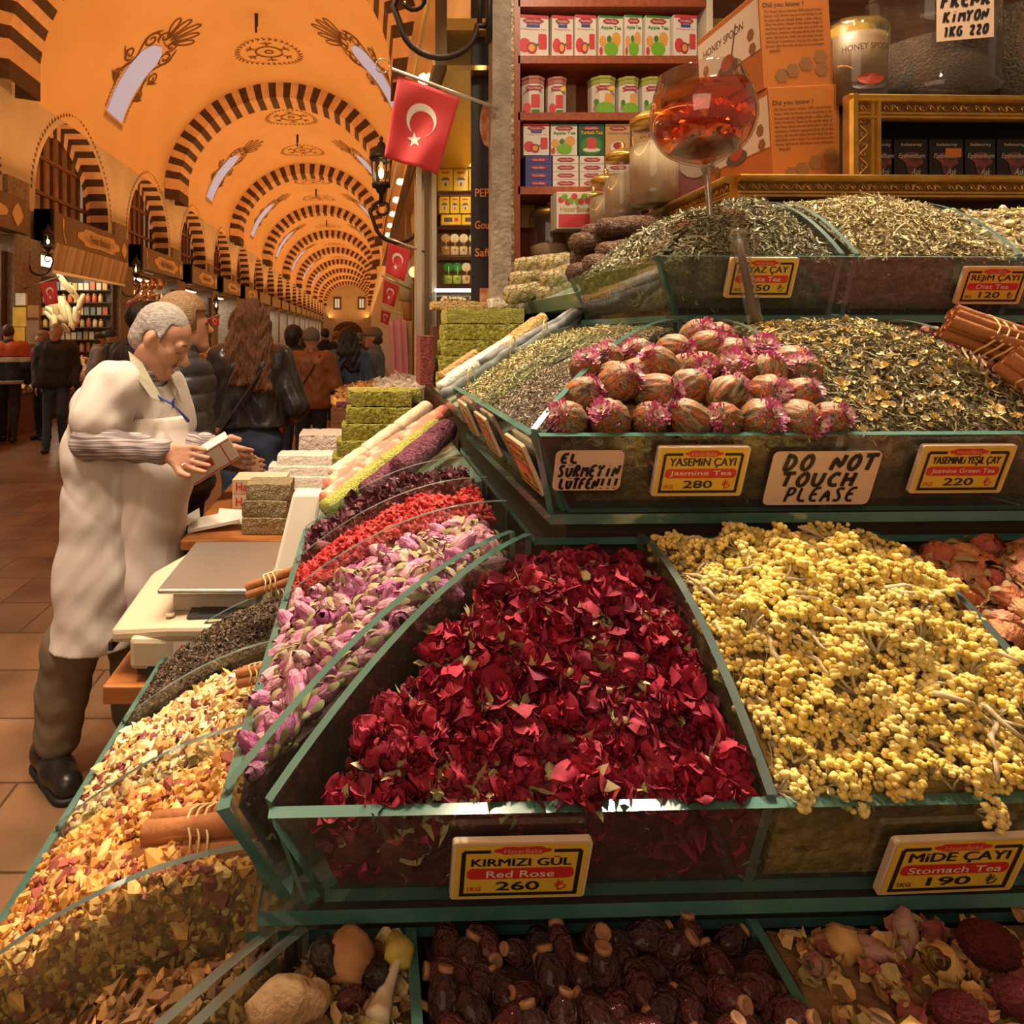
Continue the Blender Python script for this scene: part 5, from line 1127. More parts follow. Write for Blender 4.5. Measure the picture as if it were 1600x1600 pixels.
for i in range(46):
    u, v = rng.uniform(.03, .97), rng.uniform(.03, .97)
    if st is None:
        g = G(); g.tube([(-.02, 0, 0), (-.008, .003, .004), (.006, -.002, .003), (.02, .003, 0)], [.0013, .0022, .0018, .001], 6); g.tube([(.004, 0, .003), (.014, .008, .006)], [.0014, .0008], 5)
        st = tag(g.obj('flower_stem', stemm, smooth=True), 'pale woolly stem lying among the yellow everlasting flowers', 'stem', 'woolly stems among the yellow flowers'); o = st
    else: o = dup(st)
    o.location = b_yel.at(u, v) + b_yel.nrm(u, v).normalized() * .012; o.rotation_euler = (rng.uniform(-.6, .6), rng.uniform(-.5, .5), rng.uniform(0, 6)); s = rng.uniform(.8, 1.6); o.scale = (s, s, s)
o = dup(pr[0], P(1545, 1268, .672), (1.1, .3, .4), 1.0)
# ---- rosehips
hipm = mat('rosehip_skin', rnd=[(.055, .012, .014), (.10, .016, .018), (.04, .012, .016), (.075, .02, .02)], rough=.26, bump=.9, bscale=160, coat=.3); calm = mat('rosehip_calyx', (.30, .15, .07), .7)
def hip(sd):
    g = G(); g.ball((0, 0, 0), (.0138, .0138, .0215), 4, 0, lambda p: 1 + .05 * noise.noise(p * 4 + Vector((sd, 3, 0))) + .035 * noise.noise(Vector((p.x * 11, p.y * 11, p.z * 5)) + Vector((sd, 0, 0)))); o = g.obj('rosehip', hipm, smooth=True)
    g = G(); g.lathe([(.0065, .0195), (.0068, .0235), (.005, .024), (.0026, .0222), (0, .0228)], seg=9); g.obj('calyx', calm, o, smooth=True); return o
place(b_hip, 70, [hip(s) for s in range(5)], 'dark wrinkled rosehips in the front bin', 'dark wrinkled dried rosehip in the lowest front bin', 'rosehip', .015, tilt=1.2, svar=.2, lo=.55, hi=.99, lift=.006)
# ---- potpourri flowers, lower right
poty = mat('pot_rose_yellow', rnd=[(.62, .34, .08), (.66, .45, .14), (.55, .28, .10), (.45, .34, .12)], rough=.65, col2=(.5, .26, .08), scale=70); potp = mat('pot_bud_mauve', rnd=[(.36, .14, .14), (.42, .20, .20), (.30, .10, .14)], rough=.6, col2=(.30, .24, .12), scale=60)
place(b_pot, 40, [bud(s + 40, poty, sepo, .016, .0165, .8, nm='yellow_rose') for s in range(4)], 'dried yellow roses in the potpourri', 'dried yellow rose in the shaded potpourri bin', 'rose', .017, tilt=1, lo=.5, hi=.98, lift=.006)
place(b_pot, 34, [bud(s + 60, potp, sepo, .021, .0125, .0) for s in range(4)], 'dried mauve buds in the potpourri', 'dried mauve bud in the shaded potpourri bin', 'rosebud', .014, tilt=1.3, lo=.5, hi=.98, lift=.008)
celm = mat('celosia_red', (.20, .008, .018), .95, col2=(.09, .004, .01), scale=300, bump=1, bscale=300)
for j, (x, y, s) in enumerate([(1545, 1475, 1.05), (1500, 1585, .9), (1592, 1560, .8)]):
    g = G(); g.ball((0, 0, 0), (.024 * s, .02 * s, .017 * s), 4, 0, lambda p: 1 + .14 * noise.noise(p * 6) + .07 * noise.noise(p * 17)); tag(g.obj('celosia_flower', celm, smooth=True, loc=P(x, y, .665 if j == 0 else .61)), 'crimson velvety celosia flower in the potpourri, ' + ['uppermost one', 'lower one beside mauve buds', 'one cut by the right picture edge'][j], 'flower')
# ---- lower left bin: roots, pods and leaves
rootm = mat('ginger_root', (.38, .25, .12), .85, col2=(.36, .22, .11), scale=40, bump=.5, bscale=80); darkp = mat('black_pod', (.022, .014, .012), .5, bump=.6, bscale=70); lemn = mat('dried_lime', (.52, .46, .06), .6, col2=(.34, .26, .05), scale=30)
def lump(nm, m, pts, rs, lab, cat, seg=10):
    g = G(); o0 = pts[0]; q = []
    for a, b in zip(pts[:-1], pts[1:]): q += [a.lerp(b, k / 4) for k in range(4)]
    q.append(pts[-1]); R_ = []
    for i in range(len(q)): t = i / (len(q) - 1) * (len(rs) - 1); k = min(int(t), len(rs) - 2); R_.append(rs[k] * (1 - t + k) + rs[k + 1] * (t - k))
    g.tube([p - o0 for p in q], R_, seg); g2 = G(); g2.v = [tuple(Vector(v) * 1 + Vector(v).normalized() * .0025 * noise.noise(Vector(v) * 90)) for v in g.v]; g2.f, g2.m = g.f, g.m
    return tag(g2.obj(nm, m, smooth=True, loc=o0), lab, cat)
lump('bark_piece', mat('bark_tan', (.40, .20, .08), .85, col2=(.30, .14, .06), scale=30), [P(560, 1470, .675), P(545, 1500, .66), P(540, 1540, .645)], [.02, .024, .016], 'broad tan bark piece standing in the lower left herb bin', 'bark')
lump('dried_lime', lemn, [P(615, 1465, .675), P(625, 1490, .66), P(630, 1515, .65)], [.008, .016, .006], 'yellow green dried lime behind the bark piece', 'dried fruit')
lump('ginger_root', rootm, [P(390, 1595, .60), P(440, 1565, .615), P(495, 1560, .62), P(500, 1540, .63)], [.012, .02, .014, .01], 'knobbly pale ginger root at the bottom left', 'ginger')
lump('seed_pod', darkp, [P(510, 1465, .672), P(508, 1490, .66), P(520, 1530, .645)], [.008, .016, .01], 'black wrinkled seed pod left of the bark piece', 'seed pod')
lump('seed_pod', darkp, [P(580, 1510, .655), P(590, 1530, .645), P(585, 1548, .64)], [.01, .016, .01], 'black round seed pod right of the bark piece', 'seed pod')
lump('dark_berry', hipm, [P(545, 1545, .64), P(548, 1560, .635), P(552, 1580, .63)], [.012, .02, .01], 'glossy maroon berry in front of the bark piece', 'dried fruit')
lump('dark_berry', mat('crimson_berry', (.16, .02, .03), .6), [P(410, 1545, .63), P(412, 1558, .625), P(418, 1570, .62)], [.006, .012, .008], 'small crimson berry beside the ginger root', 'dried fruit')
lump('sage_leaf', mat('sage_leaf', (.48, .42, .30), .85), [P(625, 1490, .655), P(605, 1545, .635), P(590, 1595, .61)], [.003, .007, .012], 'long grey dried leaf in the herb bin', 'leaf', 6)
lump('dried_twig', mat('twig_tan', (.50, .38, .18), .8), [P(640, 1560, .64), P(665, 1572, .635), P(700, 1590, .625)], [.003, .0035, .006], 'curled tan twig beside the rosehips', 'twig', 7)
# ---- cinnamon
cinm = mat('cinnamon_bark', (.42, .17, .055), .75, col2=(.30, .11, .035), scale=14, stretch=(1, 1, 1), bump=.2, bscale=60); raff = mat('raffia', (.70, .52, .26), .8)
def cinnamon(a, b, n, r, label, spread=.9, tie=True):
    a, b = Vector(a), Vector(b); t = thing('cinnamon_bundle', label, 'cinnamon', (a + b) / 2); d = (b - a).normalized(); L_ = (b - a).length; u = d.cross(Vector((0, 0, 1))).normalized(); w_ = u.cross(d)
    ring = [(0, 0)] + [(1.9 * math.cos(q * PI / 3), 1.9 * math.sin(q * PI / 3)) for q in range(6)] + [(3.6 * math.cos(q * PI / 6 + .2), 3.6 * math.sin(q * PI / 6 + .2)) for q in range(12)]
    for k in range(n):
        x, y = ring[k]; off = u * x * r * spread + w_ * y * r * spread; g = G(); sl = rng.uniform(-.04, .04) * L_; rr = r * rng.uniform(.85, 1.1)
        p0, p1 = -d * L_ / 2 + off + d * sl, d * L_ / 2 + off * 1.15 + d * sl; vs = []; m = 14
        for z in range(2):
            c = p0 if z == 0 else p1
            for q in range(m + 1):
                an = q / m * 4.2 * PI; rad = rr * (1 - .62 * q / m) ; vs.append(c + u * math.cos(an) * rad + w_ * math.sin(an) * rad)
        m2 = m + 1; g.add(vs, [(q, q + 1, m2 + q + 1, m2 + q) for q in range(m)])
        # smooth outer bark
        vs = []; M = 16
        for z in range(5):
            c = p0.lerp(p1, z / 4); wob = 1 + .06 * math.sin(z * 2.1 + k)
            for q in range(M): an = q / M * 2 * PI; vs.append(c + (u * math.cos(an) + w_ * math.sin(an)) * rr * wob)
        g.add(vs, [(z * M + q, z * M + (q + 1) % M, (z + 1) * M + (q + 1) % M, (z + 1) * M + q) for z in range(4) for q in range(M)])
        g.obj('cinnamon_stick', cinm, t, smooth=True, fix=False)
    if tie:
        R_ = r * (1.1 if n == 1 else 3.0 if n <= 7 else 4.8) * spread
        for e in (-.012, 0, .012):
            g = G(); g.tube([u * math.cos(q * PI / 10) * R_ + w_ * math.sin(q * PI / 10) * R_ + d * (e + .006 * math.sin(q)) for q in range(21)], .0016, 5, caps=False); g.obj('raffia_tie', raff, t, smooth=True)
    return t
cinnamon(P(1478, 508, 1.12), P(1615, 560, 1.08), 12, .0085, 'thick cinnamon bundle tied with raffia on the third tier')
cinnamon(P(1572, 560, 1.03), P(1670, 625, 1.0), 7, .0095, 'second cinnamon bundle cut by the right picture edge')
cinnamon(P(236, 1318, .90), P(425, 1300, .86), 4, .0135, 'cinnamon sticks lying on the amber apple chips')
cinnamon(P(392, 926, 1.46), P(470, 900, 1.42), 3, .0095, 'small cinnamon bundle on the black tea below the scale platter')
cinnamon(P(380, 1062, 1.20), P(440, 1050, 1.17), 4, .008, 'cinnamon ends poking from the citrus chips')
# ---------------------------------------------------------------- Turkish delight logs and slabs
def coat(name, c1, c2, sc=140, b=1.0): return mat(name, c1, .8, col2=c2, scale=sc, bump=b, bscale=sc * 1.3, contrast=(.42, .58))
pist = coat('pistachio_coat', (.66, .60, .10), (.36, .33, .03), 70, 1.8); pistl = coat('pistachio_light', (.72, .68, .16), (.46, .45, .07), 180); pinkl = coat('pink_log', (.70, .20, .14), (.74, .42, .30), 25, .4); palel = coat('pale_log', (.74, .58, .40), (.80, .70, .54), 25, .4)
purl = coat('purple_coat', (.13, .02, .045), (.27, .07, .12), 90, 1.5); whitel = coat('white_sugar', (.80, .76, .68), (.66, .61, .52), 60, .5); orl = coat('orange_coat', (.72, .36, .10), (.62, .48, .22), 90); greyl = mat('grey_stick', (.10, .105, .112), .7, col2=(.22, .225, .23), scale=30); choc = coat('cocoa_coat', (.12, .045, .025), (.30, .16, .09), 130, 1.4); nutl = coat('nut_coat', (.82, .70, .46), (.46, .34, .08), 60, 2.0); sesm = coat('sesame_coat', (.80, .64, .38), (.56, .42, .20), 130, 1.4); sesm2 = mat('red_petal_coat', (.24, .03, .03), .8, col2=(.4, .1, .08), scale=120, bump=1, bscale=160)
def log(a, b, r, m, label, cat='sweet roll', segs=24, flat=1, sw=None, group=None):
    a, b = Vector(a), Vector(b); n = 16; g = G(); d = (b - a); pts = [d * (k / n) for k in range(n + 1)]; g.tube(pts, [r * (.9 if k in (0, n) else 1) for k in range(n + 1)], segs)
    g.v = [tuple(Vector(v) + Vector((noise.noise(Vector(v) * 60 + a * 9), noise.noise(Vector(v) * 55 + a * 7 + Vector((5, 0, 0))), noise.noise(Vector(v) * 58 + Vector((0, 9, 0))))) * r * .10) for v in g.v]
    return tag(g.obj('sweet_roll', m, smooth=True, loc=a), label, cat, group)
def slab(c, size, m, label, rz=0, nm='delight_slab', cat='turkish delight', group=None, ns=10):
    g = G(); sx, sy, sz = size
    def pf(face):
        def f(u, v):
            x, y = u * 2 - 1, v * 2 - 1
            p = {0: (x, -1, y), 1: (x, 1, y), 2: (-1, x, y), 3: (1, x, y), 4: (x, y, -1), 5: (x, y, 1)}[face]; p = Vector(p)
            q = Vector((p.x * sx / 2, p.y * sy / 2, p.z * sz / 2)); L_ = p.length; k = 1 - .035 * max(0, L_ - 1.2)
            q = Vector((q.x * k, q.y * k, q.z * k)); return q + Vector((noise.noise(q * 70 + Vector(c)), noise.noise(q * 66 + Vector((7, 0, 0))), noise.noise(q * 62 + Vector((0, 5, 1)) + Vector(c)))) * .0035
        return f
    for f_ in range(6): g.grid(pf(f_), ns * 2, ns)
    return tag(g.obj(nm, m, smooth=True, loc=c, rot=(0, 0, rz)), label, cat, group)
# sloping boards that carry the logs beyond the glass bins
for k, (x0, z0, x1, zz1, y0, y1) in enumerate([(-.13, 1.10, .27, 1.27, 1.62, 2.75), (.235, 1.42, .62, 1.60, 1.80, 2.9), (.58, 1.72, .95, 1.86, 1.95, 3.05)]):
    g = G(); g.prism([(x0, y0, z0), (x1, y0, zz1), (x1, y0, zz1 - .2), (x0 + .02, y0, z0 - .04)], (0, y1 - y0, 0)); tag(g.obj('sloping_board', mat('board_glass', (.20, .30, .24), .2, spec=.8)), ['sloping green glass board under the pink and green rolls', 'sloping green glass board under the grey twisted sticks', 'sloping green glass board under the chocolate rolls'][k], 'board')
log(P(622, 735, 1.78), P(700, 670, 1.98), .033, purl, 'purple petal coated roll above the hibiscus bin'); log(P(570, 770, 1.75), P(640, 715, 1.85), .026, purl, 'lower purple petal coated roll above the hibiscus bin')
log(P(508, 796, 1.74), P(595, 728, 1.90), .023, pistl, 'green pistachio roll beside the purple rolls, lower half'); log(P(597, 727, 1.90), P(682, 664, 2.08), .023, pistl, 'green pistachio roll beside the purple rolls, upper half')
for j in range(3):
    f0, f1 = j / 3, (j + 1) / 3 - .02
    for s_, (dx, dy) in enumerate([(0, 0), (6, -22)]):
        a0, b0 = (507 + dx, 782 + dy, 1.84 + .06 * s_), (690 + dx * 2, 648 + dy * .4, 2.16 + .05 * s_); L3 = lambda t: P(*[a0[q] + (b0[q] - a0[q]) * t for q in range(3)])
        log(L3(f0), L3(f1), .024, pinkl, 'pink delight roll, %s piece of the %s pink row' % (['lowest', 'middle', 'topmost'][j], ['front', 'rear'][s_]))
for j in range(3):
    f0, f1 = j / 3, (j + 1) / 3 - .02; a0, b0 = (520, 742, 2.02), (672, 632, 2.30); L3 = lambda t: P(*[a0[q] + (b0[q] - a0[q]) * t for q in range(3)]); log(L3(f0), L3(f1), .023, palel, 'pale cream delight roll behind the pink rows, %s piece' % ['lowest', 'middle', 'topmost'][j])
for j in range(5): slab(P(583 + 3 * j, 722 - 25.5 * j, 2.36 + .03 * j) , (.27 - .015 * j, .16, .050), pist, 'pistachio coated delight slab, %s of five stacked beside pink rolls' % ['lowest', 'second', 'third', 'fourth', 'topmost'][j])
slab(P(600, 617, 2.62), (.27, .12, .05), pistl, 'light green delight slab behind the five stacked slabs'); slab(P(590, 632, 2.55), (.30, .05, .02), purl, 'thin purple petal layer between green slabs')
# third tier, aisle side
for j in range(5): slab(P(748 + 1 * j, 592 - 24.5 * j, 2.42 + .02 * j), (.30 - .008 * j, .17, .052), pist if j < 4 else pistl, 'pistachio slab, %s of the stack left of the grey sticks' % ['lowest', 'second', 'third', 'fourth', 'topmost'][j])
slab(P(663, 562, 2.5), (.045, .20, .17), sesm2, 'tall dark red petal slab at the left of the pistachio stack')
t = thing('twisted_stick_bundle', 'bundle of grey twisted sweet sticks tied together', 'sweets', P(700, 612, 1.92))
for j in range(11):
    r = j % 4; a = P(690 + 8 * (j % 5), 618 - 3 * (j % 3) - 1.5 * j, 1.90 + .02 * (j % 3)); b = P(790 + 3 * j, 558 - 3.5 * j, 1.94 + .015 * (j % 4)) if j < 5 else P(905 + 3 * (j % 6), 500 - 4.5 * (j - 5), 2.0 + .01 * (j % 3)); a = a if j < 5 else P(752 + 6 * (j % 5), 592 - 5 * (j - 5), 1.93 + .015 * (j % 3))
    g = G(); n = 14; g.tube([(a.lerp(b, q / n) - t.location) + Vector((0, .002 * math.sin(q), .002 * math.cos(q * 1.3 + j))) for q in range(n + 1)], [.0135 + .0015 * math.sin(q * 2 + j) for q in range(n + 1)], 8); g.obj('stick', greyl, t, smooth=True)
for f_ in ((735, 592, 1.9), (800, 545, 1.93), (850, 520, 1.96)):
    g = G(); c = P(*f_) - t.location; g.tube([c + Vector((.012 * math.cos(q), -.012, .0)) + Vector((0, .02 * math.cos(q), .035 * math.sin(q))) for q in [z * .5 for z in range(13)]], .002, 5, caps=False); g.obj('raffia_tie', raff, t)
log(P(686, 606, 2.02), P(778, 548, 2.08), .017, whitel, 'white sugared roll behind the grey sticks, lower one'); log(P(700, 592, 2.08), P(800, 530, 2.14), .016, whitel, 'white sugared roll behind the grey sticks, upper one')
log(P(745, 572, 2.16), P(838, 502, 2.22), .02, orl, 'orange coated roll beside the white rolls'); log(P(690, 590, 2.2), P(745, 552, 2.25), .018, orl, 'orange coated roll in front of the pistachio stack'); log(P(795, 545, 2.10), P(850, 495, 2.16), .018, orl, 'short orange coated roll above the grey sticks')
# fourth tier, aisle side: chocolate and nut rolls
for j, (x0, y0, x1, y1, Y) in enumerate([(893, 428, 990, 412, 2.08), (918, 415, 1000, 405, 2.0), (938, 396, 1020, 384, 2.02), (897, 380, 980, 372, 2.12), (915, 366, 1010, 355, 2.14), (938, 357, 1040, 349, 2.1), (898, 405, 985, 392, 2.15)]):
    log(P(x0, y0, Y), P(x1, y1, Y + .06), .031, choc, 'cocoa coated sweet roll, %s in the brown pile' % ['lowest at left', 'lowest at front', 'front middle', 'upper left', 'behind the top one', 'topmost', 'rear middle'][j])
for j, (x0, y0, x1, y1, Y) in enumerate([(792, 462, 870, 448, 2.45), (800, 440, 880, 428, 2.48), (808, 418, 890, 408, 2.5), (845, 465, 895, 440, 2.36), (850, 440, 898, 425, 2.36), (850, 417, 895, 410, 2.4)]):
    log(P(x0, y0, Y), P(x1, y1, Y + .04), .034, nutl, 'nut coated sweet roll, %s in the pale pile' % ['lowest at left', 'second at left', 'top at left', 'lowest at right', 'middle at right', 'top at right'][j])
slab(P(725, 478, 2.75), (.26, .12, .03), orl, 'flat orange slab on the glass ledge before the shelf'); slab(P(790, 474, 2.65), (.12, .12, .035), whitel, 'small white slab beside the flat orange slab')
# ---------------------------------------------------------------- counter, scale and boxes in the aisle
cw = mat('counter_wood', (.46, .17, .045), .38, col2=(.36, .12, .03), scale=4, stretch=(2, 20, 20))
t = thing('wooden_counter', 'orange brown wooden counter carrying the sesame bars and white boxes', 'counter', (-.3, 3.1, 0)); O = t.location
g = G(); g.box((-.0, 0, .86), (.70, 1.24, .035)); g.obj('counter_top', cw, t, bevel=.004); g = G(); g.box((.03, 0, .42), (.60, 1.14, .84)); g.obj('cabinet', woodm, t)
t = thing('scale_board', 'orange wooden board jutting out under the weighing scale', 'board', (-.40, 1.86, .78)); g = G(); g.box((0, 0, 0), (.40, .50, .042)); g.obj('board', cw, t, bevel=.003); g = G(); g.box((.05, .05, -.40), (.28, .36, .76)); g.obj('support_box', body, t)
beige = mat('scale_plastic', (.54, .45, .32), .45); steel = mat('brushed_steel', (.56, .53, .48), .34, metal=.85, col2=(.45, .42, .38), scale=30, stretch=(1, 18, 1)); darkpl = mat('dark_plastic', (.02, .02, .022), .4)
t = thing('weighing_scale', 'beige shop weighing scale with steel platter and display column', 'scale', (-.40, 1.86, .80))
def loc(v): return Vector(v) - t.location
g = G(); a = [(-.60, 1.66, .875), (-.455, 1.62, .90), (-.24, 1.62, .90), (-.24, 2.09, .94), (-.50, 2.09, .94), (-.60, 1.98, .90)]
g.prism([loc(p) for p in a], (0, 0, .035)); g.prism([loc((x, y, .83)) for x, y in ((-.545, 1.625), (-.24, 1.62), (-.24, 2.05), (-.545, 2.05))], (0, 0, .075)); g.obj('housing', beige, t, bevel=.012)
g = G(); g.prism([loc((x, y, .815)) for x, y in ((-.53, 1.64), (-.25, 1.64), (-.25, 2.04), (-.53, 2.04))], (0, 0, .02)); g.obj('black_base', darkpl, t)
g = G(); g.box(loc((-.60, 1.80, .87)), (.01, .28, .02)); g.obj('rubber_strip', darkpl, t)
g = G(); g.box(loc((-.365, 1.87, .992)), (.26, .385, .012)); g.obj('platter', steel, t, bevel=.004); g = G(); g.box(loc((-.365, 1.87, .962)), (.20, .32, .05)); g.obj('load_column', beige, t)
g = G(); g.prism([loc(p) for p in ((-.42, 1.66, .936), (-.25, 1.66, .936), (-.25, 1.72, .940), (-.42, 1.72, .940))], (0, 0, .004)); g.obj('keypad', mat('keypad_black', (.03, .03, .035), .3), t); g = G(); g.prism([loc(p) for p in ((-.395, 1.675, .941), (-.335, 1.675, .941), (-.335, 1.71, .944), (-.395, 1.71, .944))], (0, 0, .001)); g.obj('display_window', mat('lcd_dark', (.008, .01, .01), .15), t)
g = G(); g.lathe([(.012, .0), (.011, .004), (0, .004)], loc((-.465, 1.68, .936)), 14); g.obj('round_button', mat('button_tan', (.55, .45, .30), .5), t)
g = G(); g.prism([loc(p) for p in ((-.245, 1.80, .95), (-.165, 1.80, .95), (-.165, 1.86, .95), (-.245, 1.86, .95))], (.055, .06, .235)); g.obj('display_column', mat('column_plastic', (.72, .66, .56), .4), t, bevel=.008)
fr = Frame(loc((-.365, 1.6185, .868)), (1, 0, 0), (0, 0, 1)); g = G(); put_rect(g, fr, 0, 0, .15, .065, .002, 0); put_rect(g, fr, .09, 0, .06, .06, .0015, 3); put_rect(g, fr, -.015, .016, .10, .022, .003, 1); put_text(g, fr, 'DEMSAN', -.015, .018, .085, .014, .004, .03, 0, 2); put_text(g, fr, 'TARTI', -.015, .0005, .06, .006, .004, .0, 0, 4)
for k in range(3): put_poly(g, fr, [(-.055 + .04 * k + a_, -.017 + b_) for a_, b_ in ((-.012, -.012), (.012, -.012), (.010, -.006), (.002, -.004), (.002, .006), (.012, .008), (-.012, .008), (-.002, .006), (-.002, -.004), (-.010, -.006))], .004, 4)
g.obj('maker_sticker', [mat('sticker_white', (.72, .66, .56), .5), mat('sticker_pink', (.80, .60, .52), .5), tag_r, mat('sticker_blue', (.10, .12, .28), .5), tag_k], t, fix=False)
t2 = thing('plastic_bracket', 'small black plastic bracket in front of the scale', 'bracket', P(246, 1060, 1.63)); g = G(); g.bb((-.025, -.005, -.02), (.008, .05, .085)); g.obj('upright', darkpl, t2, bevel=.006); g = G(); g.bb((-.02, 0, -.025), (.02, .06, -.015)); g.obj('foot', darkpl, t2)
zc = .8775
for j in range(3): slab(P(417 + 6 * (j == 2), 0, 2.62 + .02 * j) * 1 + Vector((0, 0, -(P(417, 0, 2.62 + .02 * j).z) + zc + .030 + .058 * j)), (.165, .14, .056), sesm, 'sesame coated bar, %s of the three beside the scale' % ['lowest', 'middle', 'topmost'][j])
whitec = mat('white_card', (.82, .80, .76), .6); g = G(); c = P(335, 812, 2.66)
g.box((0, 0, 0), (.19, .15, .012), (.0, -.16, .2)); g.box((-.09, -.01, .012), (.08, .14, .003), (0, -.5, .25)); g.box((.06, .02, .012), (.10, .15, .003), (.1, .1, .15)); tag(g.obj('carton_blank', whitec, loc=(c.x, c.y, zc + .022)), 'unfolded blank white carton on the wooden counter', 'box')
cream = mat('cream_card', (.78, .64, .46), .5)
def box_thing(nm, label, c, size, m, rz=0, ry=0, cat='box', parent=None, group=None, bevel=.0015):
    t = thing(nm, label, cat, c, 0, group); t.rotation_euler = (0, ry, rz); g = G(); g.bb((-size[0] / 2, -size[1] / 2, 0), (size[0] / 2, size[1] / 2, size[2])); g.obj('carton', m, t, bevel=bevel); return t
for j in range(2):
    t = box_thing('sweet_box', 'cream sweet box with red shop lettering, %s of two on the counter' % ['lower', 'upper'][j], (-.44, 3.0, zc + .062 * j + .0015), (.22, .16, .06), cream); fr = Frame((0, -.0815, .03), (1, 0, 0), (0, 0, 1)); g = G(); put_text(g, fr, 'HazerBaba', -.0, 0, .19, .036, .001, .02); g.obj('box_lettering', pred, t, fix=False)
for j, (xc_, yb, wd, lab) in enumerate([(452, 775, .30, 'lowest'), (462, 757, .30, 'second'), (470, 741, .28, 'third'), (478, 724, .25, 'topmost')]): slab(P(xc_, yb - 8, 3.16 + .03 * j), (wd, .16, .048), whitel, 'white sugared delight slab, %s of four at the aisle counter' % lab)
slab(P(510, 690, 3.55) - Vector((0, 0, .1)), (.26, .25, .3), coat('pinkish_sugar', (.66, .52, .45), (.74, .66, .58), 40), 'pale pink sugared block behind the white slabs')
# next stall further along with heaps
t = thing('wooden_counter', 'brown counter of the next stall with heaped white and orange goods', 'counter', (.0, 4.75, 0)); g = G(); g.bb((-.2, -.6, 0), (.34, .9, 1.16)); g.obj('cabinet', woodm, t)
for nm, x0, x1, cc, lb in (('sweets_heap', -.18, .06, [(.62, .30, .08), (.70, .42, .10), (.4, .18, .06)], 'orange and brown sweets heaped on the next stall counter'), ('sugar_heap', .06, .33, [(.80, .74, .66), (.72, .66, .58)], 'white sugared sweets heaped on the next stall counter')):
    n = 420; x_ = nr.uniform(x0, x1, n); y_ = nr.uniform(4.2, 5.5, n); pos = np.stack([x_, y_, 1.17 + .10 * np.clip((x_ + .2) / .5, 0, 1) + .03 * np.sin(y_ * 9)], 1); tag(scatter(nm, t_chip_lo(.7, 4), pos, np.tile([0, 0, 1.], (n, 1)), .028, cc, SC, .8), lb, 'sweets', kind='stuff')
# ---------------------------------------------------------------- gilded top shelf
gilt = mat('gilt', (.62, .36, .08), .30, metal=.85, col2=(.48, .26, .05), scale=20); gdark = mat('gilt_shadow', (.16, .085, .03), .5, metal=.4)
def moulding(t, a, b, hgt, dep, nrm, name='gilt_moulding', vert=False):
    """gilded moulding running a -> b (bottom outer line), with carved scrollwork between two half-round beads"""
    a, b = Vector(a), Vector(b); d = (b - a); L_ = d.length; d.normalize(); n = Vector(nrm).normalized(); u = n.cross(d).normalized()
    if not vert and u.z < 0: u = -u
    prof = [(0, 0), (dep * .55, 0), (dep * .75, hgt * .05), (dep * .75, hgt * .14), (dep * .5, hgt * .18), (dep * .62, hgt * .22), (dep * .62, hgt * .30), (dep * .38, hgt * .34), (dep * .38, hgt * .66), (dep * .8, hgt * .72), (dep, hgt * .80), (dep, hgt * .92), (dep * .8, hgt), (0, hgt)]
    g = G(); m = len(prof); vs = [p + n * x + u * y for p in (a, b) for x, y in prof]; g.add(vs, [(q, (q + 1) % m, m + (q + 1) % m, m + q) for q in range(m)]); g.add(vs, [tuple(range(m)), tuple(range(2 * m - 1, m - 1, -1))]); g.obj(name, gilt, t)
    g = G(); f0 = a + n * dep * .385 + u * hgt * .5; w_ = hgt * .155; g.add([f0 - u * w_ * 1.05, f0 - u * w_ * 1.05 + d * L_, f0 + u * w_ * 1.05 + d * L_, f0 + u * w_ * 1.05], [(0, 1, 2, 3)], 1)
    step = hgt * .95; k = 0
    while k * step < L_ - step * .6:
        c = f0 + d * (k + .5) * step + n * .0015
        for sg in (-1, 1):
            g.tube([c + d * sg * step * .5 * q / 7 + u * w_ * .75 * math.sin(q / 7 * PI * 1.6) * sg for q in range(8)], hgt * .022, 4)
            g.tube([c + d * (sg * step * .22 + w_ * .42 * math.cos(q * .9)) + u * w_ * .42 * math.sin(q * .9) for q in range(7)], hgt * .02, 4)
        for q in (-.5, 0, .5): g.tube([c + d * step * .5 - u * w_ * .6, c + d * (step * .5 + w_ * q) + u * w_ * .7], [hgt * .02, hgt * .01], 4)
        k += 1
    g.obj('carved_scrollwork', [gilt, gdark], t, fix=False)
ZL = 2.0; YL = 1.72
t = thing('gilded_shelf', 'gilded top shelf with carved scroll moulding over the top tier', 'shelf', (1.3, 1.9, 1.94)); O = t.location
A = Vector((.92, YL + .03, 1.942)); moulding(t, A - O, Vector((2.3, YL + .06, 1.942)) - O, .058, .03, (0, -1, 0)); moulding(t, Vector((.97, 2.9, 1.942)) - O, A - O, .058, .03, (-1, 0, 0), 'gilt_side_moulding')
g = G(); g.prism([Vector(p) - O for p in ((.925, YL + .035, 1.945), (2.3, YL + .07, 1.945), (2.3, 3.1, 1.945), (.975, 3.1, 1.945))], (0, 0, .05)); g.obj('shelf_top', woodm, t)
g = G(); g.prism([Vector(p) - O for p in ((.96, YL + .10, 1.62), (2.3, YL + .13, 1.62), (2.3, 3.05, 1.62), (1.0, 3.05, 1.62))], (0, 0, .33)); g.obj('shelf_base', body, t)
t = thing('gilded_display_case', 'gilded frame case with dark inside holding black tea boxes', 'display case', (1.2, 1.85, ZL)); O = t.location
x0, x1, yf, zb, zt = 1.205, 2.3, 1.775, ZL + .001, 2.205
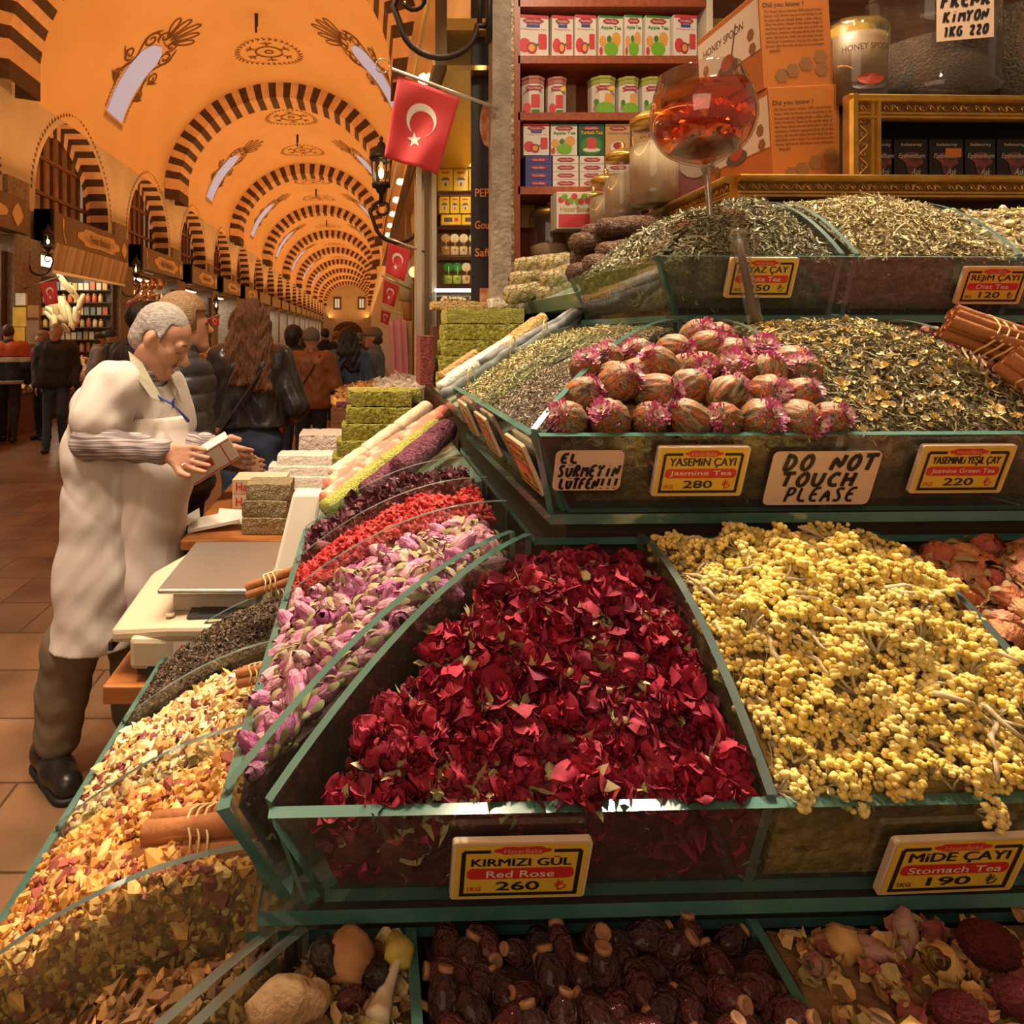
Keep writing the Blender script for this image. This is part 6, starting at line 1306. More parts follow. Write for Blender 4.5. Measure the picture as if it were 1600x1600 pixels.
moulding(t, Vector((x0, yf, zt - .062)) - O, Vector((x1, yf + .03, zt - .062)) - O, .062, .03, (0, -1, 0), 'gilt_top_moulding'); moulding(t, Vector((x0 + .085, yf, zb)) - O, Vector((x0 + .085, yf, zt - .0)) - O, .085, .03, (0, -1, 0), 'gilt_side_moulding', True)
g = G(); g.bb(Vector((x0 + .05, yf, zt - .02)) - O, Vector((x1, yf + .15, zt)) - O); g.bb(Vector((x0 + .05, yf, zb)) - O, Vector((x0 + .07, yf + .15, zt)) - O); g.bb(Vector((x0 + .05, yf + .145, zb)) - O, Vector((x1, yf + .16, zt)) - O); g.obj('case_body', mat('case_black', (.012, .009, .008), .7), t)
blackc = mat('black_carton', (.014, .010, .011), .4); epi = mat('carton_red_print', (.32, .07, .05), .4, col2=(.08, .03, .03), scale=50); epw = mat('carton_pale_print', (.62, .52, .42), .5)
for j, (a, b) in enumerate([(1358, 1396), (1400, 1452), (1455, 1508), (1511, 1558), (1561, 1614)]):
    Y = 1.84; wd = (b - a) * Y / F; t = box_thing('tea_carton', 'black tea carton with red picture, %s' % ['partly hidden by the gilded frame', 'second from the left in the case', 'with an orange price sticker in the case', 'fourth from the left in the case', 'at the right edge of the case'][j], (P((a + b) / 2, 0, Y).x, Y + .03, ZL + .001), (wd, .05, .118), blackc, 0, 0, 'box', group='black tea cartons in the gilded case')
    fr = Frame((0, -.0256, .059), (1, 0, 0), (0, 0, 1)); g = G(); put_poly(g, fr, [(.03 * math.cos(q) * (1 if q < PI else .5), -.006 + .03 * math.sin(q)) for q in [z * PI / 8 for z in range(16)]], .0008, 0); put_text(g, fr, 'balaturey', 0, .042, .055, .011, .0012, .015, 0, 1); put_text(g, fr, 'Epimedium', 0, .012, .07, .016, .0014, .012, .2, 1); put_text(g, fr, 'Ask', .012, -.028, .026, .017, .0014, 0, .4, 1); put_text(g, fr, 'ateşi', .022, -.047, .03, .012, .0014, 0, .4, 1)
    if j == 2: put_rect(g, fr, .016, .022, .042, .022, .002, 2)
    g.obj('printed_front', [epi, epw, mat('orange_sticker', (.80, .22, .03), .5)], t, fix=False)
# honey spoon cartons
orc = mat('orange_card', (.46, .145, .022), .42, col2=(.42, .125, .02), scale=6); hexm = mat('hexagon_print', (.24, .10, .025), .5); inkb = mat('brown_ink', (.10, .035, .012), .6); whc = mat('pale_label', (.68, .58, .48), .5); teac = mat('tea_print', (.40, .05, .02), .4)
PARA = ['Our Honey Spoon contains 100% natural flower', 'honey, ready to mix into your hot drinks. It can', 'be used with tea, herbal drinks, coffee, milk or', 'other hot drinks. Thanks to the special design of', 'the Honey Spoon you can easily take it with you', 'anywhere, anytime, and peel off the lid of the', 'spoon, dip into the drink, stir and enjoy the tas-', 'teful flavor of the honey. You can also enjoy the', 'honey right from the spoon as an energetic', 'snack!']
def honey_box(c, h_, label, ry):
    wd, dp = .188, .33; t = box_thing('honey_carton', label, c, (wd, dp, h_), orc, .02, ry)
    fr = Frame((0, -dp / 2 - .0005, h_ / 2), (1, 0, 0), (0, 0, 1)); g = G(); put_text(g, fr, 'Did you know ?', -.03, h_ * .335, .11, .016, .001, .02, 0, 1)
    for k, s_ in enumerate(PARA): put_text(g, fr, s_, -.005 - (.055 if k == 9 else 0), h_ * .27 - k * .0115, (.155 if k < 9 else .03), .0095, .001, .012, 0, 1)
    for hx, hy in ((-.045, -.10), (-.015, -.088), (.022, -.072), (.062, -.055), (.063, -.088)): put_poly(g, fr, [(hx + .02 * math.cos(q * PI / 3), hy + .02 * math.sin(q * PI / 3)) for q in range(6)], .0008, 0)
    g.obj('printed_front', [hexm, inkb], t, fix=False)
    fs = Frame((-wd / 2 - .0005, 0, h_ / 2), (0, -1, 0), (0, 0, 1)); g = G(); put_rect(g, fs, 0, .045, dp * .98, h_ * .52, .0006, 0); put_text(g, fs, 'HONEY SPOON', -.02, h_ * .27, .22, .022, .001, .01, .1, 1); put_text(g, fs, 'The sweetest spoon ever!', -.02, -h_ * .38, .24, .022, .001, .0, .2, 1)
    put_poly(g, fs, [(-.0 + .055 * math.cos(q * PI / 8), -.015 + .02 * math.sin(q * PI / 8)) for q in range(16)], .001, 2); put_poly(g, fs, [(.0 + .035 * math.cos(q * PI / 8), .0 + .022 * math.sin(q * PI / 8)) for q in range(16)], .0014, 3); put_poly(g, fs, [(.02, .01), (.026, .01), (.055, .09), (.049, .09)], .0016, 2)
    for hx, hy in ((-.12, .02), (-.135, -.01), (-.11, -.03), (.12, .03), (.125, -.01)): put_poly(g, fs, [(hx + .018 * math.cos(q * PI / 3), hy + .018 * math.sin(q * PI / 3)) for q in range(6)], .001, 4)
    g.obj('printed_side', [whc, inkb, mat('saucer_print', (.10, .07, .06), .5), teac, hexm], t, fix=False); return t
ax = P(1262, 0, 1.86).x; honey_box((ax, 2.025, ZL + .001), .262, 'lower orange honey carton standing on the gilded shelf', -.06); honey_box((ax - .02, 2.035, ZL + .264), .262, 'upper orange honey carton cut by the top picture edge', -.06)
t = box_thing('tea_carton', 'mauve herbal tea carton behind the goblet', (P(1075, 0, 2.46).x, 2.5, ZL + .001), (.17, .16, .40), mat('mauve_card', (.34, .12, .12), .45, col2=(.46, .22, .18), scale=8), .1, 0); fr = Frame((-.01, -.081, .24), (1, 0, 0), (0, 0, 1)); g = G(); put_poly(g, fr, [(.075 * math.cos(q * PI / 10), .10 * math.sin(q * PI / 10)) for q in range(20)], .001, 0); put_text(g, fr, 'Rahvanna', .0, 0, .12, .03, .0015, 0, .2, 1)
for q in range(7): put_poly(g, fr, [(.02 + .0 , .045), (.02 + .012 * math.cos(q * .45 + .2), .045 + .03 * math.sin(q * .45 + .2)), (.02 + .006 * math.cos(q * .45 + .5), .045 + .028 * math.sin(q * .45 + .5))], .0015, 2)
g.obj('printed_label', [whc, inkb, mat('purple_print', (.16, .10, .30), .5)], t, fix=False)
# jars
jg = clear('jar_glass', (.96, .96, .94), .35, .03, haze=(.6, .55, .45), hazef=.02)
def jar(c, r, h_, label, content, fill, lid=True, text=None, seg=28, cat='jar', ring=True):
    t = thing('storage_jar', label, cat, c); g = G()
    g.lathe([(r * .9, .0), (r * .98, .006), (r * .98, h_ * .10), (r * 1.02, h_ * .12), (r * .95, h_ * .16), (r * .95, h_ * .70), (r * .98, h_ * .76), (r * .86, h_ * .84), (r * .80, h_ * .86)] if ring else [(r * .96, 0), (r, .005), (r, h_ * .80), (r * .9, h_ * .86)], seg=seg); g.obj('glass_body', jg, t, smooth=True)
    g = G(); f_ = fill; g.lathe([(0, .006), (r * .92, .006), (r * .92, h_ * f_), (r * .5, h_ * (f_ + .05)), (0, h_ * (f_ + .07))], seg=seg); g.obj('contents', content, t, smooth=True)
    if lid: g = G(); g.lathe([(r * .92, h_ * .83), (r * .94, h_ * .90), (r * .88, h_ * .91), (r * .6, h_ * .96), (r * .2, h_ * .99), (r * .12, h_ * 1.0), (r * .16, h_ * 1.03), (r * .1, h_ * 1.06), (0, h_ * 1.07)], seg=seg); g.obj('gold_lid', goldlid, t, smooth=True)
    if text:
        g = G(); v, f2, tw, lo, hi = text_geo(text[0], .01, 0); sz = text[1]
        g.add([Vector((math.sin((q[0] / tw - .5) * sz / r + text[3]) * r * 1.004, -math.cos((q[0] / tw - .5) * sz / r + text[3]) * r * 1.004, h_ * text[2] + (q[1] - lo) * text[4])) for q in v], f2); g.obj('jar_lettering', inkb, t, fix=False)
    return t
pow_ = mat('cream_powder', (.46, .35, .22), .9, col2=(.26, .17, .09), scale=7, contrast=(.5, .62)); cum = mat('brown_seed', (.075, .036, .016), .9, col2=(.04, .02, .01), scale=120, bump=.6, bscale=150); seedm = mat('dark_seed', (.10, .075, .05), .7, col2=(.20, .15, .09), scale=130, bump=1, bscale=140)
jar((P(1022, 0, 2.18).x, 2.18, ZL), .077, .30, 'gold lidded jar nearest the goblet holding cream powder', pow_, .62, text=('SALEP 100 TL', .09, .66, -.35, .012)); jar((P(976, 0, 2.38).x, 2.40, ZL - .02), .062, .26, 'second gold lidded jar behind the nearest powder jar', pow_, .6); jar((P(951, 0, 2.55).x, 2.58, ZL - .04), .060, .235, 'third gold lidded jar in the row of powder jars', pow_, .6); jar((P(930, 0, 2.7).x, 2.72, ZL - .06), .06, .22, 'farthest gold lidded jar in the row of powder jars', pow_, .55, text=('SALEP 100 TL', .08, .6, -.3, .01))
jar(P(858, 412, 2.85), .080, .235, 'wide glass jar with domed shining gold lid before the red shelf', mat('tan_contents', (.5, .34, .2), .9), .3, ring=False)
ZJ = 2.206; t = jar((P(1338, 0, 1.88).x, 1.885, ZJ), .077, .26, 'clear tub of honey spoons on the gilded case', mat('honey_contents', (.13, .06, .014), .5, col2=(.20, .13, .07), scale=12), .72, False, ('HONEY SPOON', .12, .52, -.2, .022), ring=False)
def on_cyl(a, z, r=.0785): return Vector((math.sin(a) * r, -math.cos(a) * r, z))
for nm, c_, ra, rb, m_ in (('saucer_picture', .045, .55, .014, mat('saucer_print', (.10, .07, .06), .5)), ('teacup_picture', .064, .42, .022, teac)):
    g = G(); vs = [on_cyl(-.15 + ra * math.cos(q * PI / 10), c_ + rb * math.sin(q * PI / 10) * (1 if nm[0] == 's' or q > 10 else .25), .0785 if nm[0] == 's' else .0792) for q in range(20)]; g.add(vs + [on_cyl(-.15, c_, .0792)], [(q, (q + 1) % 20, 20) for q in range(20)]); g.obj(nm, m_, t, fix=False)
jar((P(1330, 0, 2.06).x, 2.07, ZJ), .07, .36, 'yellow topped honey tub behind the clear tub', mat('amber_contents', (.62, .36, .04), .4), .8, False, ring=False)
t = jar((P(1462, 0, 1.95).x, 1.965, ZJ), .158, .46, 'big glass jar of brown cumin with handwritten paper note', cum, .42); fr = Frame((-.04, -.153, .222), (.97, -.25, 0), (0, 0, 1)); g = G(); put_rect(g, fr, 0, 0, .125, .13, .006, 0); put_strokes(g, fr, 'FRENK', -.055, .055, .02, .055, .008, .008, 1); put_strokes(g, fr, 'KIMYON', -.05, .05, -.018, .008, .006, .008, 1); put_strokes(g, fr, '1KG 220', -.05, .05, -.055, -.03, .006, .008, 1); g.obj('paper_note', [note_m, ink], t, fix=False)
jar((P(1640, 0, 1.98).x, 2.0, ZJ), .17, .5, 'dark peppercorn jar cut by the right picture edge', seedm, .62)
# ---- goblet with opened tea flower
t = thing('glass_goblet', 'tall stemmed glass goblet of red tea with opened flower', 'goblet', P(1112, 372, 1.53)); t.rotation_euler = (0, -.075, 0); gg = clear('goblet_glass', (.97, .96, .94), .9, .01); sc = 1.53 / F
def smooth_prof(q, n=5):
    out = []
    for i in range(len(q) - 1):
        p0, p1, p2, p3 = q[max(i - 1, 0)], q[i], q[i + 1], q[min(i + 2, len(q) - 1)]
        for k in range(n):
            t_ = k / n; out.append(tuple(.5 * (2 * p1[a] + (p2[a] - p0[a]) * t_ + (2 * p0[a] - 5 * p1[a] + 4 * p2[a] - p3[a]) * t_ ** 2 + (3 * p1[a] - p0[a] - 3 * p2[a] + p3[a]) * t_ ** 3) for a in (0, 1)))
    return [(max(a, 0), b) for a, b in out] + [q[-1]]
g = G(); pr_ = [(.0, .0), (.055, .002), (.056, .005), (.02, .012), (.008, .03), (.0065, .08), (.007, .13), (.012, .155), (.05, .172), (.082, .195), (.102, .23), (.108, .265), (.103, .30), (.092, .335), (.083, .362), (.081, .362), (.090, .334)]; g.lathe(smooth_prof(pr_[7:15]) + pr_[15:], seg=48); g.obj('bowl', gg, t, smooth=True)
g = G(); g.lathe(smooth_prof(pr_[:8]), seg=24); g.obj('stem_and_foot', clear('stem_glass', (.80, .72, .58), 2.2, .02, haze=(.6, .5, .38), hazef=.14), t, smooth=True)
g = G(); g.lathe(smooth_prof([(0, .160), (.048, .176), (.079, .198), (.098, .232), (.104, .265), (.099, .300), (.0935, .322)]) + [(0, .322)], seg=48); g.obj('red_tea', clear('red_tea', (.91, .43, .22), .03), t, smooth=True)
fl = mat('soaked_petal', (.95, .34, .08), .4, col2=(.80, .16, .03), scale=30); lf = mat('soaked_leaf', (.14, .10, .05), .5, col2=(.22, .12, .05), scale=60); g = G(); r0 = random.Random(5)
for c, n_, s_, z0 in (((-.035, -.055, .236), 16, .050, 0), ((.008, -.06, .246), 14, .044, 0), ((-.062, -.03, .205), 10, .034, 0), ((.050, -.05, .226), 12, .046, 0), ((.03, .02, .26), 10, .036, 0)):
    for k in range(n_):
        a = 2.4 * k; op = .3 + 1.1 * k / n_; up = Vector((math.cos(a) * math.sin(op), math.sin(a) * math.sin(op), math.cos(op))); sd = Vector((-math.sin(a), math.cos(a), 0)); nn = sd.cross(up); q = r0.uniform(.7, 1.1) * s_
        g.grid(lambda u, v: Vector(c) + up * q * v + sd * (u - .5) * q * .9 * math.sin(PI * min(.9, .15 + .75 * v)) + nn * q * (.15 * math.sin(6 * u + a) - .5 * (u - .5) ** 2), 4, 4, 0)
for k in range(22):
    a = r0.uniform(0, 6.28); rr = .06 * math.sqrt(r0.random()); p = Vector((rr * math.cos(a), rr * math.sin(a), .178 + .035 * (rr / .075) ** 2 + r0.uniform(0, .04))); d = Vector((r0.uniform(-1, 1), r0.uniform(-1, 1), r0.uniform(-.2, 1))).normalized() * .022; g.tube([p - d * .5, p + Vector((0, 0, .004)), p + d * .5], [.001, .005, .001], 5, 1)
g.ball((0, -.01, .196), (.068, .062, .022), 3, 1, lambda q: 1 + .2 * noise.noise(q * 5))
g.obj('opened_flower', [fl, lf], t, smooth=True, fix=False)
# ---- clear scoop handle
t = thing('scoop_handle', 'clear acrylic scoop handle standing in the jasmine tea', 'scoop', P(1166, 430, 1.30)); a, b = P(1152, 364, 1.30) - t.location, P(1180, 503, 1.30) - t.location; d = (a - b).normalized()
g = G(); g.tube([b] + [b.lerp(a, q / 6) for q in range(1, 7)] + [a + d * .006, a + d * .010], [.0135] * 7 + [.010, .003], 16); g.obj('clear_tube', clear('acrylic', (.93, .92, .90), .5, .03, haze=(.5, .45, .4), hazef=.10), t, smooth=True)
g = G(); g.tube([b, b.lerp(a, .5), b.lerp(a, .93)], [.0075, .0068, .006], 10); g.obj('dark_core', mat('handle_core', (.09, .05, .035), .5), t, smooth=True)
# ---------------------------------------------------------------- red wooden shelf with tea cartons
rw = mat('red_wood', (.40, .105, .045), .38, col2=(.30, .07, .03), scale=4, stretch=(14, 2, 14)); YS = 2.78
def X_(x): return (x - PX) * YS / F
def Z_(y): return H - (y - PY) * YS / F
t = thing('wooden_shelf_unit', 'red brown wooden shelf unit stocked with tea cartons', 'shelf', (X_(930), YS, Z_(305))); O = t.location
g = G(); g.bb(Vector((X_(802), YS - .02, 1.0)) - O, Vector((X_(811), YS + .28, 3.4)) - O); g.obj('side_panel', rw, t); g = G(); g.bb(Vector((X_(1100), YS - .02, 1.0)) - O, Vector((X_(1110), YS + .28, 3.4)) - O); g.obj('side_panel', mat('white_edge', (.75, .68, .56), .5), t)
g = G(); g.bb(Vector((X_(802), YS + .24, 1.0)) - O, Vector((X_(1110), YS + .28, 3.4)) - O); g.obj('back_panel', rw, t)
g = G(); g.bb(Vector((X_(791), YS - .04, 1.0)) - O, Vector((X_(800), YS - .01, 3.4)) - O); g.obj('carved_edge', mat('carved_edge', (.62, .46, .24), .5, col2=(.18, .09, .04), scale=60, bump=.5, bscale=80), t)
for y in (-78, 2, 90, 178, 293): g = G(); g.bb(Vector((X_(808), YS - .02, Z_(y + 12))) - O, Vector((X_(1100), YS + .24, Z_(y))) - O); g.obj('shelf_board', rw, t)
cwht = mat('carton_white', (.80, .74, .66), .42); cpink = mat('carton_pomegranate', (.68, .06, .07), .45); cblue = mat('carton_blue', (.06, .08, .32), .45); cgrn = mat('carton_green', (.05, .25, .04), .45); cdkg = mat('carton_dark_green', (.02, .12, .05), .45); capg = mat('apple_green', (.20, .50, .04), .35); ctan = mat('carton_tan', (.62, .36, .14), .45); cor = mat('carton_orange', (.80, .38, .08), .45); plq = mat('plaque_red', (.40, .03, .06), .45); ylw = mat('sticker_yellow', (.85, .58, .03), .5)
def tea_box(x0, x1, y0, y1, kind, label, rz=0.0, dep=.09, grp='tea cartons on the red shelf'):
    wd, h_ = (x1 - x0) * YS / F, (y1 - y0) * YS / F; base = {'pom': cwht, 'apple': cwht, 'dark': cdkg, 'tan': ctan, 'blue': cblue, 'white': cwht}[kind]
    t = thing('tea_carton', label, 'box', (X_((x0 + x1) / 2), YS + .045, Z_(y1) + .001), rz, grp); g = G(); g.bb((-wd / 2, -dep / 2, 0), (wd / 2, dep / 2, h_)); g.obj('carton', base, t, bevel=.001)
    fr = Frame((0, -dep / 2 - .0005, h_ / 2), (1, 0, 0), (0, 0, 1)); g = G(); q = lambda k, *pts: put_poly(g, fr, pts, .001, k)
    el = lambda cx, cy, a, b, k, z=.001: put_poly(g, fr, [(cx * wd + a * wd * math.cos(s * PI / 8), cy * h_ + b * h_ * math.sin(s * PI / 8)) for s in range(16)], z, k)
    put_poly(g, fr, [(a, b + h_ * .36) for a, b in plaque(wd * .62, h_ * .13)], .0012, 1); put_text(g, fr, 'HazerBaba', 0, h_ * .36, wd * .46, h_ * .06, .0018, 0, 0, 5)
    if kind == 'pom': put_rect(g, fr, 0, h_ * .465, wd, h_ * .07, .0008, 2); put_rect(g, fr, -.0, h_ * .245, wd * .42, h_ * .07, .0012, 3); put_text(g, fr, 'Pomegranate Tea', 0, h_ * .16, wd * .8, h_ * .05, .0012, 0, 0, 2); el(-.28, -.22, .2, .17, 2); el(-.05, -.28, .17, .14, 1, .0014); el(-.05, -.28, .11, .09, 6, .0018); put_rect(g, fr, wd * .3, -h_ * .12, wd * .27, h_ * .36, .0012, 2, wd * .05); el(.12, -.2, .07, .03, 4, .002)
    elif kind == 'apple': put_rect(g, fr, 0, h_ * .47, wd, h_ * .05, .0008, 4); put_text(g, fr, 'Apple Tea', 0, h_ * .20, wd * .86, h_ * .11, .0012, .02, 0, 4); el(.0, -.3, .3, .17, 7, .0014); el(-.34, -.12, .15, .13, 6); el(.22, -.06, .19, .17, 6, .0012); el(-.08, -.06, .1, .08, 4, .0018); el(-.42, -.36, .08, .1, 2)
    elif kind == 'dark': put_text(g, fr, 'Turkish Tea', 0, h_ * .22, wd * .86, h_ * .11, .0012, .015, 0, 8); el(0, -.2, .42, .3, 4); el(0, -.33, .34, .07, 5, .0014); put_rect(g, fr, 0, -h_ * .13, wd * .36, h_ * .34, .0018, 2, wd * .06)
    elif kind == 'tan': put_text(g, fr, 'Turkish Coffee', 0, h_ * .2, wd * .84, h_ * .07, .0012, 0, 0, 3); el(.0, -.25, .3, .2, 5); el(0, -.2, .2, .12, 1, .0014)
    else:
        g = G()
        for k in range(4): put_poly(g, fr, [(a, b + h_ * (.375 - .25 * k)) for a, b in plaque(wd * .62, h_ * .13)], .0012, 1); put_rect(g, fr, 0, h_ * (.25 - .25 * k), wd, h_ * .008, .001, 0); put_text(g, fr, 'HazerBaba', 0, h_ * (.375 - .25 * k), wd * .46, h_ * .06, .0018, 0, 0, 5)
    g.obj('printed_front', [inkb, plq, cpink, cblue, cgrn, cwht, cor, capg, ylw], t, fix=False); return t
N7 = ['first', 'second', 'third', 'fourth', 'fifth', 'sixth', 'seventh']
for j, (a, b, k) in enumerate([(806, 856, 'pom'), (860, 894, 'pom'), (896, 930, 'pom'), (933, 972, 'apple'), (974, 1002, 'apple'), (1006, 1046, 'apple'), (1050, 1088, 'pom')]): tea_box(a, b, 24 + (j % 2), 90, k, '%s tea carton, %s from the left on the upper row' % ('apple' if k == 'apple' else 'pomegranate', N7[j]), .12)
for j, (a, b, k) in enumerate([(818, 858, 'pom'), (861, 902, 'apple'), (904, 944, 'dark'), (946, 985, 'tan'), (988, 1026, 'tan')]): tea_box(a, b, 194, 243, k, 'upright tea carton, %s from the left above stacked packets' % N7[j])
for j, (a, b, k) in enumerate([(821, 862, 'blue'), (864, 904, 'white'), (906, 944, 'dark'), (947, 985, 'white')]): tea_box(a, b, 244, 293, 'blue' if k == 'blue' else 'white', 'stack of four flat %s packets, %s from the left on the lowest row' % ('blue' if k == 'blue' else 'white', N7[j]))
for j, (a, b, k) in enumerate([(812, 862, 'pom'), (868, 910, 'pom'), (915, 955, 'pom'), (960, 1000, 'apple'), (1005, 1045, 'apple')]): tea_box(a, b, -60, 2, k, 'tea carton cut by the top picture edge, %s from the left' % N7[j])
for j, (a, b, k) in enumerate([(815, 855, 0), (857, 890, 0), (925, 967, 1), (969, 1004, 1), (1006, 1040, 1)]):
    wd = (b - a) * YS / F; h_ = 60 * YS / F; t = thing('tea_tin', '%s tea canister, %s from the left on the middle row' % (['red pomegranate', 'green apple'][k], N7[j]), 'canister', (X_((a + b) / 2), YS + .05, Z_(178) + .001), 0, 'clear lidded tea canisters'); g = G(); R8 = lambda r, z: [(r * (1 if q % 2 else .92) * math.cos(q * PI / 4 + PI / 8), r * math.sin(q * PI / 4 + PI / 8), z) for q in range(8)]
    r = wd / 2; g.prism(R8(r, 0), (0, 0, h_ * .80)); g.obj('printed_body', cwht, t, bevel=.004); g = G(); g.prism(R8(r, h_ * .80), (0, 0, h_ * .12)); g.prism(R8(r * 1.05, h_ * .92), (0, 0, h_ * .08)); g.obj('tinted_lid', mat('lid_tint_%d' % k, [(.52, .20, .16), (.42, .46, .10)][k], .25, coat=.4), t, bevel=.002)
    fr = Frame((0, -r * .94, h_ * .4), (1, 0, 0), (0, 0, 1)); g = G(); put_poly(g, fr, [(x, y + h_ * .28) for x, y in plaque(wd * .66, h_ * .13)], .001, 0); put_text(g, fr, 'HazerBaba', 0, h_ * .28, wd * .5, h_ * .05, .0016, 0, 0, 4); el = lambda cx, cy, ra, rb, m_, z=.001: put_poly(g, fr, [(cx * wd + ra * wd * math.cos(s * PI / 8), cy * h_ + rb * h_ * math.sin(s * PI / 8)) for s in range(16)], z, m_)
    if k == 0: put_rect(g, fr, wd * .05, -h_ * .06, wd * .34, h_ * .34, .001, 1, wd * .05); el(-.28, -.24, .16, .13, 1); el(.05, -.32, .18, .04, 2, .0015)
    else: el(0, -.26, .36, .17, 3); put_rect(g, fr, wd * .12, -h_ * .0, wd * .28, h_ * .26, .0008, 5, wd * .05); el(-.34, -.1, .1, .08, 2, .0012)
    if j in (1, 2): el(.22, .26, .14, .06, 6, .002)
    g.obj('printed_front', [plq, cpink, cgrn, capg, cwht, cor, ylw], t, fix=False)
t = box_thing('gift_box', 'white box printed with fruits below the red shelf', P(892, 360, 2.72), (.135, .09, .14), cwht); fr = Frame((0, -.046, .07), (1, 0, 0), (0, 0, 1)); g = G()
for q in range(9): put_poly(g, fr, [(-.05 + .0125 * q + .012 * math.cos(s), .04 + .012 * math.sin(q * 2) + .012 * math.sin(s)) for s in [z * PI / 5 for z in range(10)]], .001 + .0001 * q, q % 2)
put_text(g, fr, 'HazerBaba', 0, .005, .11, .02, .001, .01, 0, 2); put_rect(g, fr, 0, -.04, .12, .05, .001, 0); g.obj('printed_front', [cpink, capg, ctan], t, fix=False)
for j, (x, yb, wd, h_, m, lb) in enumerate([(785, 395, .08, .15, cream, 'cream carton left of the domed jar'), (785, 347, .07, .055, cwht, 'small white carton with red stripe on the cream carton'), (820, 358, .065, .10, ctan, 'tan carton beside the small white carton'), (797, 430, .07, .12, mat('red_tin', (.45, .04, .03), .35), 'red topped tin left of the domed jar')]):
    t = box_thing('carton' if j < 3 else 'round_tin', lb, P(x, yb, 2.95 + .05 * (j == 2)) , (wd, .07, h_), m, .15, bevel=.004)
    if j == 1: fr = Frame((-.015, -.0355, .027), (1, 0, 0), (0, 0, 1)); g = G(); put_rect(g, fr, -.008, 0, .018, .046, .001, 0); put_rect(g, fr, .02, 0, .02, .04, .001, 1); g.obj('printed_front', [pred, cdkg], t, fix=False)
g = G(); g.bb((.60, 2.55, 1.70), (.93, 3.1, 1.87)); tag(g.obj('shelf_step', body), 'dark step carrying the jars before the red shelf', 'shelf')
# wall closing the shop behind the shelves
g = G(); g.bb((.6, 3.12, 0), (3.4, 3.2, 4.2)); struct(g.obj('wall_back_shop', woodm)); g = G(); g.bb((.47, 1.0, 3.75), (3.4, 3.2, 3.8)); struct(g.obj('ceiling_stall', mat('stall_ceiling', (.35, .22, .12), .7)))
# ---------------------------------------------------------------- people: smooth blended bodies, clothes as parts
def surfnets(f, o, h):
    s = f < 0; nx, ny, nz = f.shape
    c = np.zeros((nx - 1, ny - 1, nz - 1), np.int8)
    for i in (0, 1):
        for j in (0, 1):
            for k in (0, 1): c += s[i:nx - 1 + i, j:ny - 1 + j, k:nz - 1 + k]
    I = np.argwhere((c > 0) & (c < 8))
    if not len(I): return np.zeros((0, 3)), []
    acc = np.zeros((len(I), 3)); cnt = np.zeros(len(I))
    cor = [(0, 0, 0), (1, 0, 0), (0, 1, 0), (1, 1, 0), (0, 0, 1), (1, 0, 1), (0, 1, 1), (1, 1, 1)]
    for a in range(8):
        for ax in range(3):
            A = np.array(cor[a])
            if A[ax]: continue
            B = A.copy(); B[ax] = 1; pa, pb = I + A, I + B
            fa, fb = f[pa[:, 0], pa[:, 1], pa[:, 2]], f[pb[:, 0], pb[:, 1], pb[:, 2]]; m = (fa < 0) != (fb < 0)
            t = np.where(m, fa / np.where(m, fa - fb, 1), 0); acc += np.where(m[:, None], pa + (pb - pa) * t[:, None], 0); cnt += m
    V = acc / cnt[:, None] * h + o
    idx = -np.ones(c.shape, np.int32); idx[I[:, 0], I[:, 1], I[:, 2]] = np.arange(len(I)); Q = []
    for ax in range(3):
        b, d = (ax + 1) % 3, (ax + 2) % 3
        s0 = np.take(s, range(s.shape[ax] - 1), ax); s1 = np.take(s, range(1, s.shape[ax]), ax); E = np.argwhere(s0 != s1)
        E = E[(E[:, b] > 0) & (E[:, d] > 0) & (E[:, b] < f.shape[b] - 1) & (E[:, d] < f.shape[d] - 1)]
        fl = s[E[:, 0], E[:, 1], E[:, 2]]
        def at(db, dd): p = E.copy(); p[:, b] -= db; p[:, d] -= dd; return idx[p[:, 0], p[:, 1], p[:, 2]]
        q = np.stack([at(1, 1), at(0, 1), at(0, 0), at(1, 0)], 1); q[~fl] = q[~fl][:, ::-1]; Q.append(q[(q >= 0).all(1)])
    return V, np.concatenate(Q)
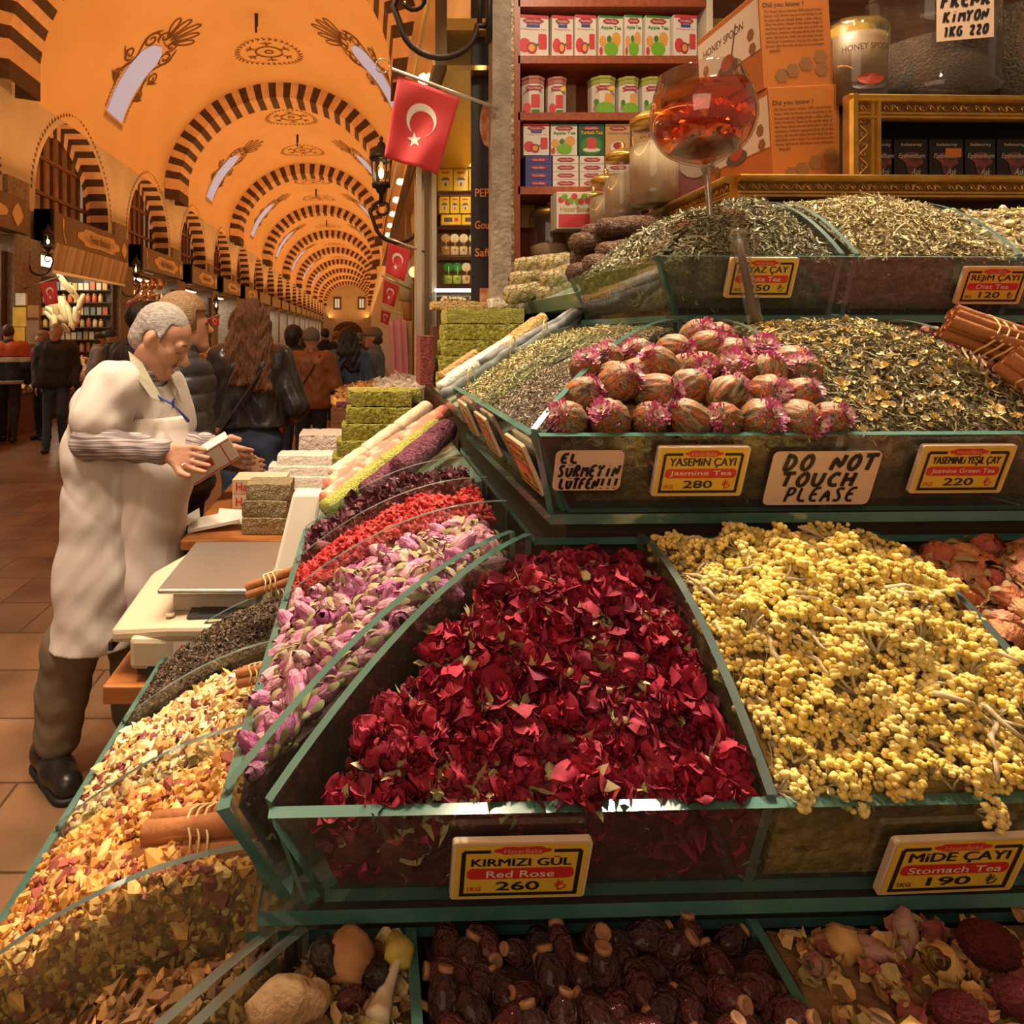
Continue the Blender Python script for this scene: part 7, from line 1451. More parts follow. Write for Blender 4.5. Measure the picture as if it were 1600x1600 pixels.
class Sdf:
    def __init__(s, h, k=.03): s.h, s.k, s.p, s.cut, s.wave = h, k, [], [], None
    def cone(s, a, b, ra, rb=None, k=None): s.p.append(('c', np.array(a, float), np.array(b, float), ra, ra if rb is None else rb, k or s.k)); return s
    def chain(s, pts, rs, k=None):
        for a, b, x, y in zip(pts[:-1], pts[1:], rs[:-1], rs[1:]): s.cone(a, b, x, y, k)
        return s
    def ell(s, c, r, R=None, k=None): s.p.append(('e', np.array(c, float), np.array(r, float), None if R is None else np.array(R, float), 0, k or s.k)); return s
    def build(s, name, m, parent=None, smooth_it=2):
        lo, hi = [], []
        for q in s.p:
            if q[0] == 'c': r = max(q[3], q[4]); lo.append(np.minimum(q[1], q[2]) - r); hi.append(np.maximum(q[1], q[2]) + r)
            else: r = q[2].max(); lo.append(q[1] - r); hi.append(q[1] + r)
        h = s.h; pad = 4 * h + .02; L0 = np.min(lo, 0) - pad; n = np.ceil((np.max(hi, 0) + pad - L0) / h).astype(int) + 1; f = np.full(n, 1.0, np.float32)
        for q, a, b in zip(s.p, lo, hi):
            mg = q[5] + 3 * h; i0 = np.maximum(np.floor((a - mg - L0) / h).astype(int), 0); i1 = np.minimum(np.ceil((b + mg - L0) / h).astype(int) + 1, n)
            X, Y, Z = np.meshgrid(*[L0[t] + h * np.arange(i0[t], i1[t]) for t in range(3)], indexing='ij')
            if q[0] == 'c':
                ba = q[2] - q[1]; px, py, pz = X - q[1][0], Y - q[1][1], Z - q[1][2]; t = np.clip((px * ba[0] + py * ba[1] + pz * ba[2]) / max(ba @ ba, 1e-12), 0, 1)
                d = np.sqrt((px - t * ba[0]) ** 2 + (py - t * ba[1]) ** 2 + (pz - t * ba[2]) ** 2) - (q[3] + t * (q[4] - q[3]))
            else:
                p = np.stack([X - q[1][0], Y - q[1][1], Z - q[1][2]], -1)
                if q[3] is not None: p = p @ q[3]
                d = (np.linalg.norm(p / q[2], axis=-1) - 1) * q[2].min()
            sl = tuple(slice(i0[t], i1[t]) for t in range(3)); g = f[sl]; hh = np.maximum(q[5] - np.abs(g - d), 0) / q[5]; f[sl] = np.minimum(g, d) - hh * hh * q[5] * .25
        if s.cut or s.wave:
            X, Y, Z = np.meshgrid(*[L0[t] + h * np.arange(n[t]) for t in range(3)], indexing='ij')
            if s.wave: f = f + s.wave(X, Y, Z)
            for c in s.cut: f = np.maximum(f, c(X, Y, Z))
        V, Q = surfnets(f, L0, h); me = bpy.data.meshes.new(name); me.from_pydata(V.tolist(), [], [tuple(x) for x in Q]); me.polygons.foreach_set('use_smooth', [True] * len(me.polygons)); me.materials.append(m)
        o = bpy.data.objects.new(name, me); COL.objects.link(o)
        if smooth_it:
            sm = o.modifiers.new('smooth', 'SMOOTH'); sm.factor = .5; sm.iterations = smooth_it
        if parent: o.parent = parent
        return o
skin = mat('skin', (.52, .27, .16), .55, col2=(.46, .21, .12), scale=25); skin2 = mat('skin_ruddy', (.58, .32, .20), .5, col2=(.50, .24, .15), scale=18, bump=.12, bscale=90)
def hand(s, w_, tip, side, up, r=.0095, curl=.3, sc=1):
    """palm from the wrist towards tip, four unequal fingers with a bend, a thumb from the side of the palm"""
    w_, tip, side, up = [np.array(q, float) for q in (w_, tip, side, up)]; d = tip - w_; L_ = np.linalg.norm(d); d /= L_; side = side / np.linalg.norm(side); up = up / np.linalg.norm(up); kn = w_ + d * .085 * sc
    for q in (-.03, -.01, .01, .03): s.cone(w_ + side * q * .6 * sc, kn + side * q * sc, .015 * sc, .0125 * sc, .012)
    for q, ln in ((-.032, .062), (-.011, .078), (.011, .082), (.032, .07)):
        a = kn + side * q * sc; b = a + (d * math.cos(curl) - up * math.sin(curl)) * ln * .5 * sc + side * q * .1 * sc; c = b + (d * math.cos(curl * 2.4) - up * math.sin(curl * 2.4)) * ln * .5 * sc; s.cone(a, b, r * sc, r * .92 * sc, .004); s.cone(b, c, r * .92 * sc, r * .78 * sc, .003)
    a = w_ + d * .03 * sc + side * .025 * sc; b = a + (d * .7 + side * .7 - up * .2) * .045 * sc; c = b + (d * .95 + side * .1 - up * .3) * .035 * sc; s.cone(a, b, .014 * sc, .0115 * sc, .01); s.cone(b, c, .0115 * sc, .009 * sc, .004)
def person(label, X, Y, rz, ht, top, topm, bot, hairm, hair='short', rise=0, arms=None, legs=None, extra=None, h=None, hem=.88, female=False, skirt=False, shoes=None, jr=1.0, sleeve=1.0, face=True, lean=0.0, bag=None, group=None):
    h = h or (.008 if Y < 5 else .011 if Y < 9 else .015); k = ht / 1.75; t = thing('person', label, 'person', (X, Y, 0), rz, group); V_ = lambda x, y, z: np.array([x * k, (y + lean * max(0, z - .9)) * k, z * k])
    A = arms or {}; Lg = legs or {}; sw = .165 if female else .185
    J = {}
    for sd, q in (('l', -1), ('r', 1)):
        J['s' + sd] = V_(q * sw, 0, 1.41); J['e' + sd] = V_(*A.get('e' + sd, (q * .25, -.03, 1.13))); J['w' + sd] = V_(*A.get('w' + sd, (q * .24, .10, .90)))
        J['h' + sd] = V_(q * .085, 0, .93); J['k' + sd] = V_(*Lg.get('k' + sd, (q * .095, .02, .50))); J['a' + sd] = V_(*Lg.get('a' + sd, (q * .10, -.02, .09)))
    hc = V_(0, .025, 1.615)
    b = Sdf(h, .03 * k); b.ell(hc + np.array([0, -.012, .025]) * k, np.array([.076, .096, .095]) * k).ell(hc + np.array([0, .02, -.045]) * k, np.array([.06, .07, .08]) * k).cone(V_(0, -.01, 1.44), V_(0, .0, 1.56), .056 * k, .052 * k)
    b.cone(hc + np.array([0, .086, .005]) * k, hc + np.array([0, .108, -.028]) * k, .010 * k, .014 * k, .012).ell(hc + np.array([0, .07, -.10]) * k, np.array([.03, .03, .025]) * k).cone(hc + np.array([-.03, .078, .015]) * k, hc + np.array([.03, .078, .015]) * k, .012 * k, None, .015)
    b.cone(hc + np.array([-.018, .085, -.062]) * k, hc + np.array([.018, .085, -.062]) * k, .010 * k, None, .01)
    for q in (-1, 1): b.ell(hc + np.array([q * .078, -.01, -.01]) * k, np.array([.012, .022, .032]) * k, None, .01)
    b.cone(V_(0, 0, 1.30), V_(0, 0, .98), .11 * k, .10 * k)
    for sd, q in (('l', -1), ('r', 1)):
        b.chain([V_(q * .06, 0, 1.40), J['s' + sd], J['e' + sd], J['w' + sd]], [.06 * k, .05 * k, .04 * k, .028 * k]); d = (J['w' + sd] - J['e' + sd]); d = d / np.linalg.norm(d)
        hand(b, J['w' + sd] + d * .01, J['w' + sd] + d * .2, np.cross(d, [q * 1.0, .2, 0]) + np.array([0, .3, 0]), np.array([q, 0, .0]), curl=.28, sc=k * .95)
        b.chain([J['h' + sd], J['k' + sd], J['a' + sd]], [.08 * k, .052 * k, .038 * k])
    b.build('body', skin, t)
    j = Sdf(h, .035 * k); R = 1.12 * jr
    for q in (-1, 1): j.chain([V_(q * .075, .005, 1.36), V_(q * .07, .01, 1.15), V_(q * (.085 if female else .075), 0, .95)], [.115 * k * R, (.10 if female else .112) * k * R, .118 * k * R])
    j.cone(V_(-sw * .8, 0, 1.405), V_(sw * .8, 0, 1.405), .068 * k * R)
    for sd in 'lr':
        e, w_ = J['e' + sd], J['w' + sd]; w2 = e + (w_ - e) * min(1, max(0, sleeve * 2 - 1)) if sleeve < 1 else w_
        pts = [J['s' + sd], e, w2] if sleeve > .5 else [J['s' + sd], J['s' + sd] + (e - J['s' + sd]) * sleeve * 2]; j.chain(pts, [.074 * k * R, .060 * k * R, .046 * k * R][:len(pts)])
    zh = hem * k; zt = 1.50 * k; j.cut = [lambda X_, Y_, Z_: zh - Z_, lambda X_, Y_, Z_: np.where(X_ ** 2 + Y_ ** 2 < (.15 * k) ** 2, Z_ - zt, -1)]
    # keep sleeves below the hem line
    wl = min(J['wl'][2], J['wr'][2])
    if wl < zh: j.cut[0] = lambda X_, Y_, Z_: np.where(np.abs(X_) < .185 * k, zh - Z_, -1)
    if top == 'puffer': j.wave = lambda X_, Y_, Z_: .011 * (1 - np.abs(np.sin(Z_ * PI / .075))) ** 2.0
    elif top in ('leather', 'cloth'): j.wave = lambda X_, Y_, Z_: .004 * np.sin(Z_ * 38 + 9 * X_ + 4 * np.sin(X_ * 23)) * np.sin(Y_ * 21 + 7 * X_ + Z_ * 9)
    jo = j.build('jacket' if sleeve > .6 else 'shirt', topm, t)
    c = Sdf(h, .02 * k); c.cone(V_(0, -.005, 1.45), V_(0, .0, 1.515), .088 * k, .078 * k); cz0, cz1 = 1.46 * k, 1.53 * k; c.cut = [lambda X_, Y_, Z_: cz0 - Z_, lambda X_, Y_, Z_: Z_ - cz1, lambda X_, Y_, Z_: .062 * k - np.sqrt(X_ ** 2 + Y_ ** 2)]; c.build('collar', topm, jo)
    p = Sdf(h, .03 * k); p.cone(J['hl'], J['hr'], .098 * k); p.cone(V_(-.05, 0, 1.0), V_(.05, 0, 1.0), .105 * k); fl = .075 if skirt else .056
    for sd in 'lr': p.chain([J['h' + sd], J['k' + sd], J['a' + sd]], [.098 * k, .066 * k, fl * k])
    zb = .075 * k; p.cut = [lambda X_, Y_, Z_: zb - Z_, lambda X_, Y_, Z_: Z_ - 1.06 * k]; p.wave = lambda X_, Y_, Z_: .003 * np.sin(Z_ * 45 + X_ * 30); p.build('trousers', bot, t)
    for sd, q in (('l', -1), ('r', 1)):
        a = J['a' + sd]; z0 = a[2] - .09 * k; s = Sdf(max(h * .8, .006), .02 * k); s.cone(a + np.array([0, -.03, -.045]) * k, a + np.array([q * .012, .13, -.055]) * k, .042 * k, .036 * k); s.cone(a, a + np.array([0, 0, -.05]) * k, .046 * k); s.cut = [lambda X_, Y_, Z_: z0 - Z_]; s.build('shoe', shoes or mat('black_leather', (.02, .018, .016), .35), t)
    H_ = Sdf(h * .8, .02 * k); sc = hc + np.array([0, -.02, .03]) * k
    if hair == 'short': H_.ell(sc, np.array([.086, .104, .103]) * k); H_.cut = [lambda X_, Y_, Z_: np.minimum((hc[1] + .028 * k) - Y_, (hc[2] + .055 * k) - Z_) * -1 if False else np.minimum(Y_ - (hc[1] + .03 * k), (hc[2] + .065 * k) - Z_), lambda X_, Y_, Z_: np.minimum((hc[2] - .055 * k) - Z_, 1)]
    elif hair == 'bob': H_.ell(sc + np.array([0, -.005, .012]) * k, np.array([.102, .118, .112]) * k); H_.cone(hc + np.array([0, -.06, 0]) * k, hc + np.array([0, -.05, -.09]) * k, .085 * k, .07 * k); H_.cut = [lambda X_, Y_, Z_: np.minimum(Y_ - (hc[1] + .035 * k), (hc[2] + .06 * k) - Z_), lambda X_, Y_, Z_: (hc[2] - .12 * k) - Z_]
    elif hair == 'long':
        H_.ell(sc + np.array([0, -.0, .012]) * k, np.array([.098, .112, .112]) * k)
        for q in (-1.5, -.5, .5, 1.5): H_.chain([hc + np.array([q * .03, -.06, .02]) * k, hc + np.array([q * .055, -.10, -.16]) * k, hc + np.array([q * .06 + .01, -.135, -.33 - .03 * (q > 0)]) * k], [.075 * k, .062 * k, .035 * k])
        H_.wave = lambda X_, Y_, Z_: .004 * np.sin(X_ * 95 + 5 * np.sin(Z_ * 19 + 2 * np.sin(X_ * 31)) + Y_ * 40) + .005 * np.sin(Z_ * 43 + 3 * np.sin(X_ * 37) + Y_ * 25) ; H_.cut = [lambda X_, Y_, Z_: np.minimum(Y_ - (hc[1] + .035 * k), (hc[2] + .06 * k) - Z_)]
    elif hair in ('beanie', 'cap'):
        H_.ell(sc + np.array([0, 0, .012]) * k, np.array([.092, .110, .108]) * k)
        if hair == 'cap': H_.ell(hc + np.array([0, .13, .05]) * k, np.array([.075, .07, .012]) * k)
        zc_ = hc[2] + (.0 if hair == 'beanie' else .03) * k; H_.cut = [lambda X_, Y_, Z_: zc_ - Z_]
    H_.build({'beanie': 'beanie', 'cap': 'cap'}.get(hair, 'hair'), hairm, t)
    if hair == 'cap': q = Sdf(h, .02); q.ell(sc - np.array([0, .02, .05]) * k, np.array([.084, .09, .07]) * k); q.cut = [lambda X_, Y_, Z_: Y_ - (hc[1] - .01)]; q.build('hair', mat('brown_hair', (.06, .03, .018), .6), t)
    if face:
        for q in (-1, 1): G().ball(tuple(hc + np.array([q * .03, .083, .002]) * k), (.011 * k, .007 * k, .006 * k), 1).obj('eye', mat('eye_dark', (.03, .02, .015), .3), t, smooth=True)
    if bag: g = G(); g.tube([tuple(V_(*q)) for q in ((.12, -.10, 1.45), (.04, -.155, 1.3), (-.08, -.16, 1.12), (-.20, -.10, .95))], .012 * k, 6, flat=.5); g.obj('bag_strap', bag, jo)
    return t
blackl = mat('black_leather_jacket', (.014, .013, .014), .28, col2=(.03, .028, .028), scale=14, bump=.25, bscale=22, coat=.25); puff = mat('puffer_black', (.020, .020, .026), .42, col2=(.035, .034, .04), scale=9); jean = mat('blue_jeans', (.030, .045, .085), .8, col2=(.05, .075, .13), scale=12); blacktr = mat('black_trousers', (.016, .014, .015), .8); browntr = mat('dark_brown_trousers', (.05, .035, .026), .7)
curly = mat('brown_curls', (.085, .032, .014), .5, col2=(.22, .09, .035), scale=30, stretch=(3, 3, .5), bump=.8, bscale=60); blond = mat('blond_hair', (.36, .22, .10), .5, col2=(.20, .11, .05), scale=40, stretch=(3, 1, 3), bump=.5, bscale=70); blackh = mat('black_hair', (.014, .010, .010), .45, bump=.4, bscale=60); greyh = mat('grey_hair', (.36, .33, .30), .6, col2=(.20, .18, .16), scale=60, bump=.4, bscale=80)
tanl = mat('tan_leather', (.30, .105, .03), .45, col2=(.22, .07, .02), scale=8, bump=.15, bscale=20); denim = mat('denim_coat', (.045, .085, .16), .8, col2=(.08, .14, .24), scale=6, stretch=(6, 6, 1)); greyt = mat('grey_shirt', (.15, .16, .17), .85); gknit = mat('grey_knit', (.15, .14, .13), .9)
person('woman in black quilted puffer jacket with short blond hair behind the aproned man', -.84, 3.22, math.radians(-72), 1.785, 'puffer', puff, browntr, blond, 'bob', arms={'el': (-.25, .02, 1.12), 'wl': (-.16, .22, 1.0), 'er': (.25, .02, 1.12), 'wr': (.15, .24, 1.02)}, hem=.78, female=True, jr=1.12)
person('woman with long curly brown hair in black leather jacket and jeans', -.69, 4.25, math.radians(4), 1.80, 'leather', blackl, jean, curly, 'long', arms={'er': (.265, -.05, 1.14), 'wr': (.20, .16, 1.02), 'el': (-.25, 0, 1.13), 'wl': (-.12, .24, 1.08)}, hem=1.02, female=True, jr=1.12, bag=mat('black_strap', (.02, .018, .017), .5))
person('person in grey beanie and rust brown jacket seen from behind', -.56, 7.4, math.radians(-8), 1.66, 'leather', tanl, blacktr, mat('grey_beanie', (.16, .14, .13), .95), 'beanie', arms={'er': (.27, 0, 1.12), 'wr': (.22, .2, 1.08)}, hem=.86, jr=1.15, skirt=True, bag=mat('black_strap', (.02, .018, .017), .5))
person('dark haired person in dark clothes left of the beanie wearer', -.80, 7.9, math.radians(-30), 1.69, 'cloth', mat('dark_blue_cloth', (.03, .03, .04), .8), mat('dark_jeans', (.03, .045, .08), .8), blackh, 'bob', female=True)
person('woman with long black hair in blue denim coat', -.19, 8.0, math.radians(6), 1.66, 'cloth', denim, blacktr, blackh, 'long', hem=.72, female=True, jr=1.12)
person('man in cap and grey t-shirt facing left behind the counter', .12, 8.5, math.radians(82), 1.67, 'cloth', greyt, blacktr, mat('khaki_cap', (.16, .12, .08), .8), 'cap', sleeve=.45, arms={'el': (-.24, .06, 1.10), 'wl': (-.12, .26, .98), 'er': (.24, .06, 1.10), 'wr': (.12, .26, .98)})
o_ = person('man in orange and navy striped jacket at the left picture edge', -5.22, 10.3, math.radians(10), 1.74, 'cloth', mat('navy_jacket', (.012, .016, .035), .7), blacktr, mat('brown_hair', (.06, .03, .018), .6), 'short', legs={'kl': (-.1, .10, .5), 'al': (-.1, .12, .10), 'kr': (.1, 0, .5), 'ar': (.1, -.14, .11)}, hem=.84, jr=1.1)
for nm, z0, z1, m_ in (('orange_yoke', 1.26, 1.49, mat('orange_panel', (.50, .09, .02), .7)), ('white_stripe', 1.18, 1.26, mat('pale_stripe', (.55, .50, .46), .7)), ('hem_stripe', .86, .92, mat('pale_stripe', (.55, .50, .46), .7))):
    j = Sdf(.014, .035)
    for q in (-1, 1): j.chain([(q * .075, .005, 1.36), (q * .07, .01, 1.15), (q * .075, 0, .95)], [.147, .144, .151]); j.cone((q * .1, 0, 1.40), (q * .185, 0, 1.40), .088, .096); j.cone((q * .185, 0, 1.41), (q * .25, -.03, 1.13), .096, .08)
    j.cut = [lambda X_, Y_, Z_, z0=z0: z0 - Z_, lambda X_, Y_, Z_, z1=z1: Z_ - z1]; j.build(nm, m_, [c for c in o_.children if c.name.startswith('jacket')][0])
person('grey haired man in open black jacket walking among the left shops', -4.25, 9.7, math.radians(-165), 1.745, 'leather', mat('black_coat', (.016, .014, .014), .6), mat('dark_jeans', (.03, .045, .08), .8), greyh, 'short', legs={'kl': (-.09, .16, .52), 'al': (-.09, .02, .12), 'kr': (.1, .06, .50), 'ar': (.1, .20, .09)}, hem=.74, jr=1.15)
person('dark haired man in dark jacket half hidden behind the aproned man', -1.50, 4.7, math.radians(-40), 1.83, 'cloth', mat('dark_jacket', (.018, .016, .016), .6), blacktr, blackh, 'short', jr=1.12)
person('stooping man in pale grey shirt far at the left shop', -5.0, 12.9, math.radians(-60), 1.6, 'cloth', mat('pale_grey_cloth', (.36, .34, .33), .8), blacktr, mat('dark_cap', (.03, .03, .03), .8), 'cap', lean=.2)
person('person in black hat and dark coat near the left shops', -4.45, 12.3, math.radians(-80), 1.66, 'cloth', mat('dark_jacket', (.018, .016, .016), .6), blacktr, mat('dark_cap', (.03, .03, .03), .8), 'beanie')
person('fair haired woman in maroon coat partly behind the walking man', -4.85, 10.6, math.radians(150), 1.64, 'cloth', mat('maroon_coat', (.22, .02, .05), .7), blacktr, blond, 'bob', female=True)
for i, (x, Y, ht, m_) in enumerate([(508, 13, 1.70, (.02, .025, .05)), (526, 15, 1.66, (.30, .22, .16)), (561, 13.5, 1.62, (.03, .05, .10)), (536, 18, 1.72, (.025, .02, .02)), (574, 17, 1.7, (.16, .18, .22)), (470, 16, 1.7, (.04, .03, .03)), (552, 22, 1.7, (.12, .05, .04))]):
    person('distant shopper in the crowd down the hall, %s' % ['left of the tan pillar edge in navy', 'in beige coat', 'in dark blue beside the denim coat', 'small in black further back', 'in pale blue grey beside the cap wearer', 'in dark brown left of the beanie wearer', 'farthest one in reddish brown'][i], (x - PX) * Y / F, Y, math.radians(rng.uniform(-40, 40)), ht, 'cloth', mat('crowd_%d' % i, m_, .8), blacktr, [blackh, blond, greyh][i % 3], 'short', h=.02, face=False)
# ---- the man in the white apron
t = thing('person', 'grey haired man in white coat and apron bending over a white box', 'person', (-1.0, 2.6, 0)); T_ = np.array(t.location)
def W(x, y, Y=2.6): return np.array(P(x, y, Y)) - T_
hc = W(254, 528); fw = np.array([.84, -.10, -.50]); fw /= np.linalg.norm(fw); lt = np.cross(fw, [0, 0, 1.]); lt /= np.linalg.norm(lt); up = np.cross(lt, fw); RH = np.stack([fw, lt, up], 1)     # lt points towards the camera
def hd(f, l, u): return hc + fw * f + lt * l + up * u
b = Sdf(.005, .028); b.ell(hd(-.004, 0, .022), (.102, .077, .094), RH).ell(hd(.030, 0, -.045), (.068, .062, .082), RH).ell(hd(.066, 0, -.118), (.030, .030, .024), RH); b.cone(hd(-.02, .05, -.06), hd(.06, .022, -.115), .024, .02)
b.cone(hd(-.02, -.05, -.06), hd(.06, -.022, -.115), .024, .02); b.cone(hd(.096, 0, -.002), hd(.123, 0, -.036), .0105, .0145, .012); b.cone(hd(.112, .012, -.044), hd(.112, -.012, -.044), .009, None, .008); b.cone(hd(.088, .04, .016), hd(.088, -.04, .016), .012, None, .014)
b.cone(hd(.093, .018, -.078), hd(.093, -.018, -.078), .0085, None, .008); b.cone(hd(.090, .017, -.092), hd(.090, -.017, -.092), .009, None, .008); b.ell(hd(.055, .045, -.03), (.03, .02, .022), RH)
for q in (-1, 1): b.ell(hd(-.012, q * .080, -.008), (.022, .010, .034), RH, .008); b.ell(hd(-.008, q * .088, -.008), (.011, .008, .02), RH, .004)
b.cone(W(232, 562), W(214, 612), .056, .06).cone(W(214, 618), W(205, 700), .08, .10)
b.cone(W(205, 700), W(178, 830), .12, .12); rs, re, rw_ = W(160, 598, 2.47), W(140, 690, 2.41), W(258, 706, 2.36); ls, le, lw = W(258, 606, 2.74), W(278, 694, 2.70), W(335, 697, 2.46)
b.chain([W(205, 620), rs, re, rw_], [.06, .05, .042, .029]); b.chain([W(225, 620), ls, le, lw], [.06, .05, .042, .029])
hand(b, rw_, W(330, 722, 2.33), (0, -.25, -.95), (0, 1, -.2), .0098, .14); hand(b, lw, W(392, 722, 2.42), (.1, -.3, .95), (-.1, -1, .0), .0098, .32)
for hp, kn, an in ((W(165, 830, 2.52), W(118, 1000, 2.50), W(86, 1165, 2.56)), (W(195, 830, 2.70), W(205, 1000, 2.72), W(205, 1120, 2.80))): b.chain([hp, kn, an], [.08, .055, .04])
b.build('body', skin2, t, 1)
hr = Sdf(.005, .02); hr.ell(hd(-.018, 0, .030), (.104, .084, .098), RH).ell(hd(-.06, 0, -.03), (.058, .074, .06), RH).cone(hd(.02, .074, .02), hd(.012, .074, -.02), .012); hr.cut = [lambda X_, Y_, Z_: np.minimum((X_ - hc[0]) * fw[0] + (Y_ - hc[1]) * fw[1] + (Z_ - hc[2]) * fw[2] - .028, .072 - ((X_ - hc[0]) * up[0] + (Y_ - hc[1]) * up[1] + (Z_ - hc[2]) * up[2])), lambda X_, Y_, Z_: -.085 - ((X_ - hc[0]) * up[0] + (Y_ - hc[1]) * up[1] + (Z_ - hc[2]) * up[2]),
    lambda X_, Y_, Z_: .034 - np.sqrt((((X_ - hc[0]) * fw[0] + (Y_ - hc[1]) * fw[1] + (Z_ - hc[2]) * fw[2]) + .008) ** 2 + (((X_ - hc[0]) * up[0] + (Y_ - hc[1]) * up[1] + (Z_ - hc[2]) * up[2]) + .012) ** 2)]
hr.wave = lambda X_, Y_, Z_: .0015 * np.sin(X_ * 260 + Z_ * 170) * np.sin(Y_ * 150); hr.build('hair', mat('silver_hair', (.50, .46, .42), .6, col2=(.26, .23, .20), scale=50, stretch=(1, 3, 3), bump=.5, bscale=120), t, 1)
ms = Sdf(.004, .01); ms.cone(hd(.102, .022, -.076), hd(.108, 0, -.066), .006, .009).cone(hd(.102, -.022, -.076), hd(.108, 0, -.066), .006, .009); ms.build('moustache', mat('moustache_grey', (.50, .44, .38), .8, bump=.5, bscale=200), t, 1)
for q in (-1, 1):
    g = G(); g.tube([tuple(hd(.100 - .012 * abs(z - .3), q * (.014 + .034 * z), .022 + .006 * math.sin(z * 3))) for z in (0, .3, .6, 1)], [.004, .006, .005, .002], 6); g.obj('eyebrow', mat('brow_grey', (.13, .10, .08), .8), t, smooth=True)
    g = G(); g.ball(tuple(hd(.088, q * .032, -.008)), (.011, .011, .008), 2); g.obj('eye', mat('eye_white', (.42, .32, .26), .3), t, smooth=True); g = G(); g.tube([tuple(hd(.098 - .010 * abs(z), q * .032 + .015 * z, -.009 - .002 * z * z)) for z in (-1, -.5, 0, .5, 1)], .0028, 6); g.obj('eyelid', mat('lid_shadow', (.20, .09, .06), .6), t, smooth=True)
coatm = mat('white_coat', (.66, .60, .56), .8, col2=(.60, .54, .50), scale=3, bump=.5, bscale=9, stretch=(1, 1, .35)); stripes = mat('striped_shirt', (.16, .13, .14), .85, col2=(.46, .40, .40), scale=60, stretch=(.12, .12, 4), detail=0, contrast=(.45, .55))
sh_ = Sdf(.006, .03); sh_.chain([rs + (re - rs) * .6, re, rw_ + (re - rw_) * .06], [.058, .058, .044]); sh_.chain([ls + (le - ls) * .4, le, lw + (le - lw) * .12], [.058, .056, .043]); sh_.cone(W(224, 588), W(214, 622), .074, .092); sh_.cone(W(216, 622), W(208, 700), .10, .112); sh_.wave = lambda X_, Y_, Z_: .003 * np.sin(X_ * 70 + Z_ * 60); sh_.cut = [lambda X_, Y_, Z_: np.where((X_ > W(215, 0)[0]) & (X_ < W(320, 0)[0]) & (Z_ > W(0, 578)[2]), 1, -1) if False else Z_ - W(0, 578)[2]]; sh_.build('striped_shirt', stripes, t)
cw_ = Sdf(.006, .05); cw_.chain([W(160, 640, 2.55), W(158, 710, 2.55), W(160, 800, 2.55), W(158, 900, 2.54), W(150, 1010, 2.52)], [.112, .130, .130, .15, .16]); cw_.chain([W(232, 640, 2.63), W(232, 715, 2.62), W(222, 800, 2.62), W(214, 900, 2.62), W(196, 1010, 2.64)], [.118, .135, .125, .13, .13]); cw_.chain([W(190, 605, 2.5), W(238, 612, 2.7)], [.085, .085]); cw_.chain([W(172, 604, 2.48), W(152, 655, 2.44)], [.084, .092]); cw_.chain([ls, ls + (le - ls) * .6], [.082, .088])
zhem = W(0, 985)[2]; zsl = W(0, 672)[2]; nb = W(226, 585)
cw_.wave = lambda X_, Y_, Z_: .0035 * np.sin(X_ * 26 + Z_ * 15 + 2.2 * np.sin(Z_ * 11)) * np.clip((.2 + zsl - Z_) / .3, 0, 1) + .0025 * np.sin(X_ * 46 + Y_ * 36 + 3 * np.sin(Z_ * 12 + X_ * 5)) + .002 * np.sin(Z_ * 60 - X_ * 45) * np.sin(X_ * 30)
_ow = cw_.wave
def crease(X_, Y_, Z_, a, b, c, w_): return np.exp(-(np.sin(a * X_ + b * Z_ + c + 1.3 * np.sin(5 * Z_ + 3 * X_)) / w_) ** 2)
cw_.wave = lambda X_, Y_, Z_: _ow(X_, Y_, Z_) + .0055 * crease(X_, Y_, Z_, 7, 10, .4, .20) * np.clip(.5 + np.sin(6 * X_ + 3 * Z_), 0, 1) + .0055 * crease(X_, Y_, Z_, 14, -6, 1.2, .22) * np.clip(.4 + np.sin(5 * Z_ - 4 * X_), 0, 1)
cw_.cut = [lambda X_, Y_, Z_: zhem + .10 * np.clip(X_ - W(190, 0)[0], 0, 1) - Z_, lambda X_, Y_, Z_: np.where(np.sqrt((X_ - nb[0] - .03) ** 2 + (Y_ - nb[1]) ** 2) < .075 + .22 * np.clip(Z_ - W(0, 650)[2], 0, 1) * (X_ > nb[0]), 1, -1) * np.where(Z_ > W(0, 640)[2], 1, -1) if False else np.where((Z_ > W(0, 640)[2]) & (np.sqrt((X_ - nb[0] - .02) ** 2 + (Y_ - nb[1]) ** 2) < .03 + .30 * (Z_ - W(0, 640)[2])), .5, -.5), lambda X_, Y_, Z_: np.where((Y_ < W(0, 0, 2.49)[1]) & (Z_ < zsl) & (Z_ > zsl - .10) & False, 1, -1)]
co = cw_.build('white_coat', coatm, t)
# apron panel, pocket, lanyard, lapels
ap = Sdf(.006, .04); ap.chain([W(246, 672, 2.595), W(245, 730, 2.58), W(232, 800, 2.58)], [.118, .138, .132]); ap.chain([W(226, 900, 2.58), W(205, 1005, 2.60)], [.142, .145]); ap.chain([W(232, 800, 2.58), W(226, 900, 2.58)], [.132, .142]); xa = W(205, 0)[0]; za0 = W(0, 650)[2]
ap.cut = [lambda X_, Y_, Z_: zhem + .05 - Z_, lambda X_, Y_, Z_: Z_ - za0, lambda X_, Y_, Z_: xa + .12 * np.clip(za0 - Z_ - .1, -.2, .6) * -.3 - X_]; ap.wave = lambda X_, Y_, Z_: .006 * crease(X_, Y_, Z_, 12, -9, .9, .22) * np.clip(.4 + np.sin(7 * Z_), 0, 1) + .004 * np.sin(X_ * 34 + Z_ * 22) * np.sin(Z_ * 19 + X_ * 6); ap.build('apron', mat('apron_white', (.70, .63, .58), .8, bump=.5, bscale=8, stretch=(1, 1, .4)), t)
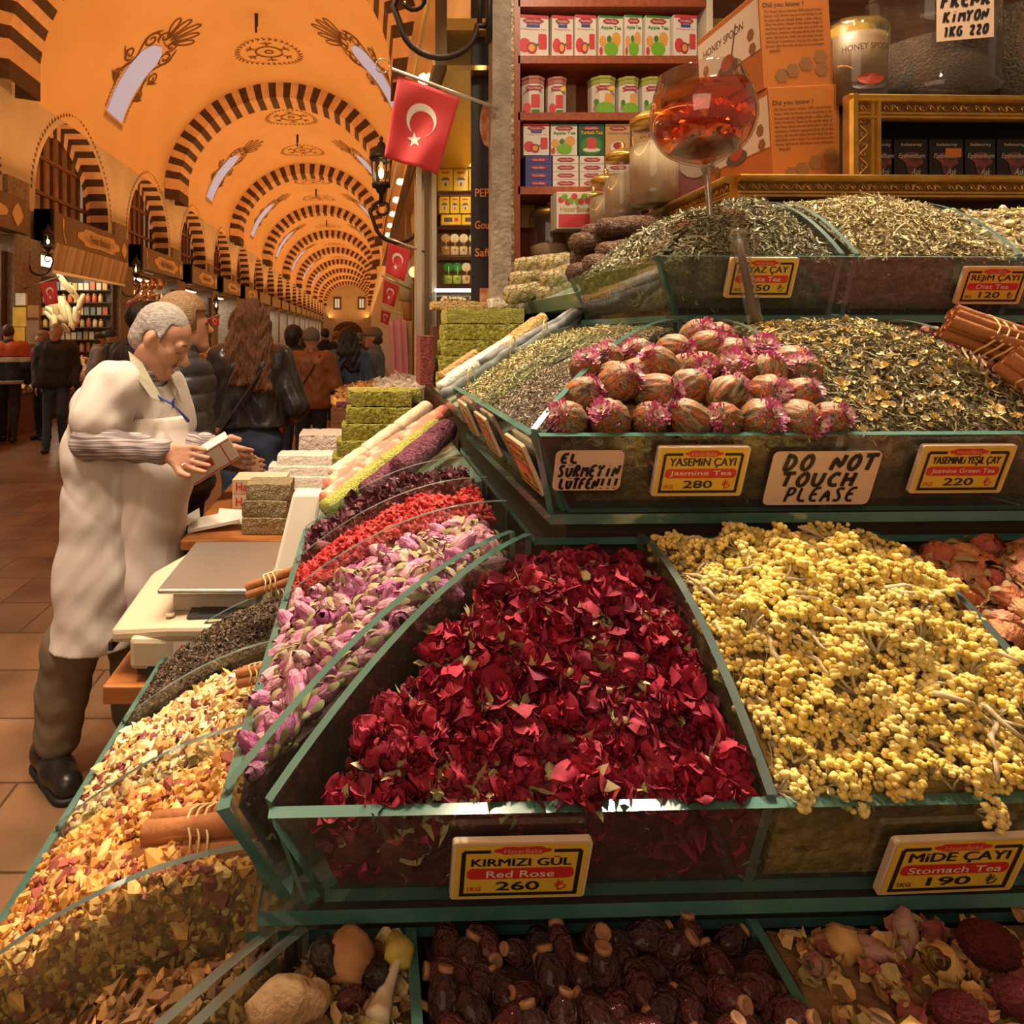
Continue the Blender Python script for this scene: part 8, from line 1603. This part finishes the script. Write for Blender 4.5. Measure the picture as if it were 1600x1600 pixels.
g = G(); q0 = W(238, 606, 2.52); q = [W(232, 608, 2.505), W(252, 622, 2.475), W(270, 632, 2.47), W(286, 648, 2.475), W(294, 658, 2.50)]; g.tube([tuple(x) for x in q], [.004, .005, .004, .005, .007], 6); g.tube([tuple(x) for x in (W(268, 630, 2.47), W(272, 622, 2.468), W(270, 638, 2.468))], .003, 5); g.obj('blue_lanyard', mat('lanyard_blue', (.03, .06, .28), .6), co, smooth=True)
for pts, nm in (([(200, 548, 2.55), (206, 580, 2.47), (236, 622, 2.462), (258, 630, 2.49), (240, 600, 2.50), (222, 566, 2.53)], 'lapel'), ([(262, 588, 2.64), (276, 606, 2.60), (284, 630, 2.60), (272, 618, 2.58)], 'lapel')):
    g = G(); g.prism([tuple(W(*p)) for p in pts], (.004, -.008, .0)); g.obj(nm, mat('lapel_sage', (.36, .34, .24), .85), co, bevel=.003)
tr = Sdf(.006, .03); tr.chain([W(155, 930, 2.52), W(112, 1010, 2.52), W(98, 1080, 2.54), W(90, 1148, 2.555)], [.105, .098, .088, .082]); tr.chain([W(200, 930, 2.68), W(205, 1010, 2.72), W(205, 1110, 2.80)], [.09, .08, .075]); tr.wave = lambda X_, Y_, Z_: .0016 * np.sin(Z_ * 70 + X_ * 30 + 2 * np.sin(X_ * 40)); tr.build('trousers', mat('khaki_trousers', (.20, .155, .10), .8, col2=(.15, .115, .075), scale=5), t)
for hx, tx, z in (((72, 1175, 2.60), (106, 1195, 2.44), 0), ((205, 1120, 2.86), (235, 1150, 2.70), 0)):
    a, c = W(*hx), W(*tx); a[2] = .055; c[2] = .045; d = c - a; s = Sdf(.005, .03); s.cone(a, a + d * .55, .052, .055).cone(a + d * .55, c, .055, .05); s.cone(a + np.array([0, 0, .02]), a + d * .2 + np.array([0, 0, .09]), .05, .05); s.cut = [lambda X_, Y_, Z_: -Z_, lambda X_, Y_, Z_: Z_ - .125]; so = s.build('shoe', mat('black_shoe', (.018, .016, .015), .32, bump=.1, bscale=60), t)
    s = Sdf(.005, .02); s.cone(a * np.array([1, 1, 0]) + np.array([0, 0, .012]), c * np.array([1, 1, 0]) + np.array([0, 0, .012]), .058, .058); s.cut = [lambda X_, Y_, Z_: -Z_, lambda X_, Y_, Z_: Z_ - .024]; s.build('sole', mat('shoe_sole', (.010, .009, .009), .6), so)
    g = G(); d = Vector(d).normalized(); sd_ = d.cross(Vector((0, 0, 1)))
    for k in range(4): m_ = Vector(a) + d * (.075 + .022 * k) + Vector((0, 0, .066 - .011 * k)); g.tube([m_ - sd_ * .022, m_ + Vector((0, 0, .006)), m_ + sd_ * .022], .003, 5)
    g.obj('lace', mat('lace_black', (.03, .027, .025), .7), so)
# the box he holds
c = P(328, 716, 2.385); t = thing('held_box', 'small white box with red lines held in the hands of the aproned man', 'box', c); R_ = Euler((.35, -.52, .25)).to_matrix(); g = G(); g.box((0, 0, 0), (.175, .05, .095), R_); g.obj('carton', mat('ivory_card', (.80, .72, .62), .5), t, bevel=.003); fr = Frame(R_ @ Vector((0, -.0255, 0)), R_ @ Vector((1, 0, 0)), R_ @ Vector((0, 0, 1))); g = G()
put_rect(g, fr, .0, -.040, .17, .004, .0006); put_rect(g, fr, .052, 0, .004, .09, .0006); put_rect(g, fr, -.0, .040, .17, .003, .0006); put_rect(g, fr, -.02, 0, .05, .03, .0006); g.obj('red_print', pred, t, fix=False)
